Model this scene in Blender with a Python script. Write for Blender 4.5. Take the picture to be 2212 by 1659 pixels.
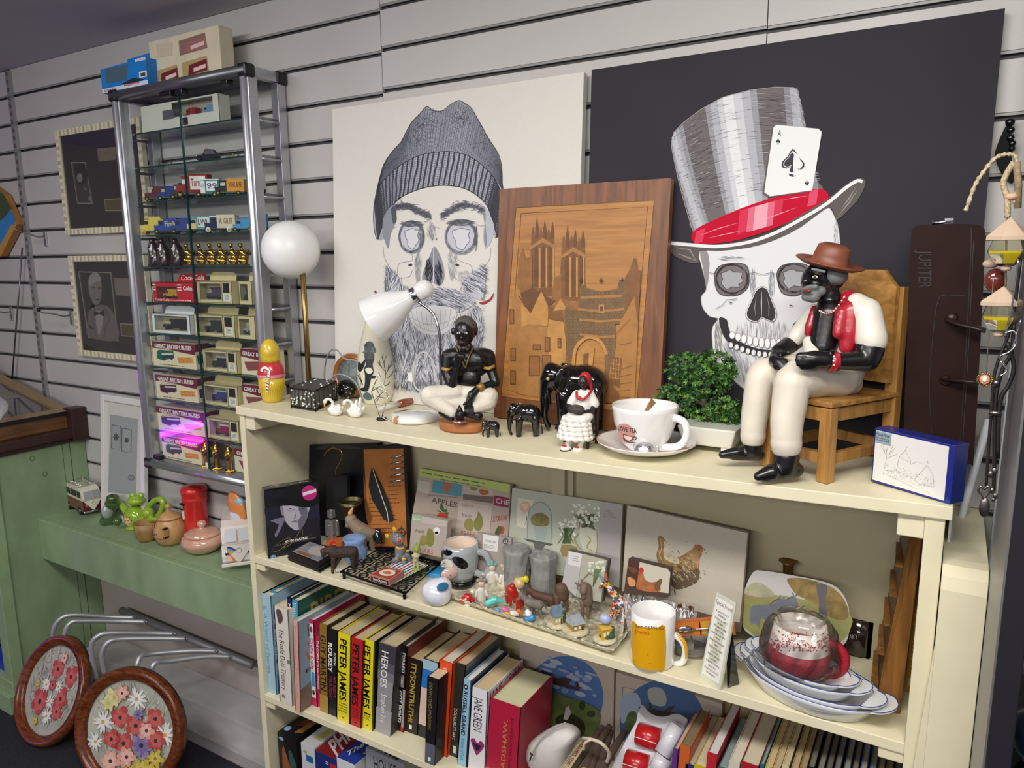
import bpy,bmesh,math,random
from mathutils import Vector as V,Matrix,noise
from math import sin,cos,pi,radians
S=bpy.context.scene
for _o in list(bpy.data.objects):bpy.data.objects.remove(_o)
# ---------------------------------------------------------------- camera
FX=1585.98
XA=V((0.86002195,0.07929619,-0.50405789));YA=V((0.51017721,-0.15110344,0.84669178));ZA=V((-0.00902545,-0.98533236,-0.17040738))
EYE=V((0,0,1.6))
cd=bpy.data.cameras.new('camera');co=bpy.data.objects.new('camera',cd);S.collection.objects.link(co)
cr=V((XA.x,YA.x,ZA.x));cu=-V((XA.y,YA.y,ZA.y));cb=-V((XA.z,YA.z,ZA.z))
co.matrix_world=Matrix(((cr.x,cu.x,cb.x,0),(cr.y,cu.y,cb.y,0),(cr.z,cu.z,cb.z,1.6),(0,0,0,1)))
cd.sensor_fit='HORIZONTAL';cd.sensor_width=36;cd.lens=36*FX/2212;cd.clip_start=.02;cd.clip_end=60
S.camera=co
# ---------------------------------------------------------------- world, lights, exposure
S.view_settings.view_transform='Standard';S.view_settings.look='None';S.view_settings.gamma=1
S.view_settings.use_curve_mapping=False;S.view_settings.exposure=0.0
w=bpy.data.worlds.new('shop_ambient');S.world=w;w.use_nodes=True
w.node_tree.nodes['Background'].inputs[0].default_value=(.86,.88,1,1);w.node_tree.nodes['Background'].inputs[1].default_value=.33
def area(name,loc,rot,sx,sy,power,col=(1,1,1)):
 l=bpy.data.lights.new(name,'AREA');l.shape='RECTANGLE';l.size=sx;l.size_y=sy;l.energy=power;l.color=col
 o=bpy.data.objects.new(name,l);o.location=loc;o.rotation_euler=rot;S.collection.objects.link(o);return o
area('ceiling_panel_light',(-.15,.25,2.27),(radians(12),0,0),1.2,.35,38,(1,.965,.91))
area('ceiling_panel_light',(-1.9,.1,2.27),(radians(12),0,0),.9,.35,17,(.98,.96,1))
area('ceiling_panel_light',(-.8,-1.9,2.26),(radians(35),0,0),3.2,.6,88,(1,.965,.92))
# ---------------------------------------------------------------- projection helpers (points of the photograph laid on real planes)
def ray(px,py):
 c=V((px-1106,py-829.5,FX));return V((XA.dot(c),YA.dot(c),ZA.dot(c)))
def P(px,py,Y):d=ray(px,py);return EYE+d*(Y/d.y)
def PZ(px,py,Z):d=ray(px,py);return EYE+d*((Z-1.6)/d.z)
def PX(px,py,X):d=ray(px,py);return EYE+d*(X/d.x)
def PN(px,py,o,n):d=ray(px,py);return EYE+d*((o-EYE).dot(n)/d.dot(n))
def sc(p):d=p-EYE;return(V((XA.z,YA.z,ZA.z)).dot(d))/FX
# ---------------------------------------------------------------- materials
def lin(c):
 if isinstance(c,str):c=[int(c[i:i+2],16)/255 for i in(0,2,4)]
 return tuple(x/12.92 if x<=.04045 else((x+.055)/1.055)**2.4 for x in c)
_mc={}
def M(col,rough=.5,metal=0.,var=.0,scale=30.,bump=0.,coat=0.,name=None,emit=0,spec=.5,sub=0,stretch=None):
 key=(col,rough,metal,var,scale,bump,coat,emit,spec,sub,stretch)
 if key in _mc:return _mc[key]
 m=bpy.data.materials.new(name or 'paint_'+str(col));m.use_nodes=True;nt=m.node_tree;b=nt.nodes['Principled BSDF']
 c=lin(col);b.inputs['Base Color'].default_value=(*c,1);b.inputs['Roughness'].default_value=rough;b.inputs['Metallic'].default_value=metal
 b.inputs['Specular IOR Level'].default_value=spec
 if coat:b.inputs['Coat Weight'].default_value=coat;b.inputs['Coat Roughness'].default_value=.06
 if sub:b.inputs['Subsurface Weight'].default_value=sub;b.inputs['Subsurface Scale'].default_value=.01
 if emit:b.inputs['Emission Color'].default_value=(*c,1);b.inputs['Emission Strength'].default_value=emit
 if var or bump:
  tc=nt.nodes.new('ShaderNodeTexCoord');n=nt.nodes.new('ShaderNodeTexNoise');n.inputs['Scale'].default_value=scale;n.inputs['Detail'].default_value=6
  src=tc.outputs['Object']
  if stretch:
   mp=nt.nodes.new('ShaderNodeMapping');mp.inputs['Scale'].default_value=stretch;nt.links.new(src,mp.inputs[0]);src=mp.outputs[0]
  nt.links.new(src,n.inputs['Vector'])
  if var:
   r=nt.nodes.new('ShaderNodeValToRGB');r.color_ramp.elements[0].position=.3;r.color_ramp.elements[1].position=.7
   r.color_ramp.elements[0].color=(*[max(0,x*(1-var))for x in c],1);r.color_ramp.elements[1].color=(*[min(1,x*(1+var*.7))for x in c],1)
   nt.links.new(n.outputs['Fac'],r.inputs[0]);nt.links.new(r.outputs[0],b.inputs['Base Color'])
  if bump:
   bp=nt.nodes.new('ShaderNodeBump');bp.inputs['Strength'].default_value=bump;bp.inputs['Distance'].default_value=.004
   nt.links.new(n.outputs['Fac'],bp.inputs['Height']);nt.links.new(bp.outputs[0],b.inputs['Normal'])
 _mc[key]=m;return m
def glassmat(name,tint=(1,1,1),rough=0.,ior=1.45,refl=1.,haze=0.):
 if name in _mc:return _mc[name]
 m=bpy.data.materials.new(name);m.use_nodes=True;nt=m.node_tree;nt.nodes.remove(nt.nodes['Principled BSDF']);out=nt.nodes['Material Output']
 t=nt.nodes.new('ShaderNodeBsdfTransparent');t.inputs[0].default_value=(*tint,1);g=nt.nodes.new('ShaderNodeBsdfGlossy');g.inputs['Roughness'].default_value=rough
 f=nt.nodes.new('ShaderNodeFresnel');f.inputs['IOR'].default_value=ior;mx=nt.nodes.new('ShaderNodeMixShader')
 mu=nt.nodes.new('ShaderNodeMath');mu.operation='MULTIPLY';mu.inputs[1].default_value=refl
 nt.links.new(f.outputs[0],mu.inputs[0]);nt.links.new(mu.outputs[0],mx.inputs[0])
 src=t.outputs[0]
 if haze:df=nt.nodes.new('ShaderNodeBsdfDiffuse');df.inputs[0].default_value=(.8,.8,.78,1);m2=nt.nodes.new('ShaderNodeMixShader');m2.inputs[0].default_value=haze;nt.links.new(src,m2.inputs[1]);nt.links.new(df.outputs[0],m2.inputs[2]);src=m2.outputs[0]
 nt.links.new(src,mx.inputs[1]);nt.links.new(g.outputs[0],mx.inputs[2]);nt.links.new(mx.outputs[0],out.inputs[0])
 _mc[name]=m;return m
def woodmat(name,c1,c2,axis='Z',scale=6.,rough=.45,wob=3.):
 if name in _mc:return _mc[name]
 m=bpy.data.materials.new(name);m.use_nodes=True;nt=m.node_tree;b=nt.nodes['Principled BSDF'];b.inputs['Roughness'].default_value=rough
 tc=nt.nodes.new('ShaderNodeTexCoord');mp=nt.nodes.new('ShaderNodeMapping');n=nt.nodes.new('ShaderNodeTexNoise');r=nt.nodes.new('ShaderNodeValToRGB')
 s={'X':(1,12,12),'Y':(12,1,12),'Z':(12,12,1)}[axis];mp.inputs['Scale'].default_value=s
 n.inputs['Scale'].default_value=scale;n.inputs['Detail'].default_value=8;n.inputs['Distortion'].default_value=wob*.3
 r.color_ramp.elements[0].position=.32;r.color_ramp.elements[1].position=.68;r.color_ramp.elements[0].color=(*lin(c1),1);r.color_ramp.elements[1].color=(*lin(c2),1)
 nt.links.new(tc.outputs['Object'],mp.inputs[0]);nt.links.new(mp.outputs[0],n.inputs['Vector']);nt.links.new(n.outputs['Fac'],r.inputs[0]);nt.links.new(r.outputs[0],b.inputs['Base Color'])
 _mc[name]=m;return m
 # ---------------------------------------------------------------- objects
WL={};LIM=[None]
def thing(name,label,cat,loc,group=None):
 o=bpy.data.objects.new(name,None);S.collection.objects.link(o);o.empty_display_size=.02
 o.location=loc;WL[o]=V(loc);o['label']=label;o['category']=cat
 if group:o['group']=group
 return o
def tag(o,label,cat,group=None):
 o['label']=label;o['category']=cat
 if group:o['group']=group
 return o
def basis(d):
 d=d.normalized();a=V((0,0,1))if abs(d.z)<.9 else V((1,0,0));u=d.cross(a).normalized();return u,d.cross(u).normalized()
def rotz(a):return Matrix.Rotation(a,3,'Z')
class MB:
 def __init__(s):s.v=[];s.f=[];s.mi=[];s.sm=[];s.mats=[]
 def _m(s,m):
  if m not in s.mats:s.mats.append(m)
  return s.mats.index(m)
 def add(s,vs,fs,m,smooth=False):
  k=len(s.v);s.v+=[V(p)for p in vs];i=s._m(m)
  for f in fs:s.f.append(tuple(k+a for a in f));s.mi.append(i);s.sm.append(smooth)
  return s
 def hexa(s,p,m):return s.add(p,[(0,3,2,1),(4,5,6,7),(0,1,5,4),(1,2,6,5),(2,3,7,6),(3,0,4,7)],m)
 def b2(s,x0,x1,y0,y1,z0,z1,m):return s.hexa([(x0,y0,z0),(x1,y0,z0),(x1,y1,z0),(x0,y1,z0),(x0,y0,z1),(x1,y0,z1),(x1,y1,z1),(x0,y1,z1)],m)
 def box(s,c,d,m,R=None):
  c=V(c);R=R or Matrix.Identity(3);q=[]
  for z in(-1,1):
   for x,y in((-1,-1),(1,-1),(1,1),(-1,1)):q.append(c+R@V((x*d[0]/2,y*d[1]/2,z*d[2]/2)))
  return s.hexa(q,m)
 def poly(s,pts,m):return s.add(pts,[tuple(range(len(pts)))],m)
 def ext(s,pts,vec,m,smooth=False):
  n=len(pts);vec=V(vec);a=[V(p)for p in pts]
  nn=sum((a[i].cross(a[(i+1)%n])for i in range(n)),V())
  if nn.dot(vec)>0:a=a[::-1]
  s.add(a,[tuple(range(n))],m);s.add([p+vec for p in a],[tuple(range(n))[::-1]],m)
  return s.add(a+[p+vec for p in a],[(i,i+n,(i+1)%n+n,(i+1)%n)for i in range(n)],m,smooth)
 def tube(s,pts,r,m,n=10,closed=False,flat=1.):
  pts=[V(p)for p in pts];N=len(pts);rs=list(r)if isinstance(r,(list,tuple))else[r]*N
  if len(rs)!=N:q=len(rs)-1;rs=[rs[min(q,int(i*q/(N-1)))]*(1-(i*q/(N-1))%1)+rs[min(q,int(i*q/(N-1))+1)]*((i*q/(N-1))%1)for i in range(N)]
  vs=[];fs=[];u=None
  for i,p in enumerate(pts):
   if closed:d=pts[(i+1)%N]-pts[i-1]
   else:d=pts[min(i+1,N-1)]-pts[max(i-1,0)]
   d=d.normalized()if d.length>0 else V((0,0,1))
   if u is None:u,w_=basis(d)
   else:
    u=(u-d*u.dot(d));u=u.normalized()if u.length>1e-6 else basis(d)[0];w_=d.cross(u)
   for k in range(n):a=2*pi*k/n;vs.append(p+(u*cos(a)+w_*sin(a)*flat)*rs[i])
  for i in range(N if closed else N-1):
   j=(i+1)%N
   for k in range(n):fs.append((i*n+k,i*n+(k+1)%n,j*n+(k+1)%n,j*n+k))
  if not closed:fs.append(tuple(range(n))[::-1]);fs.append(tuple((N-1)*n+k for k in range(n)))
  return s.add(vs,fs,m,True)
 def lathe(s,prof,c,m,n=28,R=None,sx=1.,sy=1.,cap=True):
  c=V(c);R=R or Matrix.Identity(3);vs=[];fs=[]
  for r,z in prof:
   for k in range(n):a=2*pi*k/n;vs.append(c+R@V((r*cos(a)*sx,r*sin(a)*sy,z)))
  for i in range(len(prof)-1):
   for k in range(n):fs.append((i*n+k,i*n+(k+1)%n,(i+1)*n+(k+1)%n,(i+1)*n+k))
  if cap:
   if prof[0][0]>1e-5:fs.append(tuple(range(n))[::-1])
   if prof[-1][0]>1e-5:fs.append(tuple((len(prof)-1)*n+k for k in range(n)))
  return s.add(vs,fs,m,True)
 def ell(s,c,r,m,R=None,n=16,h=10):
  if not isinstance(r,(list,tuple)):r=(r,r,r)
  c=V(c);R=R or Matrix.Identity(3);vs=[c+R@V((0,0,-r[2]))];fs=[]
  for i in range(1,h):
   t=-pi/2+pi*i/h
   for k in range(n):a=2*pi*k/n;vs.append(c+R@V((r[0]*cos(t)*cos(a),r[1]*cos(t)*sin(a),r[2]*sin(t))))
  vs.append(c+R@V((0,0,r[2])))
  for k in range(n):fs.append((0,1+(k+1)%n,1+k))
  for i in range(h-2):
   for k in range(n):fs.append((1+i*n+k,1+i*n+(k+1)%n,1+(i+1)*n+(k+1)%n,1+(i+1)*n+k))
  e=len(vs)-1
  for k in range(n):fs.append((1+(h-2)*n+k,1+(h-2)*n+(k+1)%n,e))
  return s.add(vs,fs,m,True)
 def cap(s,a,b,ra,rb,m,n=12):
  a=V(a);b=V(b);d=b-a;L=d.length
  if L<1e-6:return s.ell(a,ra,m)
  d=d/L;pts=[];rs=[]
  for t in(-1,-.85,-.5,0):pts.append(a+d*ra*t);rs.append(max(ra*math.sqrt(max(0,1-t*t)),ra*.02))
  for t in(0,.5,.85,1):pts.append(b+d*rb*t);rs.append(max(rb*math.sqrt(max(0,1-t*t)),rb*.02))
  return s.tube(pts,rs,m,n)
 def build(s,name,parent=None,bev=0,sub=0,remesh=0,smooth_it=0,sharp=None,seg=2,solid=0,deform=None):
  me=bpy.data.meshes.new(name)
  if deform:s.v=[deform(p)for p in s.v]
  if LIM[0]is not None:s.v=[V((min(max(p.x,-1.4945),-.0065),min(p.y,1.4395),max(p.z,LIM[0])))for p in s.v]
  if parent is None:
   xs=[p.x for p in s.v];ys=[p.y for p in s.v];zs=[p.z for p in s.v]
   o0=V(((min(xs)+max(xs))/2,(min(ys)+max(ys))/2,min(zs)))
  else:o0=WL[parent]
  me.from_pydata([p-o0 for p in s.v],[],s.f)
  for m in s.mats:me.materials.append(m)
  me.polygons.foreach_set('material_index',s.mi);me.polygons.foreach_set('use_smooth',s.sm);me.update()
  o=bpy.data.objects.new(name,me);S.collection.objects.link(o);WL[o]=o0
  if parent is None:o.location=o0
  else:o.parent=parent
  if remesh:
   r=o.modifiers.new('r','REMESH');r.mode='VOXEL';r.voxel_size=remesh;r.use_smooth_shade=True
   if smooth_it:q=o.modifiers.new('s','SMOOTH');q.iterations=smooth_it;q.factor=.5
  if solid:q=o.modifiers.new('so','SOLIDIFY');q.thickness=solid;q.offset=0
  if bev:q=o.modifiers.new('b','BEVEL');q.width=bev;q.segments=seg;q.limit_method='ANGLE';q.angle_limit=radians(40)
  if sub:q=o.modifiers.new('ss','SUBSURF');q.levels=sub;q.render_levels=sub
  return o
def struct(o):o['kind']='structure';return o
def spl(pts,n=5,closed=False):
 L=len(pts);out=[];rng=range(L if closed else L-1)
 for i in rng:
  g=lambda k:V(pts[k%L])if closed else V(pts[max(0,min(L-1,k))])
  a,b,c,d=g(i-1),g(i),g(i+1),g(i+2)
  for j in range(n):
   t=j/n;out.append(.5*((2*b)+(c-a)*t+(2*a-5*b+4*c-d)*t*t+(3*b-a-3*c+d)*t**3))
 if not closed:out.append(V(pts[-1]))
 return out
 # ---------------------------------------------------------------- lettering and flat artwork laid on surfaces
_tc={}
def glyphs(txt,bold):
 k=(txt,bold)
 if k in _tc:return _tc[k]
 c=bpy.data.curves.new('t','FONT');c.body=txt;c.resolution_u=2;c.offset=bold;c.size=1
 o=bpy.data.objects.new('t',c);S.collection.objects.link(o);dg=bpy.context.evaluated_depsgraph_get()
 me=bpy.data.meshes.new_from_object(o.evaluated_get(dg));vs=[(v.co.x,v.co.y)for v in me.vertices];fs=[tuple(p.vertices)for p in me.polygons]
 bpy.data.objects.remove(o);bpy.data.curves.remove(c);bpy.data.meshes.remove(me)
 if vs:
  x0=min(a for a,b in vs);x1=max(a for a,b in vs);y1=max(b for a,b in vs);y0=min(b for a,b in vs)
  if any(ch in 'gjpqy,' for ch in txt):y0=max(y0,-.0)
  else:y0=min(0,y0)if y0>-.05 else y0
  y0=0;h=max(.05,y1-y0);vs=[((a-x0)/max(1e-6,x1-x0),(b-y0)/h)for a,b in vs]
 _tc[k]=(vs,fs);return _tc[k]
class Art:
 """flat print on a surface: f(a,b,h) -> world point, h = height above the surface"""
 def __init__(s,f,step=.00008,base=.0002,curv=0):s.curv=curv;s.f=f;s.mb=MB();s.h=base;s.st=step
 def up(s,n=1):s.h+=s.st*n;return s
 def poly(s,pts,m,sm=0,closed=True):
  if sm:pts=[tuple(p)for p in spl([(a,b)for a,b in pts],sm,True)]
  s.up()
  if s.curv:
   bm=bmesh.new();bm.faces.new([bm.verts.new((a,b,0))for a,b in pts]);
   for ax,i in(((1,0,0),0),((0,1,0),1)):
    lo=min(p[i]for p in pts);hi=max(p[i]for p in pts);k=lo+s.curv
    while k<hi:bmesh.ops.bisect_plane(bm,geom=bm.verts[:]+bm.edges[:]+bm.faces[:],plane_co=[k*c for c in ax],plane_no=ax);k+=s.curv
   bm.verts.index_update();s.mb.add([s.f(v.co.x,v.co.y,s.h)for v in bm.verts],[[v.index for v in f.verts]for f in bm.faces],m);bm.free();return s
  s.mb.poly([s.f(a,b,s.h)for a,b in pts],m);return s
 def ellipse(s,cx,cy,rx,ry,m,ang=0,n=20):
  return s.poly([(cx+rx*cos(t)*cos(ang)-ry*sin(t)*sin(ang),cy+rx*cos(t)*sin(ang)+ry*sin(t)*cos(ang))for t in[2*pi*k/n for k in range(n)]],m)
 def rect(s,a0,b0,a1,b1,m):return s.poly([(a0,b0),(a1,b0),(a1,b1),(a0,b1)],m)
 def strokes(s,lines,w,m,taper=True,sm=0,up=True):
  if up:s.up()
  for L in lines:
   if sm:L=spl([(a,b)for a,b in L],sm)
   L=[V((p[0],p[1]))for p in L];n=len(L);l=[];r=[]
   for i,p in enumerate(L):
    d=L[min(i+1,n-1)]-L[max(i-1,0)]
    if d.length<1e-9:continue
    q=V((-d.y,d.x)).normalized()*(w/2)*((.15+.85*sin(pi*(i+.0)/(n-1)))if taper and n>2 else 1)
    l.append(p+q);r.append(p-q)
   if len(l)<2:continue
   vs=[s.f(p.x,p.y,s.h)for p in l]+[s.f(p.x,p.y,s.h)for p in r];k=len(l)
   s.mb.add(vs,[(i,i+1,k+i+1,k+i)for i in range(k-1)],m)
  return s
 def text(s,txt,A,B,C,m,bold=.0):
  vs,fs=glyphs(txt,bold);A=V(A);B=V(B)-A;C=V(C)-A;s.up()
  q=[A+B*a+C*b for a,b in vs];s.mb.add([s.f(p.x,p.y,s.h)for p in q],fs,m);return s
 def lines(s,n,A,B,C,m,frac=.5,seed=0):
  rnd=random.Random(seed);A=V(A);B=V(B)-A;C=V(C);s.up()
  for i in range(n):
   t0=i/n;t1=(i+frac)/n;x=0;e=rnd.uniform(.7,1)
   while x<e:
    l=rnd.uniform(.04,.13);xe=min(e,x+l);q=[A+B*x+C*t0,A+B*xe+C*t0,A+B*xe+C*t1,A+B*x+C*t1]
    s.mb.poly([s.f(p.x,p.y,s.h)for p in q],m);x+=l+.025
  return s
 def build(s,name,parent):return s.mb.build(name,parent)if s.mb.v else None
def planef(o,n):
 """artwork drawn in photo pixels on the plane through o with normal n (towards the viewer)"""
 n=V(n).normalized();o=V(o)
 return lambda a,b,h:PN(a,b,o,n)+n*h
def quadf(TL,TR,BR,BL):
 TL,TR,BR,BL=map(V,(TL,TR,BR,BL));n=(BL-TL).cross(TR-TL).normalized()
 return lambda a,b,h:(TL*(1-a)*(1-b)+TR*a*(1-b)+BR*a*b+BL*(1-a)*b)+n*h
 # ================================================================ room
WY=1.5
slat=M('bfbcb8',.42,0,.05,3,0,name='slatwall_laminate');slatL=slat;dark=M('3c3a3c',.6,name='groove');lip=M('8f8d8c',.35,name='groove_lip')
mb=MB();gz=[1.136+.0965*k for k in range(-12,13)]
for x0,x1,dz in((-4.2,-3.005,-.002),(-3.003,-1.262,0),(-1.26,-.334,.009),(-.332,1.2,.008)):
 for k in range(len(gz)-1):
  z0=max(gz[k]+dz+.007,.6);z1=min(gz[k+1]+dz-.007,2.288)
  if z1-z0>.01:
   a=[(x0,WY,z0),(x1,WY,z0),(x1,WY,z1),(x0,WY,z1)]
   mb.ext(a,(0,.009,0),slat)
   mb.b2(x0,x1,WY+.002,WY+.007,z0-.005,z0,lip)
mb.b2(-4.2,1.2,WY+.011,WY+.03,.6,2.29,dark)
mb.b2(-4.2,1.2,WY-.001,WY+.03,0,.6,M('b3a9a4',.6,0,.06,5,name='painted_wall'))
struct(mb.build('wall_back'))
mb=MB();mb.b2(-4.6,3,-3.5,WY+.03,2.288,2.33,M('c4c4c8',.8,0,.06,2,name='ceiling_paint'));struct(mb.build('ceiling'))
carpet=M('23242b',.95,0,.45,160,.8,name='carpet');mb=MB();mb.b2(-4.6,3,-3.5,WY,-.03,0,carpet);struct(mb.build('floor'))
mb=MB();mb.b2(-4.63,-4.6,-3.5,WY,0,2.29,M('a9a5a4',.7));struct(mb.build('wall_left'))
# boxed-in skirting below the bench
mb=MB();sk=M('a8a5a2',.55,0,.22,9,.2,stretch=(.6,1,3),name='scuffed_boxing');a=P(255,1393,1.5)
mb.ext([(-2.77,1.499,.0),(-2.77,1.36,.0),(-2.77,1.36,.045),(-2.77,1.40,.12),(-2.77,1.499,.145)],(1.26,0,0),sk);struct(mb.build('baseboard_back',bev=.004))
# perforated shelving upright let into the wall
mb=MB();st=M('a5a3a3',.35,.5);mb.b2(-3.018,-2.994,WY-.012,WY,1.05,2.28,st)
for k in range(44):z=1.06+k*.028;mb.b2(-3.0125,-2.9995,WY-.0125,WY-.0118,z,z+.014,M('5b5959',.6))
tag(mb.build('slotted_upright'),'tall slotted metal shelving upright set in the slatwall, left of the glass cabinet','upright')
# ---- hooks on the slatwall
chrome=M('d4d4d6',.14,1.);steel=M('a9abb0',.3,1.);blackp=M('17171a',.35)
def hook(px,py,tipx,tipy,label,blacktip=False,yo=.10):
 t=thing('slatwall_hook',label,'hook',P(px,py,WY),'metal display hooks on the slatwall');b=P(px,py,WY-.004)
 mb=MB();mb.box(b+V((0,0,-.018)),(.014,.006,.055),chrome);mb.build('backplate',t,bev=.001)
 mb=MB();e=P(tipx,tipy,WY-yo);p0=b+V((0,-.004,-.008));mb.tube(spl([p0,p0+V((-.002,-.02,-.004)),p0*.3+e*.7,e,e+V((-.005,-.012,.012))],4),.0028,steel,8);mb.build('prong',t)
 if blacktip:mb=MB();mb.ell(e+V((-.005,-.012,.012)),.007,blackp);mb.build('end_cap',t)
 mb=MB();mb.box(b+V((.001,-.0035,-.03)),(.009,.001,.018),M('5a5a5e',.5));mb.build('size_label',t)
hook(97,505,40,500,'chrome slatwall hook with price plate, just left of the upper striped picture frame')
hook(153,675,94,676,'chrome slatwall hook with a black tip, beside the lower striped picture frame',True)
hook(24,668,-20,672,'chrome slatwall hook at the left edge of the picture, above the display case')
mb=MB();mb.tube([P(48,535,WY-.02),P(26,822,WY-.02)],.003,M('77757a',.35,.8));mb.build('rod');S.collection.objects['rod'].name='hanging_rod'
tag(S.collection.objects['hanging_rod'],'long thin grey metal rod hanging down the slatwall at far left','rod')
# ================================================================ bookcase
cream=M('ded6b6',.5,0,.05,14,.12,name='cream_gloss_paint');creamd=M('b3aa8a',.55,0,.04,6,name='cream_back_shaded')  # back panel cream is darkened to deepen the shade under the shelves
BX0,BX1,BF,BB=-1.513,.020,1.2,1.44
def ztop(x,y=1.2):return 1.239-.014*max(0,1-((x+.75)/.75)**2)*max(0,1-(y-1.2)/.27)
def T(px,py):
 z=1.235
 for _ in range(5):p=PZ(px,py,z);z=ztop(p.x,p.y)
 return PZ(px,py,z)
def clampz(p):return V((p.x,p.y,max(p.z,Z3+.0008)))
def BA(px,py,Z,r):
 p=T(px,py)if Z is None else PZ(px,py,Z);d=V((p.x,p.y,0)).normalized();q=p+d*r
 if Z is None:q.z=ztop(q.x,q.y)
 return q
Z2=.845;Z3=P(565,1497,1.2).z;Z4=.11+.0;
bc=thing('bookcase','wide cream painted wooden bookcase standing against the slatwall, crowded with books and ornaments','bookcase',(-.75,1.32,0))
mb=MB();vs=[];n=24
for i in range(n+1):
 x=BX0-.004+(BX1-BX0+.012)*i/n;z=ztop(x);vs+=[(x,BF-.006,z-.021),(x,BF-.006,z),(x,1.485,1.239),(x,1.485,1.218)]
fs=[(0,1,2,3),tuple(4*n+k for k in(3,2,1,0))]
for i in range(n):
 for k in range(4):fs.append((4*i+k,4*i+4+k,4*i+4+(k+1)%4,4*i+(k+1)%4))
mb.add(vs,fs,cream);mb.build('top_board',bc,bev=.0015)
for x0,x1 in((BX0,BX0+.018),(BX1-.026,BX1)):
 mb=MB();mb.b2(x0,x1,BF,BB+.02,.0,1.217,cream);mb.build('side_panel',bc,bev=.0015)
def shelf(z):mb=MB();mb.b2(BX0+.018,BX1-.026,BF,BB,z-.019,z,cream);mb.build('shelf',bc,bev=.0015)
shelf(Z2);shelf(Z3);shelf(.11)
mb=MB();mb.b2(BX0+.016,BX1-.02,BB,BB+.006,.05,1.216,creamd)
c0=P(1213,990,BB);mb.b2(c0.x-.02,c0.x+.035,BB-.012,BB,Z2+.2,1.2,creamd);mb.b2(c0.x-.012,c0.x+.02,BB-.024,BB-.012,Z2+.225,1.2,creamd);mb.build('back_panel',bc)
for z in(1.215,Z2-.019,Z3-.019):
 for x0,x1 in((BX0+.018,BX0+.05),(BX1-.062,BX1-.026)):
  mb=MB();mb.b2(x0,x1,BF+.004,BB,z-.035 if z>1 else z-.02,z,cream);mb.build('shelf_batten',bc,bev=.002)
  # boxed cream upright to the right of the bookcase
mb=MB();tl=P(2048,1226,1.185);tr=P(2134,1240,1.185);br=P(2095,1662,1.185);bl=P(1964,1662,1.185)
prof=[(1.5,0),(1.185,0),(1.185,tl.z-.035),(1.19,tl.z-.015),(1.205,tl.z-.003),(1.225,tl.z),(1.5,tl.z)]
def zx(z,a,b):return a.x+(b.x-a.x)*(z-a.z)/(b.z-a.z)
L=[V((max(BX1+.001,0)if y>1.2 else max(zx(max(z,.8),tl,bl),-.0),y,z))for y,z in prof];L=[V((.0215 if z<1.0 or True else 0,y,z))for y,z in prof];Rr=[V((.0795,y,z))for y,z in prof]
k=len(prof);mb.add(L+Rr,[tuple(range(k)),tuple(range(2*k-1,k-1,-1))]+[(i,i+k,(i+1)%k+k,(i+1)%k)for i in range(k)],cream)
mb.ext([(.0215,1.1849,0),(.0215,1.1849,1.03),(-.004,1.1849,.62),(-.004,1.1849,0)],(0,.012,0),cream)
tag(mb.build('boxed_upright',bev=.001),'thick cream painted boxed upright with a rounded top, right of the bookcase','post')
# dark-framed glass showcase at the right edge
gc=thing('glass_showcase','black framed glass showcase cut off by the right edge of the picture','showcase',(.3,1.1,0))
mb=MB();mb.b2(.083,.108,.985,1.02,0,2.28,M('201f26',.7,spec=.2));mb.build('front_post',gc,bev=.002)
mb=MB();mb.b2(.0805,.083,1.0,1.22,0,2.28,M('8d8c8e',.35,.5));mb.build('side_trim',gc)
cg=glassmat('clear_glass',(.96,.99,.98));edge=M('5fb6b8',.2,emit=0)
for z in(.62,.93,1.2):
 mb=MB();mb.b2(.11,.6,1.02,1.4,z,z+.006,cg);mb.b2(.11,.6,1.018,1.02,z,z+.006,edge);mb.b2(.108,.11,1.02,1.4,z,z+.006,edge);mb.build('glass_shelf',gc)
mb=MB();mb.b2(.09,.6,1.4,1.41,0,2.28,M('9a9da0',.4));mb.build('back_panel',gc)
mb=MB();mb.lathe([(.0,0),(.035,.0),(.05,.03),(.052,.06),(.03,.075),(.012,.08)],(.165,1.09,.936),M('0c1226',.08,coat=1));tag(mb.build('glass_ornament'),'shiny dark navy ornament inside the showcase at the right edge','ornament')
# pale pole and thin panel standing behind the right end of the bookcase
mb=MB();mb.tube([P(2136,905,1.44),P(2040,1250,1.44)],.0062,M('d9dbe0',.3));tag(mb.build('white_pole'),'slim white pole leaning on the slatwall behind the hanging straps','pole')
q=[P(2068,1004,1.3),P(2046,1250,1.3)]
mb=MB();mb.b2(BX1+.013,q[0].x,1.3,1.44,1.15,q[0].z,M('9d9c98',.6));mb.b2(q[0].x-.0035,q[0].x,1.296,1.3,1.15,q[0].z,M('eef0ee',.3));tag(mb.build('grey_board'),'thin grey panel with a white edge slotted between bookcase and slatwall','panel')
# purple neon tube of the shop, out of frame on the left wall: seen only as a reflection in the glass cabinet
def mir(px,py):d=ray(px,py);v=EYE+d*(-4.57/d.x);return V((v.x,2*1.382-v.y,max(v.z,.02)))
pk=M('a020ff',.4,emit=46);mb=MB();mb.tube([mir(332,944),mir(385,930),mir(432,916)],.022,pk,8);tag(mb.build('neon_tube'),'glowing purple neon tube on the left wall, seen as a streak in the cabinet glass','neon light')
pk2=M('ff10a0',.4,emit=30);mb=MB();mb.tube([mir(414+22*cos(a),952+5*sin(a))for a in[2*pi*i/20 for i in range(20)]],.012,pk2,6,closed=True);tag(mb.build('neon_ring'),'glowing pink neon ring on the left wall, seen as an oval in the cabinet glass','neon light')
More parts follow.
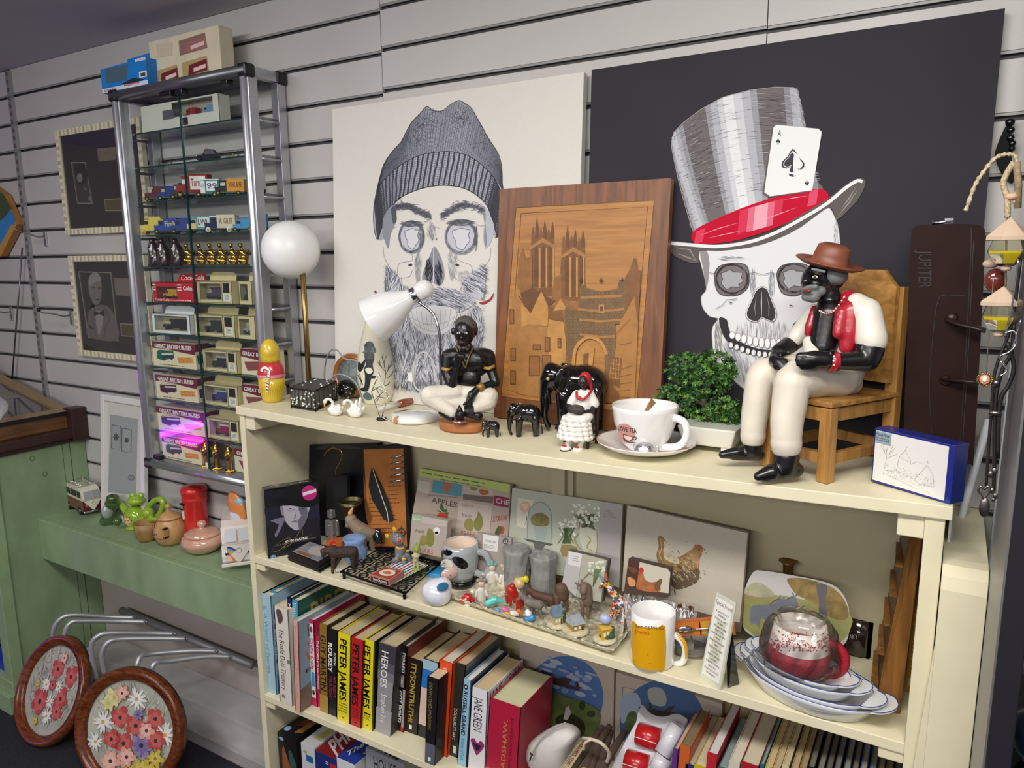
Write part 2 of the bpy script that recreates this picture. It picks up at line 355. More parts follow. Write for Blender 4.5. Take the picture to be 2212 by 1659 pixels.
# ================================================================ wall cabinet of glass and aluminium
alu=M('b9babf',.3,.75,name='brushed_aluminium');alud=M('8f9095',.4,.6,name='aluminium_inside');glass=glassmat('cabinet_glass',(.97,.99,.985),0,1.3,.11);gedge=M('0f3b38',.15,name='green_glass_edge');gtop=glassmat('shelf_glass',(.95,.98,.97),0,1.4,.8)
CX0,CX1,CF,CB,CZ0,CZ1=-2.185,-1.597,1.37,1.495,.947,2.092
cab=thing('display_cabinet','tall silver framed glass cabinet of model vehicles hung on the slatwall','cabinet',((CX0+CX1)/2,1.43,CZ0))
def post(x0,x1,y0,y1,fr):
 mb=MB();mb.b2(x0,x1,y0,y1,CZ0+.02,CZ1-.02,alu)
 if fr:mb.tube([((x0+x1)/2+fr*.004,y0+.002,CZ0+.02),((x0+x1)/2+fr*.004,y0+.002,CZ1-.02)],.012,alu,14)
 mb.build('post',cab,bev=.002)
post(CX0,CX0+.026,CF,CF+.03,-1);post(CX1-.026,CX1,CF,CF+.03,-1);post(CX0,CX0+.026,CB-.028,CB,0);post(CX1-.026,CX1,CB-.028,CB,0)
for z in(CZ1-.012,CZ0+.012):
 mb=MB();mb.tube([(CX0,CF,z),(CX1,CF,z)],.0145,M('77777c',.35,.7)if z>1.5 else alu,14);mb.b2(CX0,CX1,CF,CF+.02,z-.012,z+.012,alud);mb.build('rail',cab)
 mb=MB();mb.b2(CX1-.022,CX1,CF+.02,CB-.01,z-.013,z+.013,alu);mb.build('rail',cab,bev=.001)
 mb=MB();mb.b2(CX0,CX0+.022,CF+.02,CB-.01,z-.013,z+.013,alud);mb.build('rail',cab,bev=.001)
 for x in(CX0+.01,CX1-.01):
  for y in(CF+.004,CB-.012):mb=MB();mb.box((x,y,z),(.034,.034,.034),blackp);mb.build('corner_block',cab,bev=.006)
mb=MB();mb.b2(CX0+.02,CX1-.02,CF+.02,CB,CZ1-.014,CZ1-.006,M('6f6f74',.6));mb.build('top_panel',cab)
mb=MB();mb.b2(CX0+.02,CX1-.02,CF+.01,CB,CZ0+.008,CZ0+.022,M('8b8b90',.5));mb.build('bottom_panel',cab)
# shelves: heights read off the side rails
SZ=[P(300,y,1.385).z for y in(0,)][:0]
SZ=[PX(568,y,CX1).z for y in(253,335,418,500,577)]
SZ+=[P(332,y,1.385).z for y in(654,722,793,862,930)]
for i,z in enumerate(SZ):
 mb=MB();mb.b2(CX0+.006,CX1-.004,CF+.022,CB-.004,z-.002,z+.002,gtop);mb.b2(CX0+.006,CX1-.004,CF+.0205,CF+.022,z-.002,z+.002,gedge);mb.build('glass_shelf',cab)
 for x in(CX0+.004,CX1-.004):
  mb=MB();mb.tube([(x,CF+.03,z-.008),(x,CB-.03,z-.008)],.0045,alu if x>-1.7 else alud,8);mb.build('shelf_bar',cab)
xm=(P(385,300,CF+.0).x)
for x0,x1 in((CX0+.02,xm-.001),(xm+.001,CX1-.02)):
 mb=MB();mb.b2(x0,x1,CF+.012,CF+.016,CZ0+.026,CZ1-.026,glass);xe=x1 if x0<xm-.05 else x0
 mb.b2(xe-.0012,xe+.0012,CF+.0115,CF+.0165,CZ0+.026,CZ1-.026,gedge);mb.build('glass_door',cab)
for px,py,wd in((363,202,.05),(392,196,.03),(490,175,.025)):
 p=P(px,py,CF+.012);mb=MB();mb.box(p,(wd,.022,.02),blackp);mb.build('hinge',cab,bev=.002)
for px,py in((343,988),):p=P(px,py,CF+.012);mb=MB();mb.box(p,(.03,.02,.016),blackp);mb.build('hinge',cab,bev=.002)
# ---- small model vehicles and boxes inside: each its own thing
def quadXZ(x0,x1,z0,z1,y):return(V((x0,y,z1)),V((x1,y,z1)),V((x1,y,z0)),V((x0,y,z0)))
def model_van(x,z,L,H,body,roof,label,name='model_van',cargo=None,y=1.425,script=None,hood=True,wheels='2a2a2a',group='die cast vehicles on the cabinet shelves',rz=.5,box=None):
 t=thing(name,label,'model vehicle',(x,y,z),group);R=rotz(rz);D=L*.36;o=V((x,y,z+.002))
 def bx(x0,x1,z0,z1,m,w_=1.):return[o+R@V((a*L,b*D*w_,c*H))for c in(z0,z1)for a,b in((x0,-.5),(x1,-.5),(x1,.5),(x0,.5))]
 mb=MB();c=M(cargo or body,.5,spec=.2)
 mb.hexa(bx(-.08,.5,.2,.95,c),c);mb.hexa(bx(-.03,.47,.3,.9,c,1.02),c);cg_=mb.build('cargo_body',t,bev=.0008)
 mb=MB();b=M(body,.5,spec=.2)
 mb.hexa(bx(-.28,-.08,.2,.8 if hood else.9,b),b);
 if hood:mb.hexa(bx(-.5,-.28,.22,.52,b,.6),b)
 mb.hexa(bx(-.5,.5,.14,.24,b,1.),M('1c1c1e',.4));cb_=mb.build('cab',t,bev=.0008)
 mb=MB();mb.hexa(bx(-.27,-.11,.55,.74,b,1.03),M('20242c',.1));mb.build('side_window',cb_)
 mb=MB();mb.hexa(bx(-.3,.5 if not hood else-.06,.8 if hood else.93,.86 if hood else.98,b,1.05),M(roof,.5,spec=.2));mb.build('roof',t)
 for wx in(-.36,.3):
  for sgn in(-1,1):
   mb=MB();Rw=R@Matrix.Rotation(pi/2,3,'X');cc=o+R@V((wx*L,sgn*D*.5,H*.14))
   mb.lathe([(H*.14,-.0012),(H*.14,.0012)],cc,M(wheels,.5),12,Rw);mb.lathe([(H*.07,-.0015),(H*.07,.0015)],cc,M('d8c14a' if wheels!='ddd' else 'eeeeee',.3,.5),10,Rw)
   mb.build('wheel',t)
 if script:
  f=quadf(*[o+R@V((a*L,-.525*D,c*H))for a,c in((-.04,.9),(.46,.9),(.46,.3),(-.04,.3))]);A_=Art(f)
  if box:A_.rect(.03,.05,.97,.95,M(box,.5))
  A_.text(script[0],(.08,.72),(.92,.72),(.08,.22),M(script[1],.5),.02);A_.build('lettering',cg_)
 return t
def on(i,px):p=P(px,400,1.425);return PX(px,400,0)if 0 else p.x
rows=[(2,338,42,27,'5a1c20','d9c59a','maroon vintage model car with a cream roof, leftmost on the third shelf of the cabinet',{}),(2,365,40,26,'25337f','20222a','blue open-top vintage model lorry beside the maroon car in the cabinet',{}),(2,393,40,30,'2c2f2a','4b5230','dark green vintage model lorry on the third cabinet shelf',{}),(2,420,62,44,'8e1720','8e1720','tall red model tower truck with white lettered side panel in the cabinet',dict(script=('Turnco','8e1720'),box='efe6df')),(2,452,46,32,'e8ebe9','e8ebe9','white and green model lorry numbered 99 in the cabinet',dict(cargo='1f7f6c',script=('99','59407a'),box='e8ebe9',hood=False)),(2,500,58,30,'20201d','1a1a1a','black model van with an orange lettered load body in the cabinet',dict(cargo='e29a2a',script=('WAR & PE','6b3a10'))),(2,556,30,34,'dfe5de','2b7d5b','white and green model van behind the right cabinet post, third shelf',{}),(3,330,40,33,'dcc35b','6b5a1a','yellow vintage model van, leftmost on the fourth cabinet shelf',dict(wheels='d8c14a')),(3,362,46,30,'2e4796','c9b45a','dark blue vintage model van with a yellow roof on the fourth cabinet shelf',dict(script=('Finch','d7c27a'))),(3,398,44,29,'2b3f88','2b3f88','plain dark blue vintage model van in the middle of the fourth cabinet shelf',{}),(3,434,48,31,'d8cf8d','5aa2c4','yellow and blue model bus with LWL on its side on the fourth cabinet shelf',dict(cargo='4f9fc0',script=('LWL','16202c'),box='e4e0cc')),(3,480,60,32,'16204f','eeeeee','navy vintage model van with white wheels and cream load on the fourth cabinet shelf',dict(cargo='d9cdb0',wheels='eeeeee',script=('A. GILES','8c5a50'))),(3,528,40,24,'4b94c4','4b94c4','light blue low model car near the right post, fourth cabinet shelf',{}),(3,565,24,30,'3f8fc0','3f8fc0','sky blue model bus outside the right post, fourth cabinet shelf',dict(hood=False))]
for i,px,wpx,hpx,body,roof,label,kw in rows:
 yy=1.425;p=P(px,{2:415,3:497}[i],yy);s_=sc(p);x=min(max(p.x,CX0+.05),CX1-.03);model_van(x,SZ[i]+.002,wpx*s_*1.15,hpx*s_*1.2,body,roof,label,y=yy,**kw)
 # black taxi, two little propeller planes on the second shelf
p=P(450,335,1.42);s_=sc(p);t=thing('model_taxi','glossy black london style model taxi alone on the second cabinet shelf','model vehicle',(p.x,1.42,SZ[1]+.002));R=rotz(.75);o=V((p.x,1.42,SZ[1]+.002))
mb=MB();bk=M('0c0a0c',.5,spec=.2);prof=[(-.5,.12),(-.5,.42),(-.22,.55),(-.12,.92),(.0,1.),(.3,.98),(.44,.6),(.5,.5),(.5,.12)];L,H=.062,.033
mb.ext([o+R@V((a*L,-L*.2,b*H))for a,b in prof],R@V((0,L*.4,0)),bk);mb.build('body',t,bev=.002)
mb=MB();wn=[(-.17,.58),(-.1,.87),(.0,.92),(.26,.9),(.36,.6)];mb.ext([o+R@V((a*L,-L*.206,b*H))for a,b in wn],R@V((0,L*.412,0)),M('3d4550',.1));mb.build('side_window',t)
mb=MB();mb.ext([o+R@V((a,b*L,c*H))for a,b,c in((-.215*L,-.15,.57),(-.215*L,.15,.57),(-.125*L,.14,.88),(-.125*L,-.14,.88))],R@V((-.0008,0,0)),M('59626c',.1));mb.build('windscreen',t)
mb=MB();mb.box(o+R@V((-.505*L,0,.32*H)),(.002,.008,.012),chrome,R);mb.build('grille',t)
for b in(-1,1):mb=MB();mb.ell(o+R@V((-.5*L,b*L*.14,.38*H)),.0022,chrome);mb.build('headlamp',t)
mb=MB();mb.ell(o+R@V((-.08*L,0,1.02*H)),(.003,.005,.002),M('d06a2a',.3));mb.build('roof_sign',t)
for a in(-.33,.33):
 for b in(-1,1):mb=MB();mb.lathe([(.0065,-.002),(.0065,.002)],o+R@V((a*L,b*L*.19,.006)),blackp,14,R@Matrix.Rotation(pi/2,3,'X'));mb.build('wheel',t)
for px,lab,rz in((355,'tiny grey metal model plane with a propeller on the left of the second cabinet shelf',.2),(510,'tiny cream model plane with a propeller beside the right cabinet post',1.2)):
 p=P(px,345,1.42);t=thing('model_plane',lab,'model plane',(p.x,1.42,SZ[1]+.002));o=V((p.x,1.42,SZ[1]+.008));R=rotz(rz);g=M('8a8778' if px<400 else 'c9bd9e',.35,.4)
 mb=MB();mb.tube([o+R@V((0,-.018,0)),o+R@V((0,0,.001)),o+R@V((0,.028,.004))],[.0035,.0045,.0012],g);mb.build('fuselage',t)
 mb=MB();mb.box(o,(.06,.012,.0015),g,R);mb.box(o+R@V((0,.027,.003)),(.02,.006,.001),g,R);mb.box(o+R@V((0,.027,.007)),(.001,.006,.008),g,R);mb.build('wing',t)
 mb=MB()
 for k in range(3):a=k*2*pi/3+.5*pi;mb.box(o+R@V((cos(a)*.007,-.0195,sin(a)*.007)),(.014,.0008,.0025),M('444444',.4),R@Matrix.Rotation(-a,3,'Y'))
 mb.build('propeller',t)
 # open cardboard window boxes
def window_box(i,x0,x1,h,col,inner,toy,toyroof,label,art=None,yF=1.40,D=.036,flap=.0,name='toy_box',cat='toy box',group=None,win=(.1,.72,.22,.88),sidew=0,zb=None,edge=None,lines=True,toylab=''):
 z=SZ[i]+.0025 if zb is None else zb;t=thing(name,label,cat,((x0+x1)/2,yF+D/2,z),group);cm=M(col,.55,0,.06,20)
 mb=MB();a0,a1,b0,b1=win;wx0=x0+(x1-x0)*a0;wx1=x0+(x1-x0)*a1;wz0=z+h*b0;wz1=z+h*b1;y1=yF+.001
 mb.b2(x0,x1,yF,y1,z,wz0,cm);mb.b2(x0,x1,yF,y1,wz1,z+h,cm);mb.b2(x0,wx0,yF,y1,wz0,wz1,cm);mb.b2(wx1,x1,yF,y1,wz0,wz1,cm)
 mb.b2(x0,x0+.001,yF,yF+D,z,z+h,cm);mb.b2(x1-.001,x1,yF,yF+D,z,z+h,cm);mb.b2(x0,x1,yF,yF+D,z,z+.001,cm);mb.b2(x0,x1,yF,yF+D,z+h-.001,z+h,cm);ca_=mb.build('carton',t)
 mb=MB();mb.b2(x0+.001,x1-.001,yF+D-.003,yF+D,z+.001,z+h-.001,M(inner,.7));mb.b2(x0+.001,x1-.001,yF+.002,yF+D,z+.001,z+h*.18,M(inner,.7));mb.build('inner_tray',t)
 mb=MB();mb.b2(wx0,wx1,yF+.0004,yF+.0007,wz0,wz1,glassmat('film',(.98,.98,.98),.05,1.35,.3));mb.build('window_film',ca_)
 if flap:mb=MB();c=(x0+x1)/2;w_=(x1-x0)*.38;mb.ext([(c-w_,yF+D-.004,z+h),(c+w_,yF+D-.004,z+h),(c+w_*1.05,yF+D-.002,z+h+flap*.7),(c+w_*.8,yF+D-.002,z+h+flap),(c-w_*.7,yF+D-.002,z+h+flap),(c-w_*.95,yF+D-.002,z+h+flap*.7)],(0,.001,0),cm);mb.build('hanging_flap',t)
 if toy:
  cx=(wx0+wx1)/2;L=(wx1-wx0)*.78;H=(wz1-wz0)*.72;o=V((cx,yF+D*.5,z+h*.19));tm=M(toy,.3,coat=.1)
  mb=MB();mb.b2(cx-L*.1,cx+L*.45,o.y-.009,o.y+.009,o.z+H*.2,o.z+H*.85,tm);mb.b2(cx-L*.45,cx-L*.1,o.y-.007,o.y+.007,o.z+H*.2,o.z+H*.5,tm);mb.b2(cx-L*.14,cx+L*.47,o.y-.01,o.y+.01,o.z+H*.85,o.z+H*.98,M(toyroof,.4))
  for q in(-.3,.28):mb.lathe([(H*.17,-.011),(H*.17,.011)],(cx+L*q,o.y,o.z+H*.17),M('222222',.5),12,Matrix.Rotation(pi/2,3,'X'))
  tag(mb.build('boxed_model_van',bev=.0006),toylab or('small toy van inside the '+label),'model vehicle')
 if art:A_=Art(quadf(*quadXZ(x0,x1,z,z+h,yF)));art(A_);A_.build('printed_front',ca_)
 return t
def bus_box(i,pxl,pxr,h,busc,busr,label,yF=1.40,zb=None):
 z=SZ[i]+.0025 if zb is None else zb;p0=P(pxl,pyr[i],yF);p1=P(pxr,pyr[i],yF);x0,x1=p0.x,p1.x;D=.05
 t=thing('bus_box',label,'toy box',((x0+x1)/2,yF+D/2,z),'bus boxes with a maroon banner in the glass cabinet');mb=MB();mb.b2(x0,x1,yF,yF+D,z,z+h,M('e4d8b4',.5));mb.build('carton',t,bev=.0008)
 A_=Art(quadf(*quadXZ(x0,x1,z,z+h,yF)));mr=M('6b1c2c',.5);A_.poly([(0,0),(1,0),(1,.42),(.7,.36),(.35,.27),(0,.27)],mr)
 A_.strokes([[(0,.275),(.35,.28),(.7,.37),(1,.43)]],.012,M('c99a3a',.5),False)
 A_.text('GREAT BRITISH BUSES',(.06,.22),(.93,.22),(.06,.08),M('f2ece0',.5),.03);A_.rect(.1,.235,.9,.25,M('f2ece0',.5))
 b=M(busc,.5);A_.poly([(.1,.42),(.16,.33),(.5,.32),(.51,.62),(.22,.76),(.1,.7)],b);A_.poly([(.11,.42),(.17,.345),(.5,.33),(.5,.36),(.2,.4)],M(busr,.5))
 A_.poly([(.22,.46),(.49,.42),(.49,.48),(.22,.53)],M('d9d3b8' if busc!='e0d6b0' else '333333',.5));A_.poly([(.22,.58),(.49,.52),(.49,.58),(.22,.65)],M('2a2f35',.5));A_.ellipse(.27,.72,.03,.045,M('222222',.5));A_.ellipse(.44,.65,.03,.045,M('222222',.5))
 A_.poly([(.58,.58),(.93,.52),(.95,.74),(.61,.8)],M('e3a03a',.5));A_.text('DIE CAST',(.63,.66),(.9,.615),(.625,.59),M('a33a1c',.5));A_.text('REPLICA',(.63,.77),(.92,.72),(.625,.7),M('a33a1c',.5))
 A_.lines(1,(.15,.9),(.85,.9),(0,.035),M('7a5a4a',.5),.8,i);A_.build('printed_front',t)
 A2=Art(quadf(V((x1,yF,z+h)),V((x1,yF+D,z+h)),V((x1,yF+D,z)),V((x1,yF,z))));A2.rect(0,0,1,.3,mr);A2.poly([(.1,.45),(.8,.4),(.8,.75),(.15,.8)],b);A2.build('printed_side',t);return t
pyr={5:654,6:722,7:793,8:862,9:930,10:1000}
bus_box(7,333,424,.077,'1f6056','1f6056','boxed green double-decker bus, topmost of the maroon bannered bus boxes')
bus_box(8,340,428,.075,'4a1d22','e0d6b0','boxed cream and maroon double-decker bus, second bus box from the top')
bus_box(9,342,442,.076,'2c3170','d8c88a','boxed blue and cream single-decker bus, third bus box from the top')
bus_box(10,354,436,.074,'23584d','3f6f52','boxed green and cream bus on the floor of the cabinet, lowest bus box',zb=CZ0+.024)
def small_bus(i,pxl,h,label,zb=None):
 z=SZ[i]+.0025 if zb is None else zb;p0=P(pxl,pyr[i],1.41);x0=p0.x;x1=CX1-.03;t=thing('bus_box',label,'toy box',((x0+x1)/2,1.43,z),'bus boxes with a maroon banner in the glass cabinet')
 mb=MB();mb.b2(x0,x1,1.41,1.46,z,z+h,M('e4d8b4',.5));mb.build('carton',t,bev=.0008);A_=Art(quadf(*quadXZ(x0,x1,z,z+h,1.41)));A_.poly([(0,0),(1,0),(1,.5),(0,.3)],M('6b1c2c',.5));A_.text('GREAT BRITISH',(.06,.25),(.99,.3),(.06,.1),M('f2ece0',.5),.02)
 A_.poly([(.1,.5),(.8,.42),(.8,.75),(.2,.85)],M('8a4a44',.5));A_.build('printed_front',t)
small_bus(7,522,.075,'cream and maroon bus box half hidden by the right cabinet post, topmost of three');small_bus(8,525,.074,'bus box half hidden by the right cabinet post, middle one of three');small_bus(10,507,.072,'bus box at the bottom right corner of the cabinet floor beside the gold figurines',CZ0+.024)
cr_='d3c594'
def lledo(A_):
 A_.rect(.76,.1,.94,.5,M('1c1a16',.5));A_.rect(.76,.56,.95,.86,M('ece8dc',.5));A_.lines(4,(.79,.6),(.92,.6),(0,.22),M('55524a',.5),.5)
 for q in((.03,.03,.97,.05),(.03,.94,.97,.96),(.72,.03,.735,.96)):A_.rect(*q,M('5b5238',.5))
def wb(i,pxl,pxr,h,toy,roof,label,**k):
 x0=P(pxl,pyr.get(i,600),1.40).x;x1=P(pxr,pyr.get(i,600),1.40).x;return window_box(i,x0,x1,h,k.pop('col',cr_),k.pop('inner','cfc9a6'),toy,roof,label,k.pop('art',lledo),flap=k.pop('flap',.024),group=k.pop('group','cream window boxes of model vans in the cabinet'),win=k.pop('win',(.08,.7,.15,.88)),**k)
pyr[5]=654
wb(5,428,502,.066,'5c4a62','5b2430','cream window box holding a purple model van, topmost of the column',toylab='purple toy van in the topmost cream window box')
wb(6,422,508,.066,'1f3a2c','1f3a2c','cream window box holding a dark green model van, second in the column',toylab='dark green toy van in the second cream window box')
wb(7,440,512,.066,'23242c','d8d2c0','cream window box holding a black vintage model van, third in the column',toylab='black vintage toy van in the third cream window box')
wb(8,438,514,.066,'22397e','c9ccd0','cream window box holding a bright blue model van, fourth in the column',toylab='bright blue toy van in the fourth cream window box')
wb(9,448,516,.066,'9a1c28','e8e4dc','cream window box holding a red model van with a white roof, lowest in the column',toylab='red toy van with white roof in the lowest cream window box')
wb(5,518,545,.066,'23407e','23407e','cream window box with a blue model, partly behind the right post, upper one',art=None,toylab='blue toy van behind the right post, upper box')
wb(6,515,552,.066,'b0b0a4','c8c4b0','cream window box with a pale model, partly behind the right post, lower one',art=None,toylab='pale toy van behind the right post, lower box')
wb(6,331,412,.060,'1a1d26','1a1d26','white window box with a black model lorry, left side under the red box',col='dfe1e0',inner='d5c999',art=None,group='window boxes',win=(.07,.93,.15,.92),toylab='black toy lorry in the white window box')
def cola(A_):
 w_=M('f4ece8',.5);A_.text('Coca-Cola',(.05,.95),(.4,.95),(.05,.8),w_,.0);A_.lines(1,(.42,.88),(.95,.88),(0,.05),w_,.8)
 for k in range(3):A_.rect(0,.1+k*.13,.08,.15+k*.13,w_);A_.rect(.62,.1+k*.13,.72,.15+k*.13,w_)
 A_.text('Coke',(.76,.38),(.98,.38),(.76,.18),w_,.03)
t=wb(5,333,420,.060,'e0b020','e8c030','red soft drink window box with white script and a yellow toy van',col='c41c2c',inner='a01626',art=cola,flap=0,group='window boxes',win=(.09,.6,.15,.78),toylab='yellow toy van in the red soft drink box')
x0,x1,z=P(360,654,1.4).x,P(418,654,1.4).x,SZ[5]+.062;mb=MB();mb.ext([(x0-.005,1.444,z),(x1,1.444,z),(x1+.008,1.446,z+.028),(x0+.012,1.446,z+.024)],(0,.001,0),M('c41c2c',.5));mb.build('hanging_flap',t)
A_=Art(quadf(V((x0,1.444,z+.026)),V((x1,1.444,z+.026)),V((x1,1.444,z)),V((x0,1.444,z))));A_.text('Coca-Cola',(.12,.8),(.98,.72),(.16,.18),M('f4ece8',.5),.01);A_.build('script',t)
# long cream window box on the top shelf with toys showing
t=wb(0,336,500,.075,None,None,'long cream window box with red and blue toy lorries on the top cabinet shelf',col='d6d4c4',inner='bdb9a2',art=None,flap=0,win=(.42,.93,.4,.93),group='window boxes')
x=P(352,250,1.4).x;mb=MB();mb.b2(x,x+.05,1.399,1.4,SZ[0]+.03,SZ[0]+.055,M('5d5c66',.3));mb.b2(x+.075,x+.11,1.399,1.4,SZ[0]+.008,SZ[0]+.028,M('33302c',.3));mb.build('window_pane',t)
for px,c1,c2,lb in((415,'b0202c','c83a40','red toy lorry in the long cream box on the top cabinet shelf'),(455,'7fb3cf','e8ecee','pale blue and white toy lorry in the long cream box')):
 model_van(P(px,240,1.42).x,SZ[0]+.024,.05,.03,c1,c2,lb,y=1.42,rz=0)
 # boxes on top of the cabinet
def topbox():
 z=CZ1+.002;p0=P(325,180,1.40);x0=P(325,175,1.40).x;x1=P(478,150,1.40).x-.004;h=.125
 t=thing('gift_carton','worn cream window carton with four openings standing on top of the glass cabinet','toy box',((x0+x1)/2,1.42,z));c=M('d9cfb2',.6,0,.1,18);mb=MB()
 W_=x1-x0;mb.b2(x0,x1,1.403,1.45,z,z+h,c);mb.build('carton',t,bev=.003)
 A_=Art(quadf(*quadXZ(x0,x1,z,z+h,1.403)))
 for a0,a1,b0,b1,c1 in((.45,.82,.1,.42,'a56a64'),(.06,.4,.62,.97,'8d6a4a'),(.47,.82,.57,.9,'9a6a4e')):
  A_.poly([(a0,b0+.04),(a1,b0),(a1+.02,b1),(a0,b1+.03)],M('b49c68' if b0>.3 else '8c6f60',.4));A_.poly([(a0+.1,b0+.12),(a1,b0+.06),(a1,b1-.03),(a0+.08,b1)],M(c1 if b0<.3 else '6f2226',.4))
  A_.poly([(a0+.16,b0+.2),(a1-.02,b0+.16),(a1-.02,b0+.24),(a0+.16,b0+.28)],M('e4c9c0',.4))
 A_.poly([(.12,.1),(.36,.14),(.34,.4),(.14,.38)],M('cdc0a6',.6));A_.build('openings',t)
topbox()
z=CZ1+.002;x0=P(222,170,1.375).x;x1=P(322,170,1.375).x;t=thing('toy_aircraft_box','bright blue window box with a model aircraft on the left corner of the cabinet top','toy box',((x0+x1)/2,1.41,z));bl=M('1b7fd0',.4);h=.075
mb=MB();mb.ext([(x0,1.37,z),(x1,1.37,z),(x1,1.37,z+h*.98),(x0,1.37,z+h*.9)],(0,.06,0),bl);mb.ext([(x0+.045,1.43,z+h),(x1,1.43,z+h),(x1,1.43,z+h+.034),(x0+.045,1.43,z+h+.028)],(0,.001,0),bl);mb.build('carton',t,bev=.001)
A_=Art(quadf(*quadXZ(x0,x1,z,z+h,1.37)));A_.poly([(.1,.12),(.62,.14),(.55,.7),(.12,.66)],M('4f6a78',.15));A_.rect(0,.84,1,1,M('d9e4ee',.4));A_.text('CORGI',(.04,.97),(.3,.97),(.04,.88),M('b0243a',.5),.03);A_.poly([(.42,.8),(.7,.66),(.95,.8),(.7,.84)],M('25303c',.4));A_.rect(.5,.84,.82,.9,M('c02a3a',.4));A_.text('SHOWCASE',(.52,.89),(.8,.89),(.52,.85),M('f0e8e4',.4));A_.rect(.84,.5,1,.72,M('e8e8ea',.4));A_.rect(.87,.56,.97,.68,M('444444',.4));A_.rect(.78,.02,1,.12,M('f0f0f4',.4));A_.text('CORGI',(.8,.1),(.98,.1),(.8,.04),M('1a2a50',.4));A_.build('printed_front',t)
# dark carved figures and gilt figurines
def statuette(px,py,hpx,z,label,m,style,group,base=None,y=1.425):
 p=P(px,py,y);s_=sc(p);H=hpx*s_;o=V((p.x,y,z+.0008));t=thing('statuette' if style else 'carved_figure',label,'figurine',o,group);vd=V((o.x,o.y,0)).normalized();rt_=V((vd.y,-vd.x,0));F=lambda a,b,d=0:o+rt_*a*H+vd*d*H+V((0,0,b*H));mb=MB()
 c=lambda a,b,d,r,a2,b2,d2,r2:mb.cap(F(a,b,d),F(a2,b2,d2),r*H,r2*H,m,10)
 if style==0:c(0,.1,0,.24,0,.5,0,.2);c(-.02,.5,0,.2,-.04,.72,0,.15);c(-.06,.8,0,.1,-.05,.9,0,.09);c(.1,.6,-.05,.09,.16,.25,-.1,.08);c(-.16,.6,-.05,.08,-.1,.3,-.15,.07);c(.0,.2,-.1,.14,.1,.05,-.1,.1)
 elif style==1:c(0,.12,0,.17,.02,.3,0,.15);c(0,.35,0,.1,-.03,.6,0,.12);c(-.05,.72,0,.05,-.08,.88,0,.1);c(-.12,.6,-.05,.05,.12,.45,-.12,.045);c(.12,.3,0,.12,.2,.42,0,.05);c(.08,.6,0,.05,.2,.62,0,.08);c(-.15,.25,-.05,.1,.1,.2,-.1,.08)
 else:c(0,.05,0,.11,.0,.4,0,.09);c(0,.4,0,.09,0,.7,0,.11);c(0,.8,0,.03,0,.9,0,.06);c(-.1,.72,0,.035,-.13,.5,-.06,.03);c(-.13,.5,-.06,.03,.02,.62,-.12,.03);c(.1,.72,0,.035,.12,.52,-.05,.03)
 mb.build('body',t,remesh=H*.035,smooth_it=2);mb=MB();R=rotz(math.atan2(-vd.x,vd.y));mb.box(F(0,.035),(H*(.5 if style<2 else.3),H*.34,H*.07),base or m,R);mb.build('plinth',t,bev=.0005)
dkw=M('2b1012',.22,0,.2,60,coat=.5);gilt=M('c99a3c',.18,1.);bs_=M('4a2c20',.3)
for i,(px,w)in enumerate(((337,'leftmost'),(357,'middle'),(386,'rightmost'))):statuette(px,577,62,SZ[4]+.002,w+' of three dark red-brown carved figures in the glass cabinet',dkw,0,'dark carved figures in the cabinet')
for i,(px,w)in enumerate(((410,'behind the cabinet door edge, first'),(437,'second'),(460,'third'),(482,'fourth'),(506,'fifth'),(527,'sixth'))):statuette(px,577,50,SZ[4]+.002,w+' from the left in the row of small gilt figurines',gilt,1,'row of gilt figurines',bs_)
for px,py,w in((448,1008,'leftmost'),(470,1014,'middle'),(497,1022,'rightmost')):statuette(px,py,66,CZ0+.0225,w+' of three standing gilt ladies on the cabinet floor',gilt,2,'standing gilt figurines',y=1.40)
p=P(449,1008,1.389);mb=MB();mb.box(p,(.02,.0006,.024),M('e4e4e2',.5));tag(mb.build('price_tag'),'small blank white tag beside the gilt ladies on the cabinet floor','tag')
# ================================================================ left: framed pictures, green counter and bench
FRS=[]
def striped_frame(pl,pr,pt,pb,label,art):
 y=WY-.004;TL,TR,BR,BL=[P(a,b,y-.016)for a,b in(pl,pr,pt,pb)]
 t=thing('picture_frame',label,'picture frame',(TL+BR)/2-V((0,0,(TL.z-BR.z)/2)),'striped frames on the slatwall');w_=.02;g=M('e2dcc0',.4);g2=M('b5aa86',.4);mb=MB()
 x0,x1,z0,z1=TL.x,TR.x,BL.z,TL.z
 for a0,a1,b0,b1 in((x0,x1,z1-w_,z1),(x0,x1,z0,z0+w_),(x0,x0+w_,z0+w_,z1-w_),(x1-w_,x1,z0+w_,z1-w_)):
  mb.b2(a0,a1,y-.016,y,b0,b1,g);hz=a1-a0>b1-b0;n=int(max(a1-a0,b1-b0)/.024)
  for k in range(n):
   q=k*.024+.004
   if hz:mb.b2(a0+q,a0+q+.012,y-.0164,y-.015,b0+.001,b1-.001,g2 if k%2 else M('c9c2a2',.4))
   else:mb.b2(a0+.001,a1-.001,y-.0164,y-.015,b0+q,b0+q+.012,g2 if k%2 else M('c9c2a2',.4))
 mb.build('moulding',t);mb=MB();mb.b2(x0+w_,x1-w_,y-.008,y-.006,z0+w_,z1-w_,M('4a4244',.6));mb.build('mount_board',t)
 A_=Art(planef((0,y-.008,0),(0,-1,0)));art(A_);A_.build('print',t)
 mb=MB();mb.b2(x0+w_,x1-w_,y-.0125,y-.0115,z0+w_,z1-w_,glassmat('picture_glass',(1,1,1),0,1.35,.8));mb.build('glass',t)
cr1=M('d8d2b8',.6)
